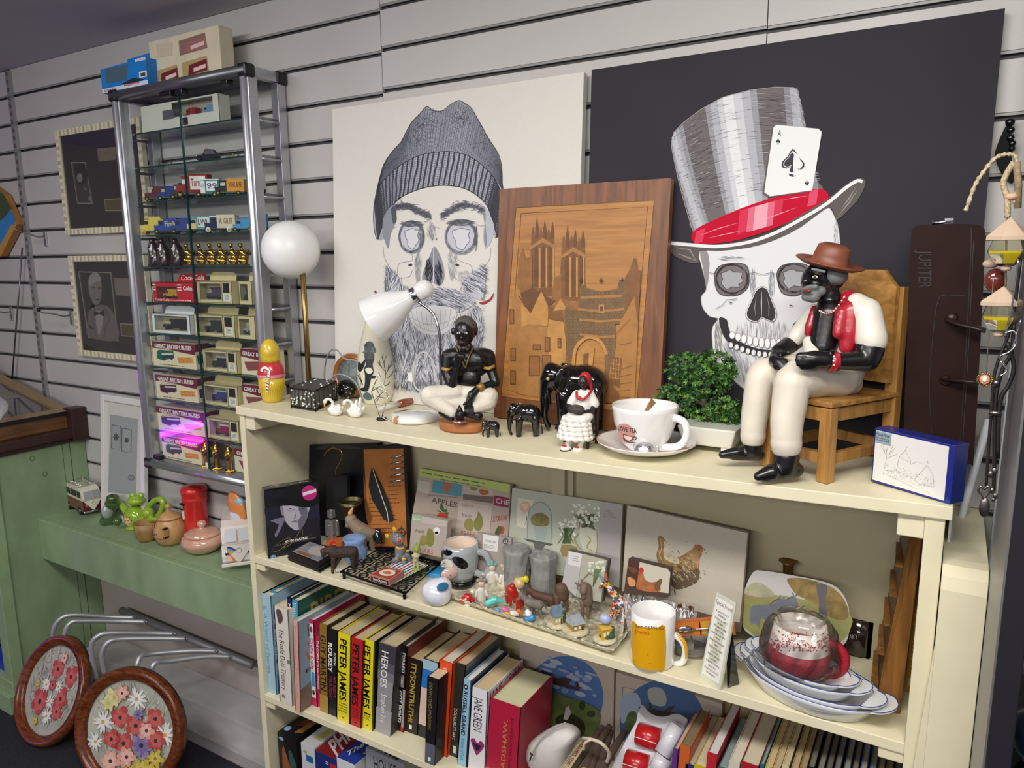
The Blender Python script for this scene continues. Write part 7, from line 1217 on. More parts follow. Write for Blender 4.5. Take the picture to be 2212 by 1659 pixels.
t=thing('orange_card_box','small orange and white card pack with a red round seal, behind the coasters','box',S2(720,1190));q=[S2(700,1192),S2(738,1186),S2(748,1172),S2(712,1172)];mb=MB();mb.hexa([V((a.x,a.y,Z2+.001))for a in q]+[V((a.x,a.y,Z2+.016))for a in q],M('c86a34',.5));mb.build('carton',t);mb=MB();c=P(719,1178,q[0].y-.003);mb.lathe([(.0105,0),(.0105,.001)],c,M('c8281c',.4),20,Matrix.Rotation(pi/2-.5,3,'X'));mb.build('seal',t)
# trivet with things on it
q=[S2(737,1250),S2(876,1297),S2(952,1230),S2(825,1195)];tr=thing('iron_trivet','black openwork cast iron trivet on small feet near the shelf front','trivet',sum(q,V())/4);zt=Z2+.017;iron=M('1c1a1a',.45,.6);q=[V((a.x,a.y,zt))for a in q];mb=MB();tri=lambda u,v:(q[0]*(1-u)*(1-v)+q[1]*u*(1-v)+q[2]*u*v+q[3]*(1-u)*v)
mb.tube([tri(0,0),tri(1,0),tri(1,1),tri(0,1)],.003,iron,6,closed=True)
for i in range(5):
 for j in range(5):
  c=tri((i+.5)/5,(j+.5)/5);r_=.011;mb.tube([c+V((cos(a)*r_,sin(a)*r_,0))for a in[2*pi*h/14 for h in range(14)]],.0018,iron,5,closed=True);mb.tube([c-V((r_*.7,r_*.7,0)),c+V((r_*.7,r_*.7,0))],.0014,iron,5)
for i in range(1,5):mb.tube([tri(i/5,0),tri(i/5,1)],.0014,iron,5);mb.tube([tri(0,i/5),tri(1,i/5)],.0014,iron,5)
mb.build('openwork_plate',tr)
for u,v in((.03,.03),(.97,.03),(.97,.97),(.03,.97)):mb=MB();c=tri(u,v);mb.tube([V((c.x,c.y,Z2+.0005)),c],.004,iron,8);mb.build('foot',tr)
zt+=.0035
def onT(px,py,z=None):return PZ(px,py,zt if z is None else z)
q=[onT(808,1238),onT(850,1262),onT(925,1222),onT(880,1200)];t=thing('striped_card','green edged striped greetings card lying flat on the trivet','card',q[0]);mb=MB();mb.hexa([a+V((0,0,.0003))for a in q]+[a+V((0,0,.001))for a in q],wt('e6e8e4'));mb.build('card',t);A_=Art(quadf(*[a+V((0,0,.001))for a in(q[3],q[2],q[1],q[0])]))
for i in range(7):A_.rect(.08+i*.13,.08,.13+i*.13,.92,M(('b02a3a','3a2a8a','2a6a4a')[i%3],.5))
A_.strokes([[(.03,.03),(.97,.03),(.97,.97),(.03,.97),(.03,.03)]],.03,M('3a6a3a',.5),False);A_.build('stripes',t)
q=[onT(798,1257),onT(843,1265),onT(874,1243),onT(829,1228)];q=[onT(799,1256),onT(842,1268),onT(873,1247),onT(835,1237)];t=thing('matchbox','small red and tan THE CROWN matchbox lying on the trivet','matchbox',q[0]);h=.0165;mb=MB();up=V((0,0,h));z1=V((0,0,.0012));mb.hexa([a+z1 for a in q]+[a+up for a in q],M('b3776a',.5));mb.build('box',t,bev=.0004)
A_=Art(quadf(*[a+up for a in(q[3],q[2],q[1],q[0])]));A_.rect(.06,.08,.94,.92,M('a03a30',.5));A_.ellipse(.5,.5,.36,.3,M('e4d4c4',.5));A_.poly([(.3,.55),(.45,.35),(.6,.4),(.72,.5),(.6,.62),(.4,.62)],M('c07048',.5),2);A_.text('THE CROWN',(.28,.24),(.72,.24),(.28,.14),wt('e8dcc8'));A_.build('top_label',t)
A_=Art(quadf(q[0]+up,q[1]+up,q[1]+z1,q[0]+z1));A_.rect(.06,.18,.94,.88,M('2e2420',.5));A_.text('THE CROWN',(.16,.72),(.84,.72),(.16,.34),wt('e8dcc8'),.02);A_.build('side_label',t)
def figT(*a,**k):return fig(*a,Z=zt+.001,**k)
t,o,B,k=figT('toy_mouse','grey cartoonish mouse toy with yellow ears and a red nose on the trivet','toy',868,1218,.014,C5);m=M('74777e',.45);ym=M('d8a828',.4);mb=MB();mb.v=[]
caps(mb,B,k,m,[(1390,1060,0,52,1385,1110,0,46),(1365,970,-.004,56,1380,985,-.01,44),(1370,1120,-.008,20,1350,1170,-.01,20),(1420,1130,-.006,22,1420,1185,-.01,24),(1450,1110,.0,30,1470,1160,0,24),(1340,1150,-.008,14,1330,1160,-.012,18),(1325,940,0,10,1330,905,0,10),(1300,960,0,10,1285,950,0,8)]);mb.build('body',t,remesh=.0014,smooth_it=2)
for a,b in((1332,885),(1268,945)):mb=MB();mb.ell(B(a,b),(22*k,8*k,24*k),ym);mb.build('ear',t)
mb=MB();mb.ell(B(1382,985,-.02),17*k,M('d0281c',.2));mb.build('nose',t);mb=MB();mb.ell(B(1382,985,-.0165),(26*k,7*k,26*k),M('e8d048',.3));mb.build('muzzle',t);eyes(t,B,((1340,955),(1358,942)),11*k,-.0145)
for L in([(1350,1040),(1380,1065),(1420,1050)],[(1345,1145),(1360,1150)],[(1405,1150),(1440,1152)],[(1440,1080),(1470,1075)]):mb=MB();mb.tube([B(a,b,-.012)for a,b in L],10*k,ym,6);mb.build('yellow_band',t)
t,o,B,k=figT('frog_figurine','pale green standing frog figurine with folded arms on the trivet','figurine',901,1234,.01,C5);m=M('b7b487',.35);gl2=M('8a9a4a',.35);mb=MB();mb.lathe([(44*k,0),(46*k,.002),(38*k,.004)],o,gl2,20);mb.build('base',t);mb=MB();caps(mb,B,k,m,[(1530,1110,0,28,1525,1160,0,26),(1515,1170,0,13,1510,1225,-.002,11),(1540,1170,0,13,1545,1225,-.002,11),(1500,1120,-.004,12,1545,1130,-.01,10),(1555,1120,-.004,12,1520,1135,-.01,10)]);mb.build('body',t,remesh=.0009,smooth_it=1);mb=MB();caps(mb,B,k,gl2,[(1540,1050,0,30,1535,1065,-.004,28),(1528,1015,0,12,1528,1020,0,12),(1556,1012,0,12,1556,1018,0,12)]);mb.build('head',t,remesh=.001,smooth_it=1)
t=thing('blue_tape_dispenser','bright blue flat packet partly hidden behind the white egg shaped device','packet',S2(935,1245));q=[S2(922,1247),S2(952,1252),S2(968,1232),S2(945,1226)];mb=MB();mb.hexa([V((a.x,a.y,Z2+.0005))for a in q]+[V((a.x,a.y,Z2+.012))for a in q],M('3f93cc',.4));mb.build('packet',t,bev=.001);t.name='blue_packet'
t,o,B,k=fig('white_pebble_gadget','smooth white egg shaped gadget with a round blue button at the shelf front','gadget',946,1316,.03,C6);mb=MB();gm2=M('dcdbe6',.12,coat=1);mb.ell(B(315,1130),(128*k,110*k,118*k),gm2);mb.ell(B(360,1080),(80*k,80*k,75*k),gm2);mb.ell(B(260,1120),(70*k,70*k,80*k),gm2);mb.build('shell',t,remesh=.002,smooth_it=8)
c=B(362,1084,-.0255);mb=MB();mb.lathe([(50*k,-.002),(50*k,.0022),(44*k,.0028),(.0004,.003)],c,M('2f6c92',.3),24,rotz(math.atan2(-o.x,o.y)+.5)@Matrix.Rotation(pi/2-.5,3,'X'),sy=.66);mb.build('button',t)
# grey cow mug
t,o,B,k=fig('cow_mug','large grey ceramic cow faced mug with black patches and pink muzzle','mug',997,1280,.043,C6);gm3=ceram('a9b0b2',.03);z_=lambda b:B(510,b).z-o.z;Rr_=140*k;H=z_(722);cpf=[(108*k,0),(112*k,H*.12),(105*k,H*.16),(116*k,H*.3),(136*k,H*.45),(147*k,H*.65),(147*k,H*.85),(142*k,H)];mb=MB();mb.lathe([(108*k,0),(114*k,.004),(112*k,H*.13),(100*k,H*.15)],o,black,36,cap=True);mb.build('black_foot',t);mb=MB();mb.lathe(cpf[2:]+[(136*k,H*1.01),(130*k,H*.98),(132*k,H*.6),(90*k,H*.3),(.0004,H*.25)],o,gm3,44);mb.build('body',t);mb=MB();mb.lathe([(134.5*k,H*1.003),(129*k,H*.97),(130*k,H*.7),(100*k,H*.5)],o,M('e2cdb8',.2),40,cap=False);mb.build('inside_glaze',t)
mb=MB();mb.tube(spl([B(620,790,-.01),B(700,815,-.012),B(740,880,-.014),B(725,960,-.014),B(690,985,-.012),B(625,965,-.01)],6),[30*k,27*k,25*k,25*k,25*k,30*k],gm3,14);mb.build('handle',t)
A_=Art(lathef(o,cpf,*C6),.0001,.0005,18);A_.poly([(440,850),(470,838),(520,850),(560,885),(568,915),(540,940),(500,930),(455,890)],black,3);A_.poly([(356,792),(366,786),(368,850),(362,878),(356,850)],black,2);A_.strokes([[(375,815),(380,785)],[(395,820),(400,778)],[(410,820),(422,785)],[(425,822),(438,795)]],16,black);A_.poly([(378,790),(430,790),(438,815),(410,830),(380,820)],black,2);A_.strokes([[(365,848),(385,856),(400,848)],[(410,850),(425,858),(440,852)],[(360,900),(380,890),(400,895)]],4,M('55504c',.4),True,3);A_.poly([(360,875),(400,855),(440,880),(445,920),(360,920)],M('d8d4ca',.2),3);A_.build('glazed_markings',t)
mb=MB();p=B(420,975,-.040);mb.ell(p,(72*k,28*k,50*k),ceram('d9b3a6'),rotz(math.atan2(-o.x,o.y)+.35));mb.build('muzzle',t);mb=MB();mb.ell(B(425,990,-.048),(6*k,4*k,4*k),black);mb.build('nostril',t)
# fruit placemats, flower placemats, hen placemats at the back
tan=M('a99a8c',.5,0,.08,20);apple=M('b3382a',.5);pear=M('7c7a3c',.5);lf=M('3f5a34',.5);ink2=M('4a4038',.6)
def sub(A_,C,pts,m,sm=0):A_.poly(cr(C,pts),m,sm)
def txt(A_,C,s,a,b,c,m,bold=0):A_.text(s,*cr(C,[a,b,c]),m,bold)
def fruit(A_):
 K=C6;sub(A_,K,[(180,120),(915,255),(880,670),(100,640)],tan);sub(A_,K,[(160,215),(265,235),(250,330),(158,300)],M('b9afa6',.5));sub(A_,K,[(285,215),(520,250),(515,350),(275,315)],M('4f8a98',.5));sub(A_,K,[(370,240),(440,250),(400,320),(380,310)],M('a8643c',.5),2);sub(A_,K,[(535,260),(780,300),(770,350),(530,330)],M('b3a89c',.5));sub(A_,K,[(660,290),(735,300),(730,330),(680,335)],M('a85a38',.5),3);sub(A_,K,[(585,268),(650,280),(630,300),(600,298)],pear,2)
 sub(A_,K,[(785,340),(905,360),(900,440),(776,420)],M('7a1c38',.5));txt(A_,K,'CHE',(795,400),(900,420),(800,360),wt('d8c8c8'));sub(A_,K,[(530,330),(780,350),(770,405),(530,370)],M('6a5c50',.5));txt(A_,K,'APPLES',(272,395),(478,440),(278,352),ink2,.01);sub(A_,K,[(320,500),(350,478),(400,490),(405,525),(380,545),(320,535)],apple,3)
 for q in([(340,440),(350,405),(375,440),(365,470)],[(360,470),(400,445),(395,475)],[(315,460),(345,465),(350,480)],[(380,480),(415,478),(400,498)]):sub(A_,K,q,lf,2)
 sub(A_,K,[(240,330),(495,350),(490,362),(240,342)],M('8c8078',.5));sub(A_,K,[(500,380),(770,430),(745,670),(470,640)],M('b8aaa0',.5));txt(A_,K,'fresh',(520,510),(595,520),(525,480),ink2);sub(A_,K,[(655,470),(690,520),(690,590),(660,630),(625,610),(620,550),(645,510)],pear,3);sub(A_,K,[(560,530),(600,530),(620,590),(600,630),(560,620),(540,580)],M('8a8348',.5),3);txt(A_,K,'PEARS',(512,655),(630,670),(516,625),M('b3684c',.5));txt(A_,K,'STRAW',(770,555),(885,540),(780,510),M('b0403c',.5));sub(A_,K,[(820,590),(865,600),(855,650),(820,640)],M('b83a34',.5),3);sub(A_,K,[(800,620),(820,590),(850,610),(820,660),(790,650)],lf,2)
 txt(A_,K,'taker',(520,430),(620,440),(525,395),M('9a8c80',.5));sub(A_,K,[(180,118),(915,250),(912,318),(170,180)],M('a9b860',.5));A_.lines(1,*cr(K,[(200,150),(890,270)]),(0,2.5),M('4c5a2c',.5),.8,1);A_.lines(1,*cr(K,[(345,205),(720,270)]),(0,2),M('4c5a2c',.5),.8,2)
board('fruit_placemats','pack of placemats printed with apples, pears and strawberries under a green band','placemats',cr(C6,[(180,118),(918,250),(890,760),(85,690)]),1.375,1.415,tan,.01,fruit,group='packed placemats')
def flowers(A_):
 K=C6;sub(A_,K,[(930,280),(1650,390),(1620,1020),(890,900)],M('b0b3a2',.5,0,.08,15));sub(A_,K,[(1650,390),(1825,415),(1800,1060),(1620,1030)],M('a9a5a2',.5));A_.lines(5,*cr(K,[(1675,452),(1780,470)]),(0,18),M('6f6a66',.5),.25,3)
 sub(A_,K,[(975,358),(1105,378),(1050,610),(965,590)],M('cfc9b4',.5));sub(A_,K,[(990,420),(1020,390),(1060,395),(1080,430),(1060,470),(1010,475)],M('cda98c',.5),3);sub(A_,K,[(1010,415),(1040,405),(1060,430),(1035,455)],M('dcbfa4',.5),3);A_.strokes([cr(K,[(1040,480),(1050,530),(1030,590)])],1.5,lf)
 bell=cr(K,[(1055,690),(1060,500),(1090,430),(1155,395),(1220,430),(1250,510),(1245,720)]);A_.poly(bell,M('a6ada2',.4),3);A_.strokes([bell],1.6,M('6f8484',.5),False,4);sub(A_,K,[(1085,510),(1160,480),(1225,520),(1215,590),(1100,580)],M('7a7440',.6,0,.3,90),3);sub(A_,K,[(1105,590),(1215,600),(1200,710),(1125,695)],M('96a09a',.5));sub(A_,K,[(1020,688),(1265,735),(1240,750),(1060,715)],M('4f5450',.5));sub(A_,K,[(1100,720),(1200,740),(1170,800),(1120,790)],M('5c605a',.5))
 rr_=random.Random(8)
 for cx,cy,n_,sx,sy in((1530,490,46,110,75),(1380,600,26,70,60)):
  A_.strokes([cr(K,[(cx+rr_.gauss(0,sx*.5),cy),(cx+rr_.gauss(0,25),cy+130)])for _ in range(30)],1.6,M('5f7048',.5));
  for _ in range(n_):a,b=cx+rr_.uniform(-sx,sx),cy+rr_.uniform(-sy,sy);A_.h=.0014+rr_.random()*.0004;A_.ellipse(C6[0]+a/C6[2],C6[1]+b/C6[2],3.4,3.0,wt('dcdccc'),n=7)
 A_.h=.002;sub(A_,K,[(1480,610),(1620,630),(1600,880),(1540,870),(1500,760)],M('c3c2ae',.5),2);A_.strokes([cr(K,L)for L in([(1530,660),(1570,700),(1540,760),(1590,790)],[(1480,640),(1440,700),(1490,780)])],3,M('9a8f5a',.5),True,4);sub(A_,K,[(1335,740),(1460,760),(1440,830),(1340,830)],M('8a7a4a',.5),2)
board('flower_placemats','pack of pale placemats printed with a glass bell jar and white narcissi','placemats',cr(C6,[(930,278),(1830,415),(1800,1090),(885,900)]),1.375,1.415,M('a9a99c',.5),.01,flowers,group='packed placemats')
hm_=M('b4ac9c',.5,0,.04,200)
def hen(A_):
 K=C7;sub(A_,K,[(435,45),(1415,270),(1350,1000),(390,740)],hm_);h1=M('8a6a3a',.6,0,.35,60);h2=M('5c4a34',.6,0,.35,60);h3=M('c2b496',.6,0,.3,60)
 sub(A_,K,[(700,290),(740,320),(760,370),(750,430),(800,470),(860,460),(900,440),(960,400),(990,370),(1040,375),(1050,430),(1025,480),(1020,560),(1015,650),(970,690),(870,725),(810,720),(770,640),(750,560),(690,520),(672,440),(690,380),(682,320)],h1,3)
 sub(A_,K,[(790,600),(900,580),(1018,560),(1012,655),(960,695),(860,728),(800,700)],h2,3);sub(A_,K,[(740,330),(790,440),(850,480),(850,520),(780,500),(730,460)],h3,3);sub(A_,K,[(880,500),(990,430),(1020,470),(1000,560),(900,560)],M('94764a',.6,0,.4,60),3);L=[];rr_=random.Random(3)
 for _ in range(160):a=(rr_.gauss(880,90),rr_.gauss(560,70));L.append(cr(K,[a,(a[0]+12,a[1]+8),(a[0]+20,a[1]+22)]))
 A_.strokes(L,1.2,h3);A_.strokes(L[:60],1.4,M('4a3620',.6));A_.strokes([cr(K,L2)for L2 in([(700,300),(715,380),(700,450)],[(730,320),(745,400),(735,470)],[(690,400),(700,460),(730,520)])],2,h3);sub(A_,K,[(975,380),(990,362),(1000,372),(1010,360),(1022,375),(1035,368),(1045,395)],M('9c3a28',.5));A_.ellipse(*cr(K,[(1018,408)])[0],1.6,1.6,black);sub(A_,K,[(1040,425),(1065,437),(1042,440)],M('b9a888',.5));sub(A_,K,[(1020,435),(1034,440),(1028,458)],M('a83c30',.5));A_.strokes([cr(K,[(818,725),(826,770)])],3,M('5c4a34',.6),False)
 A_.strokes([cr(K,[(640+k_*70,318+(k_%3)*20),(642+k_*70,322+(k_%3)*20)])for k_ in range(6)],2,M('8a7a64',.5),False)
board('hen_placemats','thick pack of beige placemats with a brown speckled hen','placemats',cr(C7,[(430,40),(1425,258),(1360,1080),(385,860)]),1.35,1.40,M('5f4f44',.5),.016,hen,group='packed placemats',bev=.003)
def pearC(A_):
 K=C6;sub(A_,K,[(115,500),(360,560),(340,840),(95,780)],M('aca096',.5));sub(A_,K,[(250,610),(290,640),(295,720),(270,755),(235,740),(230,680)],pear,3);sub(A_,K,[(190,665),(225,670),(235,720),(210,750),(175,735)],M('8a8348',.5),3);txt(A_,K,'fresh',(140,640),(208,648),(143,612),ink2);txt(A_,K,'PEARS',(150,800),(285,820),(155,765),M('b3684c',.5));sub(A_,K,[(118,492),(195,510),(192,560),(115,545)],M('8fae88',.5));txt(A_,K,'Dunelm',(120,538),(186,546),(122,515),wt());sub(A_,K,[(195,510),(400,550),(396,600),(192,565)],M('b8aca4',.5));A_.ellipse(*cr(K,[(315,630)])[0],7,8.5,wt('e0dee0'));A_.ellipse(*cr(K,[(314,644)])[0],4,3,black)
board('pear_coasters','small pack of pear printed coasters with a green corner, left of the cow mug','coasters',cr(C6,[(115,490),(405,548),(375,850),(90,790)]),1.325,1.35,M('aca096',.5),.018,pearC)
def coast(A_):K=C6;sub(A_,K,[(695,655),(820,675),(808,800),(686,780)],wt('dadad6'));txt(A_,K,'COASTERS',(708,715),(800,732),(710,698),ink2);A_.lines(3,*cr(K,[(702,735),(795,752)]),(0,9),ink2,.3,5);A_.ellipse(*cr(K,[(875,712)])[0],6.5,7,M('55554f',.5));txt(A_,K,'£2',(864,722),(888,726),(866,702),wt('d8d8d0'))
board('grey_coaster_pack','wrapped pack of plain grey coasters with a white label, behind the cow mug','coasters',cr(C6,[(640,640),(925,690),(880,1040),(640,1000)]),1.352,1.372,M('9d938c',.45),.007,coast)
def nar(A_):
 K=C6;sub(A_,K,[(1385,790),(1500,815),(1450,1165),(1335,1060)],M('b4b0b0',.45));sub(A_,K,[(1395,795),(1500,818),(1480,925),(1380,900)],wt('d2d0cc'));A_.lines(3,*cr(K,[(1418,830),(1475,842)]),(0,14),ink2,.2,6);sub(A_,K,[(1500,815),(1700,865),(1650,1210),(1455,1165)],M('a9aa98',.5));rr_=random.Random(5)
 for _ in range(16):A_.ellipse(*cr(K,[(rr_.uniform(1560,1680),rr_.uniform(870,960))])[0],3.5,3,wt('d6d8c0'),n=7)
 A_.strokes([cr(K,[(1600+i*8,940),(1590,1080)])for i in range(8)],1.6,M('66744a',.5));A_.strokes([cr(K,[(1490,1040),(1560,970),(1600,1000)])],4,M('7a6a4a',.5))
board('narcissus_coasters','small pack of coasters with white narcissi and a grey sleeve, behind the donkeys','coasters',cr(C6,[(1385,788),(1712,868),(1660,1215),(1335,1100)]),1.315,1.34,M('5a524c',.45),.016,nar)
def hen2(A_):
 K=C7;sub(A_,K,[(445,480),(540,505),(520,720),(415,700)],M('4a2e20',.5));sub(A_,K,[(535,505),(760,560),(785,590),(770,760),(515,725)],M('c2bba8',.5));og=M('a8663a',.6,0,.3,60);sub(A_,K,[(530,590),(560,580),(575,640),(620,670),(680,665),(700,690),(690,750),(515,725),(520,640)],og,3);sub(A_,K,[(650,700),(690,650),(718,645),(705,700),(680,745)],M('6a5030',.5),2);sub(A_,K,[(535,590),(532,560),(545,545),(565,560),(568,585)],M('b82c20',.5),2);sub(A_,K,[(435,640),(450,625),(500,655),(495,700),(450,700)],M('c98f5c',.5),2);sub(A_,K,[(440,545),(500,550),(510,590),(480,600)],M('6a4028',.5),2)
board('hen_coasters','small pack of coasters with an orange hen in front of the hen placemats','coasters',cr(C7,[(445,475),(785,560),(762,800),(405,760)]),1.30,1.325,M('4a3a30',.45),.016,hen2,bev=.002)
# ---- wrapped tumblers
wrap2=glassmat('silvery_cellophane',(.97,.97,.96),.12,1.6,1.2,.25);wrap=glassmat('crumpled_wrap',(.985,.985,.98),.1,1.5,.9,.03)
for px,py,lab in((1117,1288,'left cellophane wrapped glass tumbler stack behind the figurines'),(1174,1302,'right cellophane wrapped glass tumbler stack behind the figurines')):
 o=BA(px,py,Z2,.022);s_=sc(o);t=thing('wrapped_tumbler',lab,'tumbler',o,'wrapped tumblers');gl3=glassmat('tumbler_glass',(.95,.95,.93),.04,1.5,1.1,.45);mb=MB();h=98*s_;mb.lathe([(17*s_,0),(20*s_,h*.5),(22*s_,h*.52),(20*s_,h*.54),(24*s_,h)],o,gl3,24,cap=False);mb.lathe([(15*s_,.004),(18*s_,h*.5)],o,gl3,24,cap=False);mb.build('glass',t)
 mb=MB();rb2=random.Random(px);prof=[(27*s_,0),(28*s_,h*.3),(27*s_,h*.7),(30*s_,h),(22*s_,h*1.06),(6*s_,h*1.08)];mb.lathe(prof,o,wrap2,20);mb.sm=[False]*len(mb.sm);mb.build('cellophane',t,deform=lambda p:p+V((noise.noise(p*160),noise.noise(p*170+V((3,0,0))),noise.noise(p*150+V((0,9,0)))))*.005)
 # ---- pressed glass tray with small figures
cz=Z2;q=[PZ(*p,cz)for p in((972,1300),(1322,1424),(1372,1352),(1075,1230))];q=[PZ(970,1302,cz),PZ(1325,1425,cz),PZ(1385,1345,cz),PZ(1100,1262,cz)];ty=thing('glass_tray','rectangular pressed glass tray crowded with miniature figures','tray',sum(q,V())/4);tq=lambda u,v,z:(q[0]*(1-u)*(1-v)+q[1]*u*(1-v)+q[2]*u*v+q[3]*(1-u)*v)+V((0,0,z-cz));tg=M('d6cfb6',.12,.3,.5,90,1.,name='pressed_glass');N1,N2=60,30;vs=[];rb2=random.Random(1)
for i in range(N1+1):
 for j in range(N2+1):
  u,v=i/N1,j/N2;e=min(u*2.5,(1-u)*2.5,v,1-v);z=cz+.002+(.014*max(0,1-e/.09))+.0012*(sin(u*110)*sin(v*55))if e>.02 else cz+.018+.002*sin((u+v)*160);vs.append(tq(u,v,z))
mb=MB();mb.add(vs,[(i*(N2+1)+j,(i+1)*(N2+1)+j,(i+1)*(N2+1)+j+1,i*(N2+1)+j+1)for i in range(N1)for j in range(N2)],tg,True);mb.build('dish',ty,solid=.0016);zf=cz+.0045
def ft(name,label,cat,px,py,r,C=C6,group=None):return fig(name,label,cat,px,py,r,C,group,Z=zf)
def blob(px,py,r,name,label,cat,L,C=C6,rem=.0009,sm=1,body='body',group=None,flat=False):
 t,o,B,k=ft(name,label,cat,px,py,r,C,group);ms={}
 for e in L:ms.setdefault((e[0],e[1]),[]).append(e[2:])
 for(pn,m),caps_ in ms.items():
  mb=MB();caps(mb,B,k,m,caps_);mb.build(pn,t,remesh=rem if pn=='body' else 0,smooth_it=sm)
 return t,o,B,k
cm=lambda c,r=.35:M(c,r,coat=.3)
blob(1009,1308,.01,'toy_mushroom','tiny white spotted red mushroom ornament at the left of the glass tray','ornament',[('body',cm('e6dccb'),570,1210,0,24,568,1240,0,32),('cap',cm('b8202a',.15),530,1190,0,28,600,1192,0,28),('cap',cm('b8202a',.15),560,1165,0,30,570,1170,0,36),('spot',cm('f0ece4'),550,1185,-.009,8,551,1185,-.009,8)])
for a,b,c,lab,cols in((1040,1302,0,'white and grey china figure of a boy, leftmost on the tray',('cfc9bd','8a8478','55605a')),(1063,1268,1,'small china figure in a blue grey hat, back of the tray',('dcd6ca','6f9aa0','3f5a78')),(1092,1270,2,'small white china kneeling child at the back of the tray',('e2dccf','d2b98c','8a3a34'))):
 C_=(a-45,b-60,1.);blob(a,b,.012,'china_figure',lab,'figurine',[('body',cm(cols[0]),45,32,0,9,45,50,0,11),('body',cm(cols[0]),36,34,-.003,4,33,46,-.006,3.5),('body',cm(cols[0]),54,34,-.003,4,58,44,-.006,3.5),('head',cm('d9bfa4'),45,17,0,8,45,19,0,8),('hat',cm(cols[1]),38,12,0,5,53,11,0,5),('hat',cm(cols[1]),45,6,0,5,45,11,0,7),('trousers',cm(cols[2]),40,52,0,6,39,57,0,5),('trousers',cm(cols[2]),51,52,0,6,52,57,0,5)],C_)
blob(1125,1290,.012,'china_figure','small figure with bright yellow bunched hair in a white dress on the tray','figurine',[('body',cm('e6e2d8'),960,1090,0,42,950,1180,0,52),('head',cm('d9b48c'),985,1050,-.003,46,990,1060,-.006,42),('hair',cm('d8d02c'),985,1030,.002,44,1010,1025,.002,38),('hair',cm('d8d02c'),1035,1020,.002,30,1040,1025,.002,28)])
blob(1162,1272,.01,'dog_figure','small white toy dog with black ears standing at the back of the tray','figurine',[('body',cm('e8e8e4'),1140,1000,0,32,1140,1020,0,30),('body',cm('e8e8e4'),1140,1060,0,26,1140,1120,0,28),('collar',cm('4a9ac0'),1120,1080,-.003,12,1160,1080,-.003,12),('ear',black,1166,990,0,12,1168,1030,0,9),('ear',black,1114,990,0,10,1113,1025,0,8),('nose',black,1140,1020,-.008,10,1146,1020,-.008,9),('eye',black,1130,998,-.0075,5,1130,1002,-.0075,5),('eye',black,1150,998,-.0075,5,1150,1002,-.0075,5)])
rd3=M('b02414',.3,coat=.4)
blob(1110,1318,.01,'red_horse','upright bright red carved horse on the glass tray','figurine',[('body',rd3,920,1110,0,46,940,1150,0,44),('body',rd3,930,1110,0,34,930,1080,-.003,26),('body',rd3,885,1150,0,16,890,1215,0,11),('body',rd3,915,1160,-.004,16,915,1235,-.004,11),('body',rd3,945,1160,.003,16,948,1210,.003,11)])
blob(1122,1330,.01,'red_horse','smaller red carved horse in front of the upright one','figurine',[('body',rd3,975,1190,0,26,1000,1210,0,26),('body',rd3,970,1200,0,14,968,1270,0,10),('body',rd3,995,1215,0,14,992,1278,0,10),('body',rd3,1015,1210,0,13,1018,1245,0,9)])
def horse(px,py,L,col,label,C=C6,mane=None):return blob(px,py,.012,'donkey_figurine',label,'figurine',[('body',M(col,.6,0,.15,120))+tuple(e)for e in L]+([('mane',M(mane,.7))+tuple(e)for e in[(1075,1085,0,10,1140,1130,0,8)]]if mane=='x' else[]),C,.001,1,group='small donkey and horse figures on the tray')
horse(1160,1316,[(1110,1145,0,34,1250,1190,0,42),(1110,1140,0,30,1065,1110,0,24),(1065,1110,0,22,1050,1150,0,12),(1120,1170,0,18,1115,1240,0,9),(1260,1200,0,22,1265,1250,0,10),(1080,1080,0,8,1072,1062,0,3),(1230,1200,.006,16,1222,1250,.006,8)],'5c4030','brown foal figurine with raised head, walking on the glass tray')
horse(1206,1325,[(1330,1100,0,54,1340,1150,0,52),(1300,1170,0,40,1295,1215,-.004,22),(1370,1170,0,20,1375,1290,0,10),(1340,1180,.004,20,1385,1240,.004,9),(1300,1180,.003,18,1310,1240,.003,9)],'5e4836','dark brown donkey figurine seen from behind with lowered head')
horse(1165,1342,[(1060,1210,-.002,36,1150,1230,0,38),(1060,1200,0,28,1000,1150,0,24),(1000,1150,0,22,985,1180,0,12),(1075,1230,0,16,1070,1300,0,9),(1150,1240,0,22,1165,1320,0,10),(1165,1320,0,10,1180,1350,0,9),(1185,1230,0,10,1215,1270,0,5),(1010,1130,0,8,1015,1112,0,3),(1100,1240,.006,16,1110,1310,.006,8)],'7a7068','grey donkey figurine walking at the front of the tray')
horse(1266,1340,[(1530,1100,0,50,1545,1200,0,46),(1520,1080,-.004,36,1510,1120,-.01,34),(1512,1130,-.01,26,1512,1170,-.012,16),(1500,1220,-.002,20,1505,1340,-.002,10),(1545,1230,-.002,20,1548,1355,-.002,10),(1565,1210,.008,18,1570,1280,.008,10),(1470,1070,0,14,1440,1048,0,5),(1495,1050,0,12,1492,1022,0,4)],'715c50','tall brown donkey figurine facing forward on the glass tray')
blob(1070,1318,.01,'dolphin_figurine','turquoise leaping dolphin figurine on the glass tray','figurine',[('body',cm('5fc4bc',.2),730,1220,0,30,790,1190,0,32),('body',cm('5fc4bc',.2),790,1190,0,30,880,1208,0,8),('body',cm('5fc4bc',.2),725,1225,0,22,712,1270,0,8),('body',cm('5fc4bc',.2),770,1180,0,12,765,1155,0,4)])
blob(1042,1315,.008,'tiny_pig','tiny pink and dark piglet figure beside the dolphin','figurine',[('body',cm('c89a90'),680,1240,0,22,695,1245,0,22),('marking',cm('3a3030'),650,1240,0,18,665,1245,0,18)])
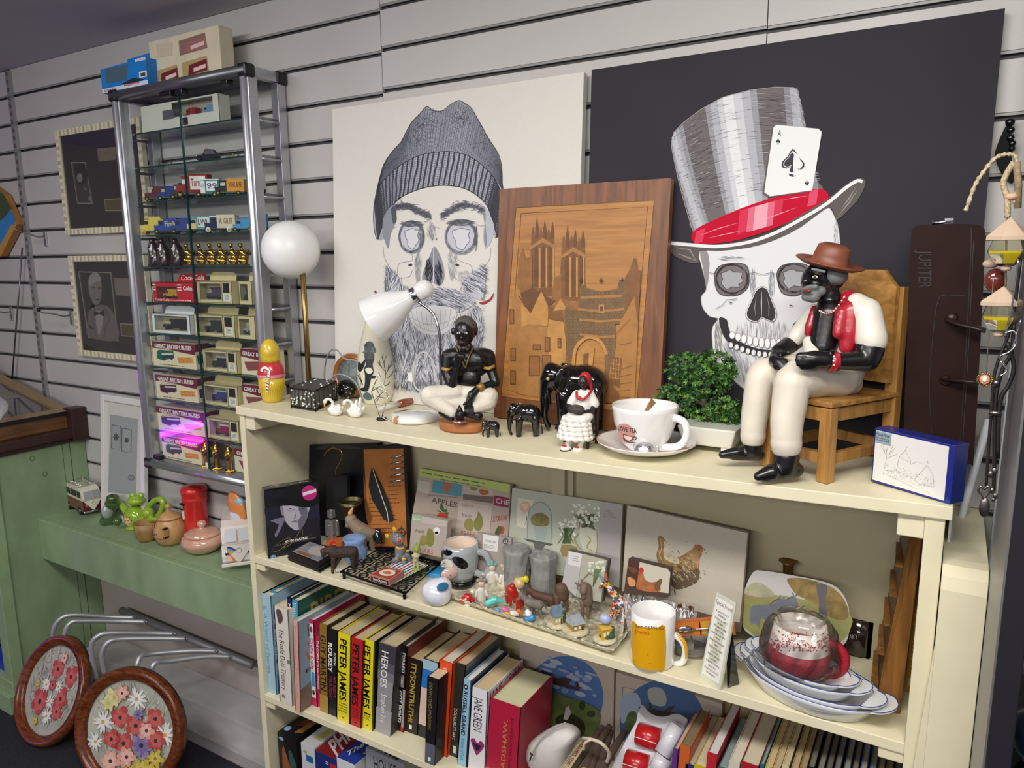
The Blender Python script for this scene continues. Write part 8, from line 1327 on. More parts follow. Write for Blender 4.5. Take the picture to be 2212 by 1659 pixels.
blob(1100,1335,.008,'baby_figure','tiny lying figure in pink, yellow and white near the front of the tray','figurine',[('body',cm('e4e0d8'),930,1300,0,24,970,1305,0,20),('hood',cm('d870a8'),860,1265,0,20,885,1275,0,22),('bib',cm('d8c030'),880,1300,-.003,18,895,1305,-.003,18),('cuff',cm('5aa0c8'),805,1270,0,18,815,1275,0,18)])
blob(1145,1345,.009,'blue_toy','tiny bright blue and white toy lying on the front of the tray','toy',[('body',cm('3a8cc4'),1050,1350,0,26,1090,1335,0,30),('cap',cm('e8e8ec'),1055,1290,0,24,1060,1300,0,30),('scarf',cm('d86a28'),985,1280,0,18,1005,1305,0,14)])
def house(px,py,name,label,wall,roof,C,ext,roofp,basecol='c9c0a0',pitched=True,extra=None):
 t,o,B,k=ft(name,label,'ornament',px,py,.016,C,'miniature houses on the tray');x0,x1,yt,yb,yr=ext;s_=sc(o);Wd=(x1-x0)*k;Hh=(yb-yt)*k;D=Wd*.8;ang=math.atan2(-o.x,o.y)+.5;R=rotz(ang);c=o+V((0,0,.006))
 mb=MB();mb.lathe([(Wd*.85,0),(Wd*.9,.003),(Wd*.75,.006),(.0004,.0062)],o,M(basecol,.5,0,.2,100),20);mb.build('base',t);mb=MB();mb.box(c+V((0,0,Hh/2)),(Wd*.8,D,Hh),M(wall,.5),R);mb.build('walls',t);mb=MB();hr=(yt-yr)*k;g_=[c+R@V((a*Wd,b*D,Hh+z))for a,b,z in((-.5,-.6,0),(.5,-.6,0),(.5,.6,0),(-.5,.6,0),(-.3 if not pitched else-.5,0,hr),(.3 if not pitched else.5,0,hr))];mb.add(g_,[(0,1,5,4),(2,3,4,5),(1,2,5),(3,0,4),(0,3,2,1)],M(roof,.5,0,.2,120));mb.build('roof',t)
 for a in(-.22,.08):mb=MB();mb.box(c+R@V((a*Wd,-D*.505,Hh*.5)),(Wd*.16,.0008,Hh*.4),M('e8e4d8',.4),R);mb.build('window',t)
 mb=MB();mb.box(c+R@V((.28*Wd,-D*.505,Hh*.35)),(Wd*.14,.0008,Hh*.65),M('4a3828',.5),R);mb.build('door',t)
 if extra:mb=MB();caps(mb,B,k,M('33502c',.7,0,.3,200),extra);mb.build('tree',t)
house(1202,1360,'miniature_house','miniature cottage with a blue roof and a dark green tree','b9a880','6f8496',C6,(1235,1330,1330,1400,1245),None,extra=[(1350,1290,0,18,1350,1360,0,14)])
house(1243,1372,'miniature_house','miniature cottage with a grey hipped roof on a square base','a8823c','9aa3a8',C6,(1375,1505,1395,1450,1330),None,pitched=False)
house(1306,1392,'miniature_house','miniature yellow house with a pale blue dome and dark bushes','c9a038','c9a850',C6,(1630,1740,1400,1490,1385),None,extra=[(1700,1490,-.006,26,1740,1480,-.004,26),(1740,1470,-.002,20,1745,1420,0,18),(1650,1480,-.006,14,1690,1500,-.008,14)])
t,o,B,k=ft('bird_figure','pale lilac bird ornament perched on the yellow miniature house','ornament',1306,1392,.016);mb=MB();mb.ell(B(1685,1345),(50*k,40*k,42*k),cm('aab2d4'));mb.cap(B(1665,1325),B(1650,1330,-.004),24*k,10*k,cm('aab2d4'));mb.build('bird',t)
# mosaic giraffe
t,o,B,k=fig('mosaic_giraffe','multicoloured mosaic giraffe figurine at the right end of the glass tray','figurine',1335,1350,.012,C7,Z=zf);L=[(400,850,0,52,440,870,0,50),(350,800,0,42,400,850,0,52),(340,790,0,36,270,690,0,24),(270,690,0,24,235,690,-.004,16),(235,680,-.004,17,212,715,-.008,12),(330,850,-.004,22,300,950,-.004,17),(370,860,.004,20,345,960,.004,15),(420,910,-.004,26,390,1020,-.004,17),(450,900,.004,24,445,1030,.004,17)]
mo=bpy.data.materials.new('mosaic_tiles');mo.use_nodes=True;nt=mo.node_tree;b_=nt.nodes['Principled BSDF'];b_.inputs['Roughness'].default_value=.15;tc_=nt.nodes.new('ShaderNodeTexCoord');vo=nt.nodes.new('ShaderNodeTexVoronoi');vo.inputs['Scale'].default_value=260;rp=nt.nodes.new('ShaderNodeValToRGB');rp.color_ramp.interpolation='CONSTANT';nt.links.new(tc_.outputs['Object'],vo.inputs['Vector'])
sx__=nt.nodes.new('ShaderNodeSeparateColor');nt.links.new(vo.outputs['Color'],sx__.inputs[0]);nt.links.new(sx__.outputs[0],rp.inputs[0]);nt.links.new(rp.outputs[0],b_.inputs['Base Color'])
for i,c in enumerate(('d87a28','e8d8c0','8a2a24','3a5aa0','e0a030','2f5a34','c03a28','dfe6ee')):
 e=rp.color_ramp.elements[0]if i==0 else rp.color_ramp.elements[1]if i==1 else rp.color_ramp.elements.new(i/8)
 e.position=i/8;e.color=(*lin(c),1)
mb=MB();caps(mb,B,k,mo,L);mb.build('body',t,remesh=.0014,smooth_it=1);mb=MB();caps(mb,B,k,M('c8602c',.3),[(265,650,0,14,262,600,0,6)]);mb.build('ear',t);mb=MB();caps(mb,B,k,M('7f9ab4',.3),[(250,670,.003,10,205,605,.003,5)]);mb.build('horn',t)
# wrapped cutlery pack and clear dish behind the mug
q=[PZ(1385,1318,Z2),PZ(1470,1345,Z2)];t=thing('wrapped_pack','clear crinkled cellophane packet behind the yellow mug','packet',q[0]);mb=MB();vs=[];c0,c1=P(1348,1278,1.31),P(1506,1312,1.31)
for i in range(25):
 for j in range(8):u,v=i/24,j/7;p=c0.lerp(c1,u);p=V((p.x,1.31-.02*v+.012*noise.noise(V((u*14,v*4,0))),(Z2+.004)*v+p.z*(1-v)+.006*noise.noise(V((u*9,v*4,0)))));vs.append(p)
mb.add(vs,[(i*8+j,(i+1)*8+j,(i+1)*8+j+1,i*8+j+1)for i in range(24)for j in range(7)],wrap2);mb.tube([V((c0.x+(c1.x-c0.x)*i/40,1.303-.006*(i%2),c0.z+(c1.z-c0.z)*i/40-.006-.012*(i%2)*random.random()))for i in range(6,40)],.0011,M('f2f2f2',.2),5);mb.build('cellophane',t);mb=MB();mb.b2(c0.x+.03,c1.x-.03,1.315,1.33,Z2+.001,Z2+.02,M('4a6a8a',.4));mb.build('packet_content',t)  # white zigzag strand stands in for bright highlights on the crinkled film
t=thing('clear_glass_dish','ribbed clear glass dish half hidden behind the yellow mug','dish',BA(1490,1428,Z2,.045));o=WL[t];s_=sc(o);mb=MB();pr_=[(40*s_,.001),(52*s_,.012),(62*s_,.028)];mb.lathe(pr_+[(60*s_,.028),(50*s_,.013),(38*s_,.003)],o,glassmat('dish_glass',(.95,.95,.93),.03,1.6,1.4,.25),40);mb.sm=[False]*len(mb.sm);mb.build('dish',t)
q=[P(1457,1345,1.26),P(1585,1333,1.33),P(1590,1372,1.33),P(1462,1374,1.26)];zz=min(p.z for p in q);t=thing('boxed_teaspoon','souvenir teaspoon in an orange printed card box behind the poem plaque','spoon box',q[3]);nn=(q[3]-q[0]).cross(q[1]-q[0]).normalized();nn=nn if nn.y<0 else-nn;mb=MB();mb.ext(q[::-1],-nn*.012,M('c8672c',.4));mb.build('card_box',t)
A_=Art(quadf(*q));A_.rect(.02,.06,.98,.94,M('d07a30',.4));A_.rect(.4,.06,.42,.94,black);A_.rect(.44,.08,.8,.92,M('d8a038',.4));A_.poly([(.5,.85),(.58,.2),(.62,.2),(.7,.85)],M('4a8ab8',.4));A_.text('MADEIRA',(.84,.2),(.84,.85),(.94,.2),wt('8ac0e0'));A_.build('print',t);mb=MB();a_=(q[0]+q[3])/2+nn*.004;b_2=(q[1]+q[2])/2+nn*.004;mb.tube([a_.lerp(b_2,.3),a_.lerp(b_2,.95)],.0015,chrome,6);mb.ell(a_.lerp(b_2,.16),(.016,.003,.007),chrome,rotz(.5));mb.build('spoon',t)
# yellow mug (plain print, lettering kept)
o=BA(1408,1450,Z2,.036);o.z+=.0006;s_=sc(o);k=s_/3.7705;R0=94*s_/2;H=P(1410,1343,o.y).z-o.z;H=116*s_;t=thing('yellow_mug','white mug printed yellow with the words bee-ing friends','mug',o);pr_=[(R0*.94,0),(R0,.004),(R0,H)];mb=MB();mb.lathe(pr_+[(R0*.97,H+.001),(R0*.93,H-.002),(R0*.92,.01),(.0004,.008)],o,wg,48);mb.build('body',t);B=cropV(*C7,o)
mb=MB();mb.tube(spl([B(755,1085),B(830,1105,-.005),B(890,1170,-.008),B(905,1250,-.008),B(870,1330,-.006),B(755,1340)],6),[30*k,28*k,26*k,26*k,28*k,32*k],wg,12);mb.build('handle',t);mb=MB();mb.tube(spl([B(810,1080,-.005),B(892,1150,-.012),B(915,1240,-.012),B(895,1320,-.01)],6),[10*k,16*k,16*k,8*k],M('d8a018',.3),10);mb.build('yellow_handle_glaze',t)
A_=Art(lathef(o,pr_,*C7),.0001,.0003,14);ym2=M('d9a012',.3);A_.poly([(470,990),(520,1022),(600,1042),(680,1040),(740,1030),(742,1372),(680,1386),(600,1383),(520,1358),(479,1318)],ym2,2);A_.text('bee-ing friends',(506,1040),(732,1056),(506,1012),M('5a3a1c',.4),.01);A_.text('friends',(500,1082),(614,1098),(500,1050),M('c84a18',.4),.01);A_.strokes([[(490,1085),(500,1095),(510,1090)],[(480,1290),(490,1310),(486,1330)],[(540,1200),(600,1260),(680,1240)],[(560,1300),(620,1330),(700,1300)]],4,M('8a5a1c',.4));A_.build('lettering',t)
# poem plaque
a,b,c,d=[PZ(1512,1462,Z2),PZ(1555,1492,Z2),None,None];yb=a.y;t=thing('poem_plaque','narrow Special Friend poem plaque on a black easel stand','plaque',(a+b)/2);q=[P(1548,1278,a.y+.02),P(1590,1302,b.y+.02),b,a];nn=(q[3]-q[0]).cross(q[1]-q[0]).normalized();nn=nn if nn.y<0 else-nn;mb=MB();mb.ext(q[::-1],-nn*.004,M('c9ccb8',.2,coat=.5));mb.build('plate',t)
A_=Art(quadf(*q));A_.rect(.06,.05,.9,.94,M('e2e2da',.4));A_.text('Special Friend',(.08,.12),(.9,.13),(.08,.07),ink2)
for i,s__ in enumerate(('A special friend is','someone you','Picks me up when I','am down','Who makes me smile','when I frown','Lends me an ear when','I moan','Makes sure I am never','alone','Tells me jokes when','I am sad','Calms me down when','I am mad','A special friend is','always true','So thank you so much','for being you')):w2=len(s__)/23;A_.text(s__,(.48-w2*.4,.2+i*.041),(.48+w2*.4,.2+i*.041),(.48-w2*.4,.175+i*.041),ink2)
A_.build('poem',t);mb=MB();e=PZ(1592,1478,Z2);f_=q[1].lerp(q[2],.35);mb.hexa([e,e+V((.004,0,0)),f_.lerp(q[2],.9)+V((.012,.012,0)),q[2]+V((.01,.012,0)),f_+V((-.01,.004,0)),f_+V((.002,.006,0)),f_+V((.002,.008,0)),f_+V((-.01,.008,0))],black);mb.build('easel_back',t)
# oval oven dishes, wrapped cup, donkey plate, candle, tealight cup, wooden unit
def dish(cx,py,rx,hh,zb,label,ang=-.1,lug=True,dx=0):
 o=BA(cx,py,zb,rx*.62*sc(PZ(cx,py,zb)));s_=sc(o);R_=rx*s_;t=thing('oval_oven_dish',label,'dish',o,'blue rimmed white oval dishes nested in a stack');w3=M('dcdee0',.12,0,coat=1);prof=[(R_*.72,0),(R_*.8,.003),(R_*.93,hh*.7),(R_,hh),(R_*.985,hh+.001),(R_*.9,hh*.6),(R_*.75,.006),(.0004,.005)];Rz=rotz(ang);mb=MB();mb.lathe(prof,o,w3,48,Rz,sy=.62);mb.build('bowl',t)
 mb=MB();mb.tube([o+Rz@V((R_*cos(a)*.99,R_*.62*sin(a)*.99,hh+.0012))for a in[2*pi*i/60 for i in range(60)]],.0007,M('2f3f8a',.3),5,closed=True);mb.build('blue_rim',t)
 for s__ in(-1,1):
  mb=MB();pts=[o+Rz@V((s__*R_*(.93+.22*x),R_*.3*y,hh+.0005+.003*x))for x,y in((0,-1),(.6,-.8),(1,-.35),(1.08,0),(1,.35),(.6,.8),(0,1))];pts=[V(p)for p in spl(pts,4)];mb.ext(pts,(0,0,.0028),w3);mb.build('lug_handle',t,bev=.001);mb=MB();mb.tube([p+V((0,0,.0034))for p in pts],.0007,M('2f3f8a',.3),5);mb.build('blue_lug_line',t)
 return o,s_,t
dish(1745,1552,148,.034,Z2+.0006,'largest white oval oven dish, lowest of the nested stack',-.25);dish(1742,1537,135,.03,Z2+.0125,'second white oval oven dish from the bottom of the stack',-.3);dish(1735,1508,118,.026,Z2+.026,'third white oval oven dish in the stack, with crumpled paper',-.3);o,s_,_=dish(1730,1490,102,.022,Z2+.037,'topmost small white oval dish holding the wrapped cup',-.35)
t=thing('wrapped_red_cup','round red and white speckled mug wrapped in clear cellophane on the dish stack','cup',o+V((0,0,.0055)));C8=(1500,1080,2.865);B=cropV(*C8,o);o3=V((B(650,900).x,B(650,900).y,o.z+.0055));k=sc(o3)/2.865;z_=lambda b:B(650,b).z-o3.z;rdc=M('a5102a',.55,0,.15,200,.5);H=z_(765);prf=[(110*k,0),(150*k,H*.1),(176*k,H*.25),(183*k,H*.42),(178*k,H*.57),(166*k,H*.78),(152*k,H)]
mb=MB();mb.lathe(prf[:5],o3,rdc,44);mb.build('red_lower_body',t);mb=MB();mb.lathe(prf[4:]+[(146*k,H),(150*k,H*.6),(100*k,H*.4)],o3,ceram('e6dfd6'),44,cap=False);mb.build('white_upper_body',t);A_=Art(lathef(o3,prf,*C8),.0001,.0008);rb2=random.Random(6)
for _ in range(230):a_,b_3=rb2.uniform(480,840),935-abs(rb2.gauss(0,60));A_.h=.0012;A_.ellipse(a_,b_3,4,4,rdc,n=6)
A_.build('red_speckles',t);mb=MB();mb.tube(spl([B(800,890),B(870,895),B(925,960),B(920,1040),B(850,1080),B(780,1075)],5),[28*k,30*k,30*k,28*k,30*k],rdc,12);mb.build('handle',t)
mb=MB();mb.lathe([(150*k,.001),(205*k,H*.2),(212*k,H*.5),(190*k,H*.9),(150*k,H*1.12),(60*k,H*1.1),(.0004,H*1.08)],o3,wrap,26,sx=1.12);mb.sm=[False]*len(mb.sm);mb.build('cellophane',t,deform=lambda p:p+V((noise.noise(p*90),noise.noise(p*95+V((3,0,0))),noise.noise(p*85+V((0,9,0)))))*.007)
def plate(A_):
 K=C8;rim=[(360,450),(440,440),(600,465),(780,500),(880,540),(940,620),(962,720),(955,830),(920,900),(800,940),(500,900),(340,830),(298,760),(300,600)];sub(A_,K,[(500+(a-630)*1.0+130,b)for a,b in rim],M('b9b8b4',.3),3);sub(A_,K,[(300,600),(440,580),(700,620),(955,680),(955,830),(800,930),(500,900),(300,780)],M('8f8f58',.5,0,.15,40),2);sub(A_,K,[(310,580),(360,570),(460,580),(480,610),(310,600)],M('9c7c5c',.5),2);sub(A_,K,[(335,530),(400,510),(480,560),(480,600),(330,590)],M('a3a084',.5,0,.2,60),3)
 sub(A_,K,[(580,485),(700,490),(860,545),(940,640),(950,730),(880,740),(800,700),(740,640),(640,590),(590,530)],M('8a7440',.6,0,.4,60),3);sub(A_,K,[(755,520),(820,530),(815,600),(820,720),(775,720),(770,620)],M('5f5a5e',.5),2);dg=M('6e727c',.5,0,.15,60)
 for q in([(345,680),(370,650),(430,650),(490,640),(525,605),(555,630),(552,680),(520,690),(490,690),(480,760),(470,800),(440,740),(410,740),(400,800),(380,760),(350,770)],[(530,620),(580,610),(615,590),(642,640),(640,680),(600,680),(570,700),(545,690)]):sub(A_,K,q,dg,2)
 A_.strokes([cr(K,L)for L in([(460,650),(500,620),(530,608)],[(560,625),(590,605),(615,600)])],2.6,ink2);A_.strokes([cr(K,L)for L in([(525,605),(535,588)],[(545,612),(558,595)],[(615,592),(608,572)],[(625,600),(634,580)])],3,dg)
board('donkey_plate','squarish china plate with two donkeys under an autumn tree, leaning at the back','plate',cr(C8,[(400,600),(640,640),(640,900),(400,850)]),1.36,1.395,M('b9b8b4',.3),.003,plate,'plate',bev=0)
t=thing('brass_candlestick','small brass candlestick cup showing above the donkey plate','candlestick',P(1703,1400,1.425));c=P(1703,1212,1.425);s_=sc(c);t.location.z=Z2+.001;WL[t].z=Z2+.001;mb=MB();hz=c.z-Z2-.001;mb.lathe([(18*s_,0),(16*s_,.006),(5*s_,.014),(5*s_,hz-.035),(10*s_,hz-.026),(11*s_,hz-.006),(20*s_,hz),(18*s_,hz-.001),(9*s_,hz-.005)],(c.x,c.y,Z2+.001),M('7a5c34',.3,.8),28);mb.build('stem',t)
o=BA(1850,1418,Z2,.02);s_=sc(o);t=thing('candle_jar','dark brown glass candle jar with white lettering behind the dishes','candle',o);jm=M('2c1e17',.12,coat=1);H=84*s_;mb=MB();mb.lathe([(24*s_,0),(28*s_,.003),(29*s_,H),(27*s_,H),(27*s_,H*.8)],o,jm,32,cap=False);mb.lathe([(27*s_,0),(27*s_,.001)],o,jm,32);mb.build('glass',t);mb=MB();mb.lathe([(27*s_,H*.75),(27*s_,H*.78)],o,M('6a5038',.4),24);mb.build('wax',t);A_=Art(lathef(o,[(29*s_,0),(29*s_,H)],*C8),.0001,.0005);A_.text('AKY',(960,860),(1010,862),(960,830),wt('c9c0b4'));A_.build('lettering',t)
w2m=woodmat('pigeonhole_wood','5f3c18','8a5c26','Z',6,.35);a,b=PZ(1888,1536,Z2),PZ(1944,1543,Z2);t=thing('pigeonhole_rack','tall varnished wooden pigeonhole rack leaning inside the right end of the shelf','rack',(a+b)/2+V((0,.05,0)));mb=MB();tb_=V((.0,.10,0));top=P(1960,1110,a.y+.03);zt2=1.195;xs=.035
mb.hexa([a,b,b+V((0,.012,0)),a+V((0,.012,0)),V((a.x+xs,a.y+.02,zt2)),V((b.x+.024,b.y+.02,zt2)),V((b.x+.024,b.y+.032,zt2)),V((a.x+xs,a.y+.032,zt2))],w2m);mb.build('front_panel',t,bev=.001);mb=MB();mb.hexa([a+V((-.0015,.012,0)),a+V((.006,.012,0)),a+V((-.008,.14,0)),a+V((-.014,.14,0)),V((a.x+xs-.0015,a.y+.032,zt2)),V((a.x+xs+.006,a.y+.032,zt2)),V((a.x+xs-.008,a.y+.15,zt2)),V((a.x+xs-.014,a.y+.15,zt2))],M('4c2e12',.4));mb.build('side',t)
for i in range(6):z=Z2+.04+i*.052;f=(z-Z2)/(zt2-Z2);p=V((a.x+xs*f,a.y+.014+.02*f,z));mb=MB();mb.hexa([p+V((-.013,.002,0)),p+V((-.001,.002,0)),p+V((-.012,.11,0)),p+V((-.018,.11,0)),p+V((-.013,.002,.004)),p+V((-.001,.002,.004)),p+V((-.012,.11,.004)),p+V((-.018,.11,.004))],w2m);mb.build('divider',t)
a=PZ(1955,1495,Z2);t=thing('yellow_box_spine','yellow boxed set with a white lettered spine at the right end of the shelf','box',a);mb=MB();x0=a.x;x1=PZ(1983,1500,Z2).x;mb.b2(min(x0,x1-.012),x1,a.y,a.y+.12,Z2+.0008,Z2+.2,M('c9901c',.45));mb.build('box',t);t.name='yellow_boxed_set';A_=Art(quadf(*quadXZ(min(x0,x1-.012),x1,Z2,Z2+.2,a.y)));A_.text('INSTRUMENT',(.25,.75),(.25,.2),(.7,.75),wt('e8d8a8'),.02);A_.rect(.2,.85,.8,.93,wt('d8c8a0'));A_.build('spine_print',t)
# ================================================================ books and boxes on the lower shelves
LIM[0]=Z3+.0004
C9=(540,1240,3.959);C10=(840,1340,4.424);C11=(1400,1500,3.687);C12=(570,1480,5.144)
def book(C,Q,cov,label,texts=(),depth=.155,pages='bfae88',Y=None,group='books standing on the lower shelf',art=None,side=None,name='hardback_book',spine=None,paper=False):
 q=cr(C,Q);yf=Y or PZ(*q[3],Z3).y;W_=[P(a,b,yf)for a,b in q];W_[2].z=W_[3].z=Z3+.0006;W_[1]=V((W_[1].x,yf,W_[0].z));TL,TR,BR,BL=W_;t=thing(name,label,'book',(BL+BR)/2+V((0,depth/2,0)),group);cm_=M(cov,.42,coat=.15);d=V((0,depth,0));mb=MB();u=(TR-TL).normalized()*.0018;e=V((0,.003,0))
 mb.hexa([BL,BR,BR+e,BL+e,TL,TR,TR+e,TL+e],M(spine,.42,coat=.15)if spine else cm_);mb.hexa([BL,BL+u,BL+u+d,BL+d,TL,TL+u,TL+u+d,TL+d],cm_);mb.hexa([BR-u,BR,BR+d,BR-u+d,TR-u,TR,TR+d,TR-u+d],M(side,.42,coat=.15)if side else cm_);cvr=mb.build('cover',t)
 mb=MB();dz=V((0,0,-.0005 if paper else-.004));i_=V((0,-.0 if paper else-.004,0));pg=M(pages,.8,0,.12,500,stretch=(40,1,1));mb.hexa([BL+u+e,BR-u+e,BR-u+d+i_,BL+u+d+i_,TL+u+e+dz,TR-u+e+dz,TR-u+d+i_+dz,TL+u+d+i_+dz],pg);mb.build('pages',t)
 if texts or art:
  A_=Art(quadf(TL,TR,BR,BL),.00006,.0002)
  if art:art(A_)
  for s_,v0,v1,u0,u1,c,b in texts:A_.text(s_,(u0,v0),(u0,v1),(u1,v0),M(c,.5),b)
  A_.build('spine_lettering',cvr)
 return t,(TL,TR,BR,BL,d)
R_=lambda c,*L:(lambda A_:[A_.rect(*q,M(c,.5))for q in L]);W0='e8e6e2';K0='14120f'
def many(*fs):return lambda A_:[f(A_)for f in fs]
book(C9,[(85,160),(175,160),(225,985),(145,1000)],'9dc0cf','pale blue picture book at the far left of the book row',[('E. A World of Stories',.12,.8,.25,.55,'5f8496',0)],.2,'d8d0b8')
book(C9,[(176,140),(230,150),(258,1010),(215,1005)],'2f88a8','teal book half hidden between the pale blue book and the cream one',(),.21,'d8d0b8',Y=1.235)
book(C9,[(178,262),(212,270),(262,1030),(232,1020)],'27416e','navy illustrated book just left of the cream treasury book',[('The Place of Waltz',.15,.6,.3,.8,'cfd6dc',0)],.2,'cfc6ae',art=R_('5f7fa0',(.1,.65,.9,.78)))
book(C9,[(205,270),(322,285),(362,1080),(258,1088)],'d9d3c6','thick cream book titled The Roald Dahl Treasury',[('The Roald Dahl Treasury',.22,.86,.25,.6,'4a4038',0)],.19,'d8c8a8',art=many(lambda A_:A_.poly([(.15,.04),(.5,.03),(.6,.12),(.3,.17)],M('5a4a44',.5),3),lambda A_:A_.ellipse(.3,.93,.13,.02,M('8a8278',.5)),R_('6a7f5c',(.75,.52,.98,.56))))
book(C9,[(318,195),(355,205),(382,1085),(360,1080)],'141c48','slim navy book with white lettering MAKING MAGIC',[('MAKING MAGIC',.06,.48,.2,.75,W0,0)],.2,'cfc6ae')
t,g_=book(C9,[(355,215),(412,225),(425,1100),(380,1090)],'24594a','tall dark green bird book with a pale blue spine',[('Immersive',.03,.28,.25,.7,W0,0)],.21,'d8d0b8',spine='3f92b4')
A_=Art(quadf(g_[1],g_[1]+g_[4],g_[2]+g_[4],g_[2]));A_.text('BIRDS',(.2,.27),(.95,.27),(.2,.08),M('a88a4c',.5),.02);A_.build('cover_title',t)
t,g_=book(C9,[(365,395),(410,408),(435,1180),(388,1165)],'b3c0c6','wildlife book with a salmon pink spine and grey blue cover',[('Bill Oddie How to Watch Wildlife',.06,.86,.2,.7,'c98a7c',0)],.2,'d8d0b8',spine='e0a090',side='8a9fae')
A_=Art(quadf(g_[1],g_[1]+g_[4],g_[2]+g_[4],g_[2]));A_.poly([(0,.75),(.4,.7),(1,.6),(1,1),(0,1)],M('7a6a58',.5,0,.3,40));A_.text('Birds',(.15,.22),(.7,.22),(.15,.08),M('3f6a5c',.5));A_.text('How to',(.15,.32),(.6,.32),(.15,.27),M('c0503c',.5));A_.text('Wildlife',(.1,.5),(.9,.5),(.1,.36),M('c0603c',.5));A_.text('BBC',(.1,.6),(.5,.6),(.1,.56),M(K0,.5));A_.build('cover_title',t)
book(C9,[(500,385),(545,400),(575,1130),(528,1120)],'c02a5c','white spined craft book with a magenta frame titled Crafty Dolls',[('Crafty Dolls',.21,.57,.2,.75,'c0285c',.02)],.19,'dcd6cc',art=many(R_(W0,(.08,.04,.85,.9)),R_('4a9ac8',(.2,.6,.75,.77)),lambda A_:A_.ellipse(.45,.11,.25,.035,M('c0285c',.5)),lambda A_:A_.ellipse(.45,.84,.22,.03,M('3a2a2c',.5))),group=None)
book(C9,[(556,530),(600,540),(606,1135),(574,1130)],'c02050','short magenta reference book with small white capitals',[('THE COMPLETE FACTFINDER',.05,.75,.25,.7,W0,.01)],.17,'d8d0b8')
book(C9,[(590,420),(660,440),(668,1178),(600,1170)],'8a6a28','gold and black hardback with GUY MARTIN on the spine',[('GUY MARTIN',.12,.75,.15,.8,'241c10',.02)],art=R_('a8843a',(0,.8,1,1)),side='1a1614')
book(C9,[(662,460),(750,490),(742,1208),(668,1195)],'161517','black hardback lettered ROUSEY in bold white',[('ROUSEY',.16,.5,.08,.5,W0,.03),('RONDA',.26,.41,.62,.85,W0,.01),('YOUR FIGHT',.54,.8,.15,.45,'a03048',.01),('MY FIGHT',.54,.78,.58,.85,'a03048',.01)])
def pj(A_,):A_.text('RR',(.4,.965),(.6,.965),(.4,.945),M(K0,.5),.03)
book(C9,[(750,495),(862,525),(850,1268),(742,1240)],'e0d21e','first bright yellow PETER JAMES thriller, subtitled They Thought I Was Dead',[('PETER JAMES',.06,.76,.2,.72,K0,.02)],side='141414',art=lambda A_:[pj(A_)]+[A_.text(x,(.15,.8+i*.03),(.85,.8+i*.03),(.15,.783+i*.03),M(K0,.5),.01)for i,x in enumerate(('THEY','THOUGHT','I WAS','DEAD'))])
book(C9,[(865,540),(972,565),(948,1310),(857,1285)],'b81c20','bright red PETER JAMES thriller between two yellow ones',[('PETER JAMES',.06,.76,.15,.68,K0,.02)],side='141414',art=lambda A_:[pj(A_)]+[A_.text(x,(.2,.81+i*.03),(.8,.81+i*.03),(.2,.793+i*.03),M('6a0f10',.5),.01)for i,x in enumerate(('DEAD','AT','FIRST','SIGHT'))])
book(C9,[(975,555),(1062,580),(1045,1340),(957,1310)],'e0d21e','second bright yellow PETER JAMES thriller, subtitled I Follow You',[('PETER JAMES',.06,.76,.1,.68,K0,.02)],side='141414',art=lambda A_:[pj(A_)]+[A_.text(x,(.2,.83+i*.03),(.8,.83+i*.03),(.2,.813+i*.03),M(K0,.5),.01)for i,x in enumerate(('I','FOLLOW','YOU'))])
book(C9,[(1105,580),(1250,612),(1198,1365),(1072,1340)],'9b9a9c','thick grey and black hardback titled HEROES by Stephen Fry',[('HEROES',.08,.48,.2,.58,W0,.01),('Stephen Fry',.55,.88,.3,.62,W0,0)],spine='8f8e90',side='2a2a2e',art=many(R_('3a3a3e',(0,0,1,.2)),R_('55555a',(0,.2,1,.3)),R_('737276',(0,.3,1,.4)),R_('a09f9f',(0,.72,1,1))))
book(C9,[(1275,600),(1348,620),(1310,1340),(1232,1325)],'141212','black hardback lettered GOT FIGHT? with a small face photo',[('FORREST',.08,.32,.5,.8,W0,.02),('GRIFFIN',.08,.32,.12,.42,W0,.02),('GOT FIGHT?',.52,.9,.3,.7,W0,.04)],side='6a1a1c',pages='c8c0b4',art=many(R_('8a8684',(.1,.34,.8,.48)),lambda A_:A_.ellipse(.45,.41,.22,.045,M('c8c2bc',.5)),R_('a8a4a0',(.75,.5,1,.95)),R_('b02020',(.7,.94,1,.99))))
book(C9,[(1350,710),(1478,745),(1430,1362),(1322,1340)],'1c1814','black book with large gold vertical lettering, right of the GOT FIGHT? book',[('ITYSONITRUTH!',.06,.85,.25,.62,'b0923a',.03)],pages='c0a880',art=R_(W0,(.35,.89,.55,.95)))
book(C10,[(322,362),(470,400),(400,1140),(272,1100)],'1c1b1e','pale blue, bright blue and pink spined hardback behind the slim black paperback',(),art=many(R_('9cbccc',(0,0,1,.12)),R_('2470b8',(0,.12,1,.36)),R_('e0bfb0',(0,.36,1,.84))),side='1c1b1e')
book(C10,[(368,535),(475,560),(430,1265),(340,1245)],'17151a','short slim black paperback titled Death Comes Knocking',[('DEATH COMES KNOCKING',.06,.6,.2,.5,'8a7a40',0)],.11,'cdb898',art=many(R_('5c5c6c',(0,.76,1,1)),R_(W0,(.35,.92,.6,.97))),name='paperback_book',paper=True,Y=1.2)
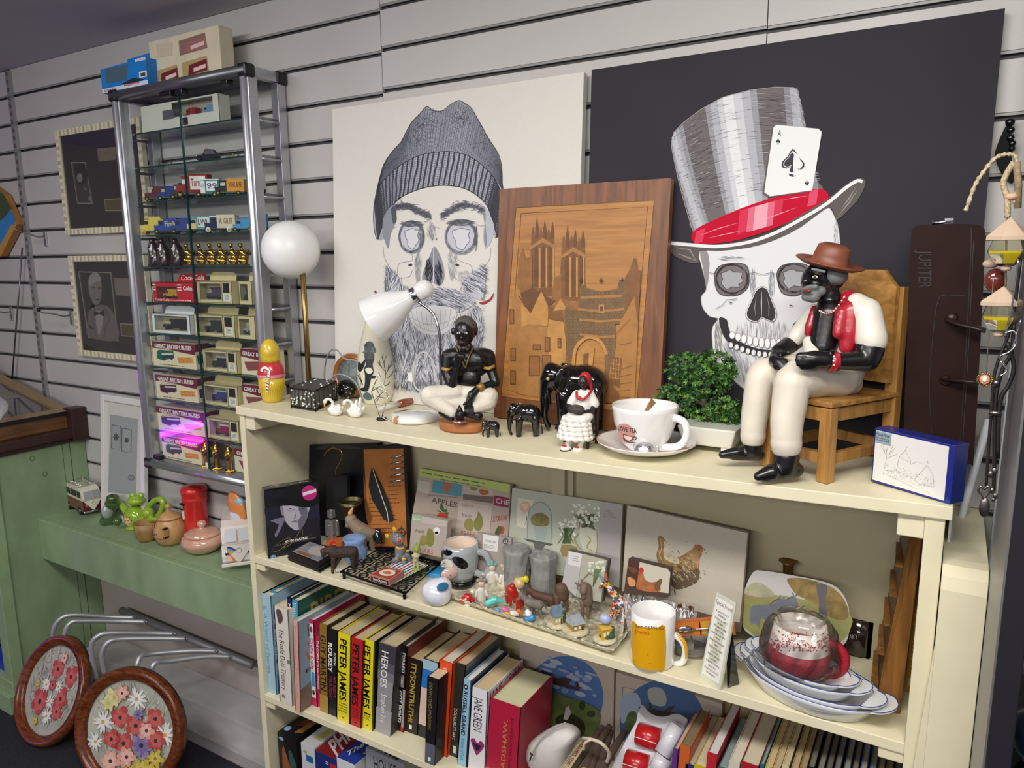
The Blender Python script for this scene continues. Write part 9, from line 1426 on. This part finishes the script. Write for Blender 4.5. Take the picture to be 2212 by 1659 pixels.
book(C10,[(482,375),(612,400),(555,1280),(440,1265)],'d84a14','vivid orange hardback titled Virginia Lane Is Not a Hero',[('VIRGINIA LANE IS',.06,.4,.3,.58,'e8d8c8',0),('NOT',.41,.49,.22,.66,K0,.01),('A HERO',.5,.64,.3,.58,'e8d8c8',0),('ROSALIND STOPPS',.76,.9,.45,.7,K0,0)],art=many(lambda A_:A_.ellipse(.5,.7,.2,.035,M(W0,.5)),lambda A_:A_.ellipse(.35,.69,.15,.03,M(K0,.5)),R_(W0,(.3,.9,.6,.96))),pages='cfc8b8')
book(C10,[(612,395),(735,430),(655,1320),(562,1280)],'2e2b26','dark brown black hardback with DOUGLAS STUART in small white letters',[('DOUGLAS STUART',.48,.82,.35,.62,'d8d4c8',.01)],pages='bfa880',side='5c5c64',art=R_('d8d4c8',(.5,.88,.8,.96)))
book(C10,[(712,560),(785,600),(740,1395),(652,1375)],'8fb8cc','slim light blue hardback lettered RUSSELL BRAND',[('RUSSELL BRAND',.13,.64,.2,.65,'1c2430',.03),('Articles of Faith',.67,.93,.3,.65,'3f7a98',0)],pages='dcd8d0',side='1c2c48',art=lambda A_:[A_.ellipse(.4,.08,.25,.03,M(K0,.5)),A_.ellipse(.4,.08,.12,.015,M(W0,.5))])
t,g_=book(C10,[(795,635),(945,690),(915,1440),(750,1420)],'dcd8dc','white hardback with tall thin JANE GREEN letters and a purple heart',[('JANE GREEN',.1,.5,.2,.72,'2c2a30',0)],pages='cbb48c',art=lambda A_:[A_.poly([(.1,.64),(.3,.6),(.5,.64),(.7,.6),(.92,.65),(.55,.78),(.45,.78)],M('8a2a5c',.5),3),A_.poly([(.25,.65),(.5,.66),(.75,.66),(.5,.74)],M('2c1430',.5),2)])
A_=Art(quadf(g_[1],g_[1]+g_[4],g_[2]+g_[4],g_[2]));A_.text('JANE GREEN',(.05,.16),(.95,.14),(.05,.04),M('8a2a3c',.5));A_.build('cover_title',t)
book(C10,[(968,740),(1262,850),(1215,1530),(915,1480)],'a81838','very thick crimson railway guide with gold vertical letters',[('BRADSHAW.',.98,.2,.62,.48,'a88444',.01),("CONTINENTAL RAILWAY GUIDE 1913",.98,.16,.8,.72,'3a0c14',.0)],.15,'c9c6a0',side='9c1a34',art=R_('c8605c',(0,.88,1,1)))
# soft bag, bundle of sticks, white case, boxed plates behind
C13=(1060,1380,4.424);bagm=M('cfcbc4',.7,0,.05,20,.3);t=thing('canvas_pouch','off-white zipped fabric pouch beside the crimson railway book','pouch',PZ(1175,1680,Z3));Y1=1.24;B=lambda a,b,dy=0:P(C13[0]+a/C13[2],C13[1]+b/C13[2],Y1+dy);mb=MB();pts=[(315,1040),(420,940),(560,850),(700,780),(850,840),(870,930),(800,1010),(720,1234),(700,1400),(330,1400)]
mb.add([B(a,b,0)for a,b in pts]+[B(a,b,.09)for a,b in pts]+[B(570,1100,-.03)],[(i,(i+1)%10,20)for i in range(10)]+[((i+1)%10,i,i+10,(i+1)%10+10)for i in range(10)],bagm,True);mb.build('bag',t,sub=2,deform=clampz);mb=MB();mb.tube(spl([B(370,1170,-.012),B(395,1100,-.014),B(480,960,-.010),B(620,850,-.006),B(720,800,0)],5),.0016,M('a39f98',.5),6);mb.build('zip',t);mb=MB();mb.ell(B(392,1100,-.02),(.004,.002,.005),chrome);mb.tube([B(388,1115,-.02),B(375,1165,-.02)],.0016,M('4a4540',.4,.8),6);mb.build('zip_puller',t)
t=thing('stick_bundle','bundle of brown sticks tied with a cream rag cord, holding a card','bundle',PZ(1290,1690,Z3));bk_=M('4a3a2e',.9,0,.35,60,1.);dv=[((1075,840),(740,1290)),((1140,830),(860,1300)),((1100,900),(930,1330)),((1150,880),(1000,1330)),((1280,890),(1050,1270)),((1060,900),(900,1250))]
for i,(a,b)in enumerate(dv):mb=MB();p0,p1=B(*a,.10),B(*b,-.02+.01*(i%2));mb.tube([p0,p0.lerp(p1,.5)+V((0,0,.003*(i%3))),p1],[.0065,.0085,.009],bk_,9);mb.build('stick',t,deform=clampz);mb=MB();mb.tube([p1,p1+(p1-p0).normalized()*.0006],.0075,M('b98a50',.7),9);mb.build('cut_end',t,deform=clampz)
mb=MB();mb.tube(spl([B(880,950,-.0),B(960,960,-.02),B(1060,1000,-.03),(B(1130,1090,-.02)),B(1110,1180,-.01)],5),.0035,M('cdbfa8',.9,0,.2,60),8);mb.tube(spl([B(960,960,-.022),B(900,1000,-.02),B(890,1060,-.015)],4),.003,M('cdbfa8',.9,0,.2,60),8);mb.build('rag_cord',t)
mb=MB();q=[B(860,980,.0),B(940,960,.02),B(760,1240,-.02),B(660,1240,-.035)];mb.poly([q[3],q[2],q[1],q[0]],M('c8b48c',.6));mb.build('printed_card',t,solid=.001);A_=Art(quadf(q[0],q[1],q[2],q[3]));A_.strokes([[(.05,.02),(.05,.98)]],.05,M('3a78b0',.5),False);A_.text('TO ALL GIRLS',(.7,.1),(.7,.98),(.25,.1),M('8a3a5a',.5),.02);A_.build('card_print',t)
t=thing('white_plastic_case','white moulded plastic organiser case with two red bands','case',PZ(1390,1700,Z3));wp=M('cdcbd0',.35,coat=.3);q=[(1410,700),(1500,790),(1620,820),(1740,790),(1830,830),(1850,900),(1760,1234),(1700,1450),(1120,1450),(1160,1220),(1300,960),(1390,800)];mb=MB();mb.ext([B(a,b,.02+.08*(1-(b-700)/700))for a,b in rr(q,3)],(0,.02,.006),wp,True);mb.build('shell',t,bev=.003,deform=clampz)
for a,b in((1510,945),(1400,1200)):mb=MB();y_=.02+.08*(1-(b-700)/700)-.004;p0,p1=B(a-100,b-40,y_),B(a+105,b+25,y_);mb.tube([p0,p1],105/C13[2]*sc(p0),M('b4161c',.3,coat=.4),20);mb.build('red_band',t,deform=clampz);A2=(p0.lerp(p1,.5));mb=MB();n_=V((0,-1,.3)).normalized()*(105/C13[2]*sc(p0)+.0004);mb.tube([p0+n_,p1+n_],.0008,wt(),6);mb.build('white_line',t)
mb=MB();mb.tube([B(1640,1100,.035),B(1790,830,.07)],.017,wp,18);mb.build('tube',t,deform=clampz);mb=MB();mb.tube([B(1590,1260,.015),B(1660,1130,.03)],.018,wp,18);mb.build('tube',t,deform=clampz)
def planebox(pq,Y,label,art):
 z0=Z3+.001;q=[P(a,b,Y)for a,b in pq];x0,x1,zt=q[0].x,q[1].x,min(q[0].z,Z2-.022);t=thing('collector_plate_box',label,'plate box',((x0+x1)/2,Y+.01,z0),'boxed aircraft plates at the back');mb=MB();mb.b2(x0,x1,Y,Y+.02,z0,zt,M('b0a398',.6,0,.06,20));mb.build('box',t,bev=.001);A_=Art(planef((0,Y,0),(0,-1,0)),.00008);art(A_);A_.build('printed_front',t)
def spit(A_):
 K=C13;c=cr(K,[(690,560)])[0];cl_=M('b9bcc8',.5,0,.1,30);A_.ellipse(c[0]+1,c[1]+2,86,92,M('46699c',.5),.25,48);rr_=random.Random(2)
 for _ in range(34):a=rr_.uniform(400,1020);b=rr_.uniform(170,560);A_.ellipse(*cr(K,[(a,b)])[0],rr_.uniform(4,16),rr_.uniform(2,6),M(rr_.choice(('8c97b4','7d8bb0','9aa2b8')),.5),.3,12)
 sub(A_,K,[(560,500),(700,540),(900,600),(1040,680),(1045,790),(1000,900),(880,930),(640,900),(560,800)],M('5c6a3a',.5,0,.35,30),2);sub(A_,K,[(620,760),(760,700),(900,800),(880,920),(700,900)],M('2c3018',.5,0,.4,60),3);A_.ellipse(*cr(K,[(880,630)])[0],7,10,M('2c3818',.5));A_.ellipse(*cr(K,[(965,710)])[0],9,7,M('2c3818',.5));sub(A_,K,[(725,650),(750,630),(775,700),(740,770),(700,760)],M('b8b8b0',.5))
 dkp=M('3a2c2c',.5);sub(A_,K,[(480,345),(520,340),(600,370),(700,365),(760,370),(780,385),(740,430),(830,460),(840,490),(700,450),(580,420),(500,370)],dkp,2);sub(A_,K,[(815,410),(835,405),(850,450),(845,495),(825,470)],dkp);sub(A_,K,[(480,398),(600,410),(600,425),(500,410)],dkp);A_.strokes([cr(K,[(512,290),(516,345)]),cr(K,[(835,455),(878,458)])],1.6,dkp,False)
planebox([(1122,1385),(1327,1445)],1.415,'framed plate box with a fighter plane over green fields, back of the lower shelf',spit)
def lanc(A_):
 K=C13;fr_=M('4a5a70',.5);A_.strokes([cr(K,[(1240,960),(1262,460),(1400,490)]),cr(K,[(1950,690),(2125,730),(2080,1100)])],1.5,fr_,False);c=cr(K,[(1640,800)])[0];A_.ellipse(c[0],c[1]+1,92,92,M('3c5c88',.5),.2,48);sub(A_,K,[(1250,560),(1400,520),(1440,700),(1330,760),(1250,800)],M('8fa0b8',.5),3);sub(A_,K,[(1500,500),(1560,460),(1640,480),(1680,560),(1660,640),(1540,620)],M('9c9a98',.5),3);sub(A_,K,[(1300,740),(1350,690),(1400,720),(1400,900),(1290,880)],M('4c5a30',.5,0,.4,60),3)
 dkp=M('352c28',.5);sub(A_,K,[(1420,650),(1500,660),(1620,690),(1760,720),(1830,770),(1835,785),(1760,790),(1600,730),(1470,690)],dkp,2);sub(A_,K,[(1640,700),(1700,650),(1770,635),(1720,690),(1800,715)],dkp);sub(A_,K,[(1560,720),(1680,730),(1640,770),(1530,785),(1580,750)],dkp);sub(A_,K,[(1510,610),(1525,605),(1545,660),(1520,665)],dkp);A_.ellipse(*cr(K,[(1432,680)])[0],4,8,dkp)
planebox([(1330,1452),(1560,1520)],1.412,'framed plate box with a four engined bomber in a blue sky, right of the fighter',lanc)
# slim books and annuals at the right, seen from above
rb3=random.Random(12);prev=None
rows_=[(1455,1466,1616,'5a3078','b9a890','slim purple book right of the white case'),(1470,1492,1608,'c05a24','7a6a50','slim orange books leaning right of the purple one'),(1482,1500,1648,'2c2470','c9bc9c','navy annual with cream pages beside the orange books'),(1500,1530,1650,'b8a820','cfc4a4','yellow edged annual lying open beside the navy one'),(1529,1551,1624,'b0202c','cfccc8','white hardback with a red spine'),(1552,1574,1655,'3f5c62','8a9a98','grey green annual with a pictured edge'),(1576,1600,1640,'c9c2b0','d0c8b4','plain cream covered annual left of the red covered one'),(1602,1640,1644,'9c1c24','cbbfa4','red covered annual with cream pages'),(1642,1652,1650,'1f5c68','8a9088','thin teal book right of the red covered annual')]
for j,(c,p)in enumerate((('c9a85c','c2ae80'),('b9a078','b8a47c'),('c9bb94','bfae84'),('a8946c','b09c74'),('8a7040','9a8860'),('14161f','6c6454'),('191b26','7a7262'),('101218','5c584c'),('16202c','6a6860'),('23405c','8c8674'),('14161c','6a6658'),('1d4a80','8a8474'),('2a5a90','8f8876'),('3c3a38','8a7a5c'),('6a563c','7c6c4c'),('3f5448','77705c'),('22242a','6c675a'))):rows_.append((1653+j*18.5,1653+j*18.5+15.5,1655+j*1.6-(j%3)*4+max(0,j-8)*1.5,c,p,'thin magazine-like annual number, cream edged'))
wrd=['ochre','tan','cream','brown edged','olive tan','black','blue black','jet black','dark slate','steel blue','charcoal','royal blue','mid blue','dark grey','umber','grey green','smoke grey']
for i,(x0,x1,yt,c,p,lab)in enumerate(rows_):
 j=i-9;lab=lab if j<0 else 'thin %s annual in the packed row on the lower right shelf'%wrd[j]
 k_=12 if i>1 else 0;d_=.17 if i>1 else.13;TLx=P(x0,yt,1.215);TRx=P(x1,yt+3,1.215);h=TLx.z-Z3;zt=min(TLx.z,Z2-.03)
 t=thing('annual' if i>1 else 'slim_book',lab,'book',((TLx.x+TRx.x)/2,1.3,Z3),'annuals packed on the lower right shelf' if i>1 else None);l_=V((-.012,0,0));mb=MB();cmm=M(c,.45,coat=.2);a0,a1=TLx.x,TRx.x-.0006;w1=.0012
 def slab(u0,u1,y0,y1,z1,m):mb.hexa([(u0-.014,y0,Z3+.0006),(u1-.014,y0,Z3+.0006),(u1-.014,y1,Z3+.0006),(u0-.014,y1,Z3+.0006),(u0,y0,z1),(u1,y0,z1),(u1,y1,z1),(u0,y1,z1)],m)
 slab(a0,a0+w1,1.215,1.215+d_,zt,cmm);slab(a1-w1,a1,1.215,1.215+d_,zt,cmm);slab(a0,a1,1.213,1.2165,zt,cmm);mb.build('cover',t);mb=MB();slab(a0+w1,a1-w1,1.2165,1.212+d_,zt-.002,M(p,.8,0,.35,700,stretch=(60,1,1)));mb.build('pages',t)
 # games on the bottom shelf
LIM[0]=.1105
def game(Q,depth,cols,label,name='board_game_box',top=None,front=None,Y=1.225,group='boxed games on the bottom shelf'):
 q=cr(C12,Q);a,b=P(*q[0],Y),P(*q[1],Y);zt=(a.z+b.z)/2;z0=.111;t=thing(name,label,'game box',((a.x+b.x)/2,Y+depth/2,z0),group);mb=MB();mb.b2(a.x,b.x,Y,Y+depth,z0,zt,M(cols[0],.4,coat=.2));mb.b2(a.x+.0005,b.x-.0005,Y+.0005,Y+depth-.0005,zt,zt+.0005,M(cols[1],.4,coat=.2));mb.build('box',t,bev=.0006)
 At=Art(quadf(V((a.x,Y+depth,zt+.0006)),V((b.x,Y+depth,zt+.0006)),V((b.x,Y,zt+.0006)),V((a.x,Y,zt+.0006))));Af=Art(quadf(V((a.x,Y,zt)),V((b.x,Y,zt)),V((b.x,Y,z0)),V((a.x,Y,z0))))
 if top:top(At)
 if front:front(Af)
 At.build('top_print',t);Af.build('front_print',t)
oc=M('8a5030',.5,0,.3,60)
game([(150,530),(355,600)],.2,('0e0d0e','0e0d0e'),'black games box with a brown brick tower picture, bottom shelf far left',top=lambda A_:[A_.ellipse(.2,.88,.14,.05,M('8fa8d0',.5)),A_.poly([(.3,.8),(.6,.3),(.9,.35),(.8,.7)],M('6a3024',.5,0,.4,60)),A_.poly([(.6,.9),(.7,.6),(.95,.6),(.9,.85)],M('8a6030',.5,0,.4,60))],front=lambda A_:[A_.ellipse(.2,.07,.13,.022,M('8fa8d0',.5)),A_.poly([(.2,.22),(.3,.15),(.7,.5),(.9,1),(.1,1)],oc,0),A_.poly([(.55,.2),(.7,.17),(.95,.35),(.9,.5),(.6,.42)],M('2f5048',.5))])
game([(410,640),(560,700)],.2,('c6c6c8','bdbcbc'),'white games box with a small yellow and blue logo',top=lambda A_:A_.poly([(.35,.85),(.5,.6),(.9,.6),(.8,.85)],M('b0a860',.5)),front=lambda A_:[A_.rect(.35,.13,.85,.22,M('1f5c98',.5)),A_.ellipse(.3,.1,.14,.02,M('a8a050',.5))])
game([(565,745),(800,810)],.2,('1c2c6c','7c1a20'),'blue and dark red phrase game box with white letters',top=lambda A_:A_.text('PHRASE',(.9,.95),(.35,.1),(.1,.8),M('c9c4c0',.5),.03),front=lambda A_:[A_.rect(.7,.08,1,.5,M('b02434',.5)),A_.lines(2,(.5,.08),(.68,.08),(0,.05),wt(),.4,3)])
game([(808,800),(1010,890)],.2,('d2d0d4','1e3a90'),'blue and red quiz game box with yellow corner',top=lambda A_:[A_.poly([(.4,.3),(1,.3),(1,0),(.4,0)],M('b8382c',.5)),A_.poly([(.8,.8),(1,.75),(1,.3),(.9,.3)],M('c0a028',.5)),A_.text('The Genius',(.35,.95),(.85,.1),(.15,.85),M('d8d4d0',.5),.02)])
game([(1130,700),(1560,880)],.16,('8f9298','8f9298'),'grey mystery house game box with tall black letters',Y=1.25,top=lambda A_:[A_.rect(0,0,.2,.9,M('a05060',.5)),A_.text('MYSTERY',(.15,.6),(.95,.6),(.15,.1),M('1c1a1e',.5)),A_.text('HOUSE',(.3,.98),(.8,.98),(.3,.65),M('1c1a1e',.5))],front=lambda A_:A_.text('HOUSE',(.2,.2),(.8,.2),(.2,.05),M('1c1a1e',.5)))
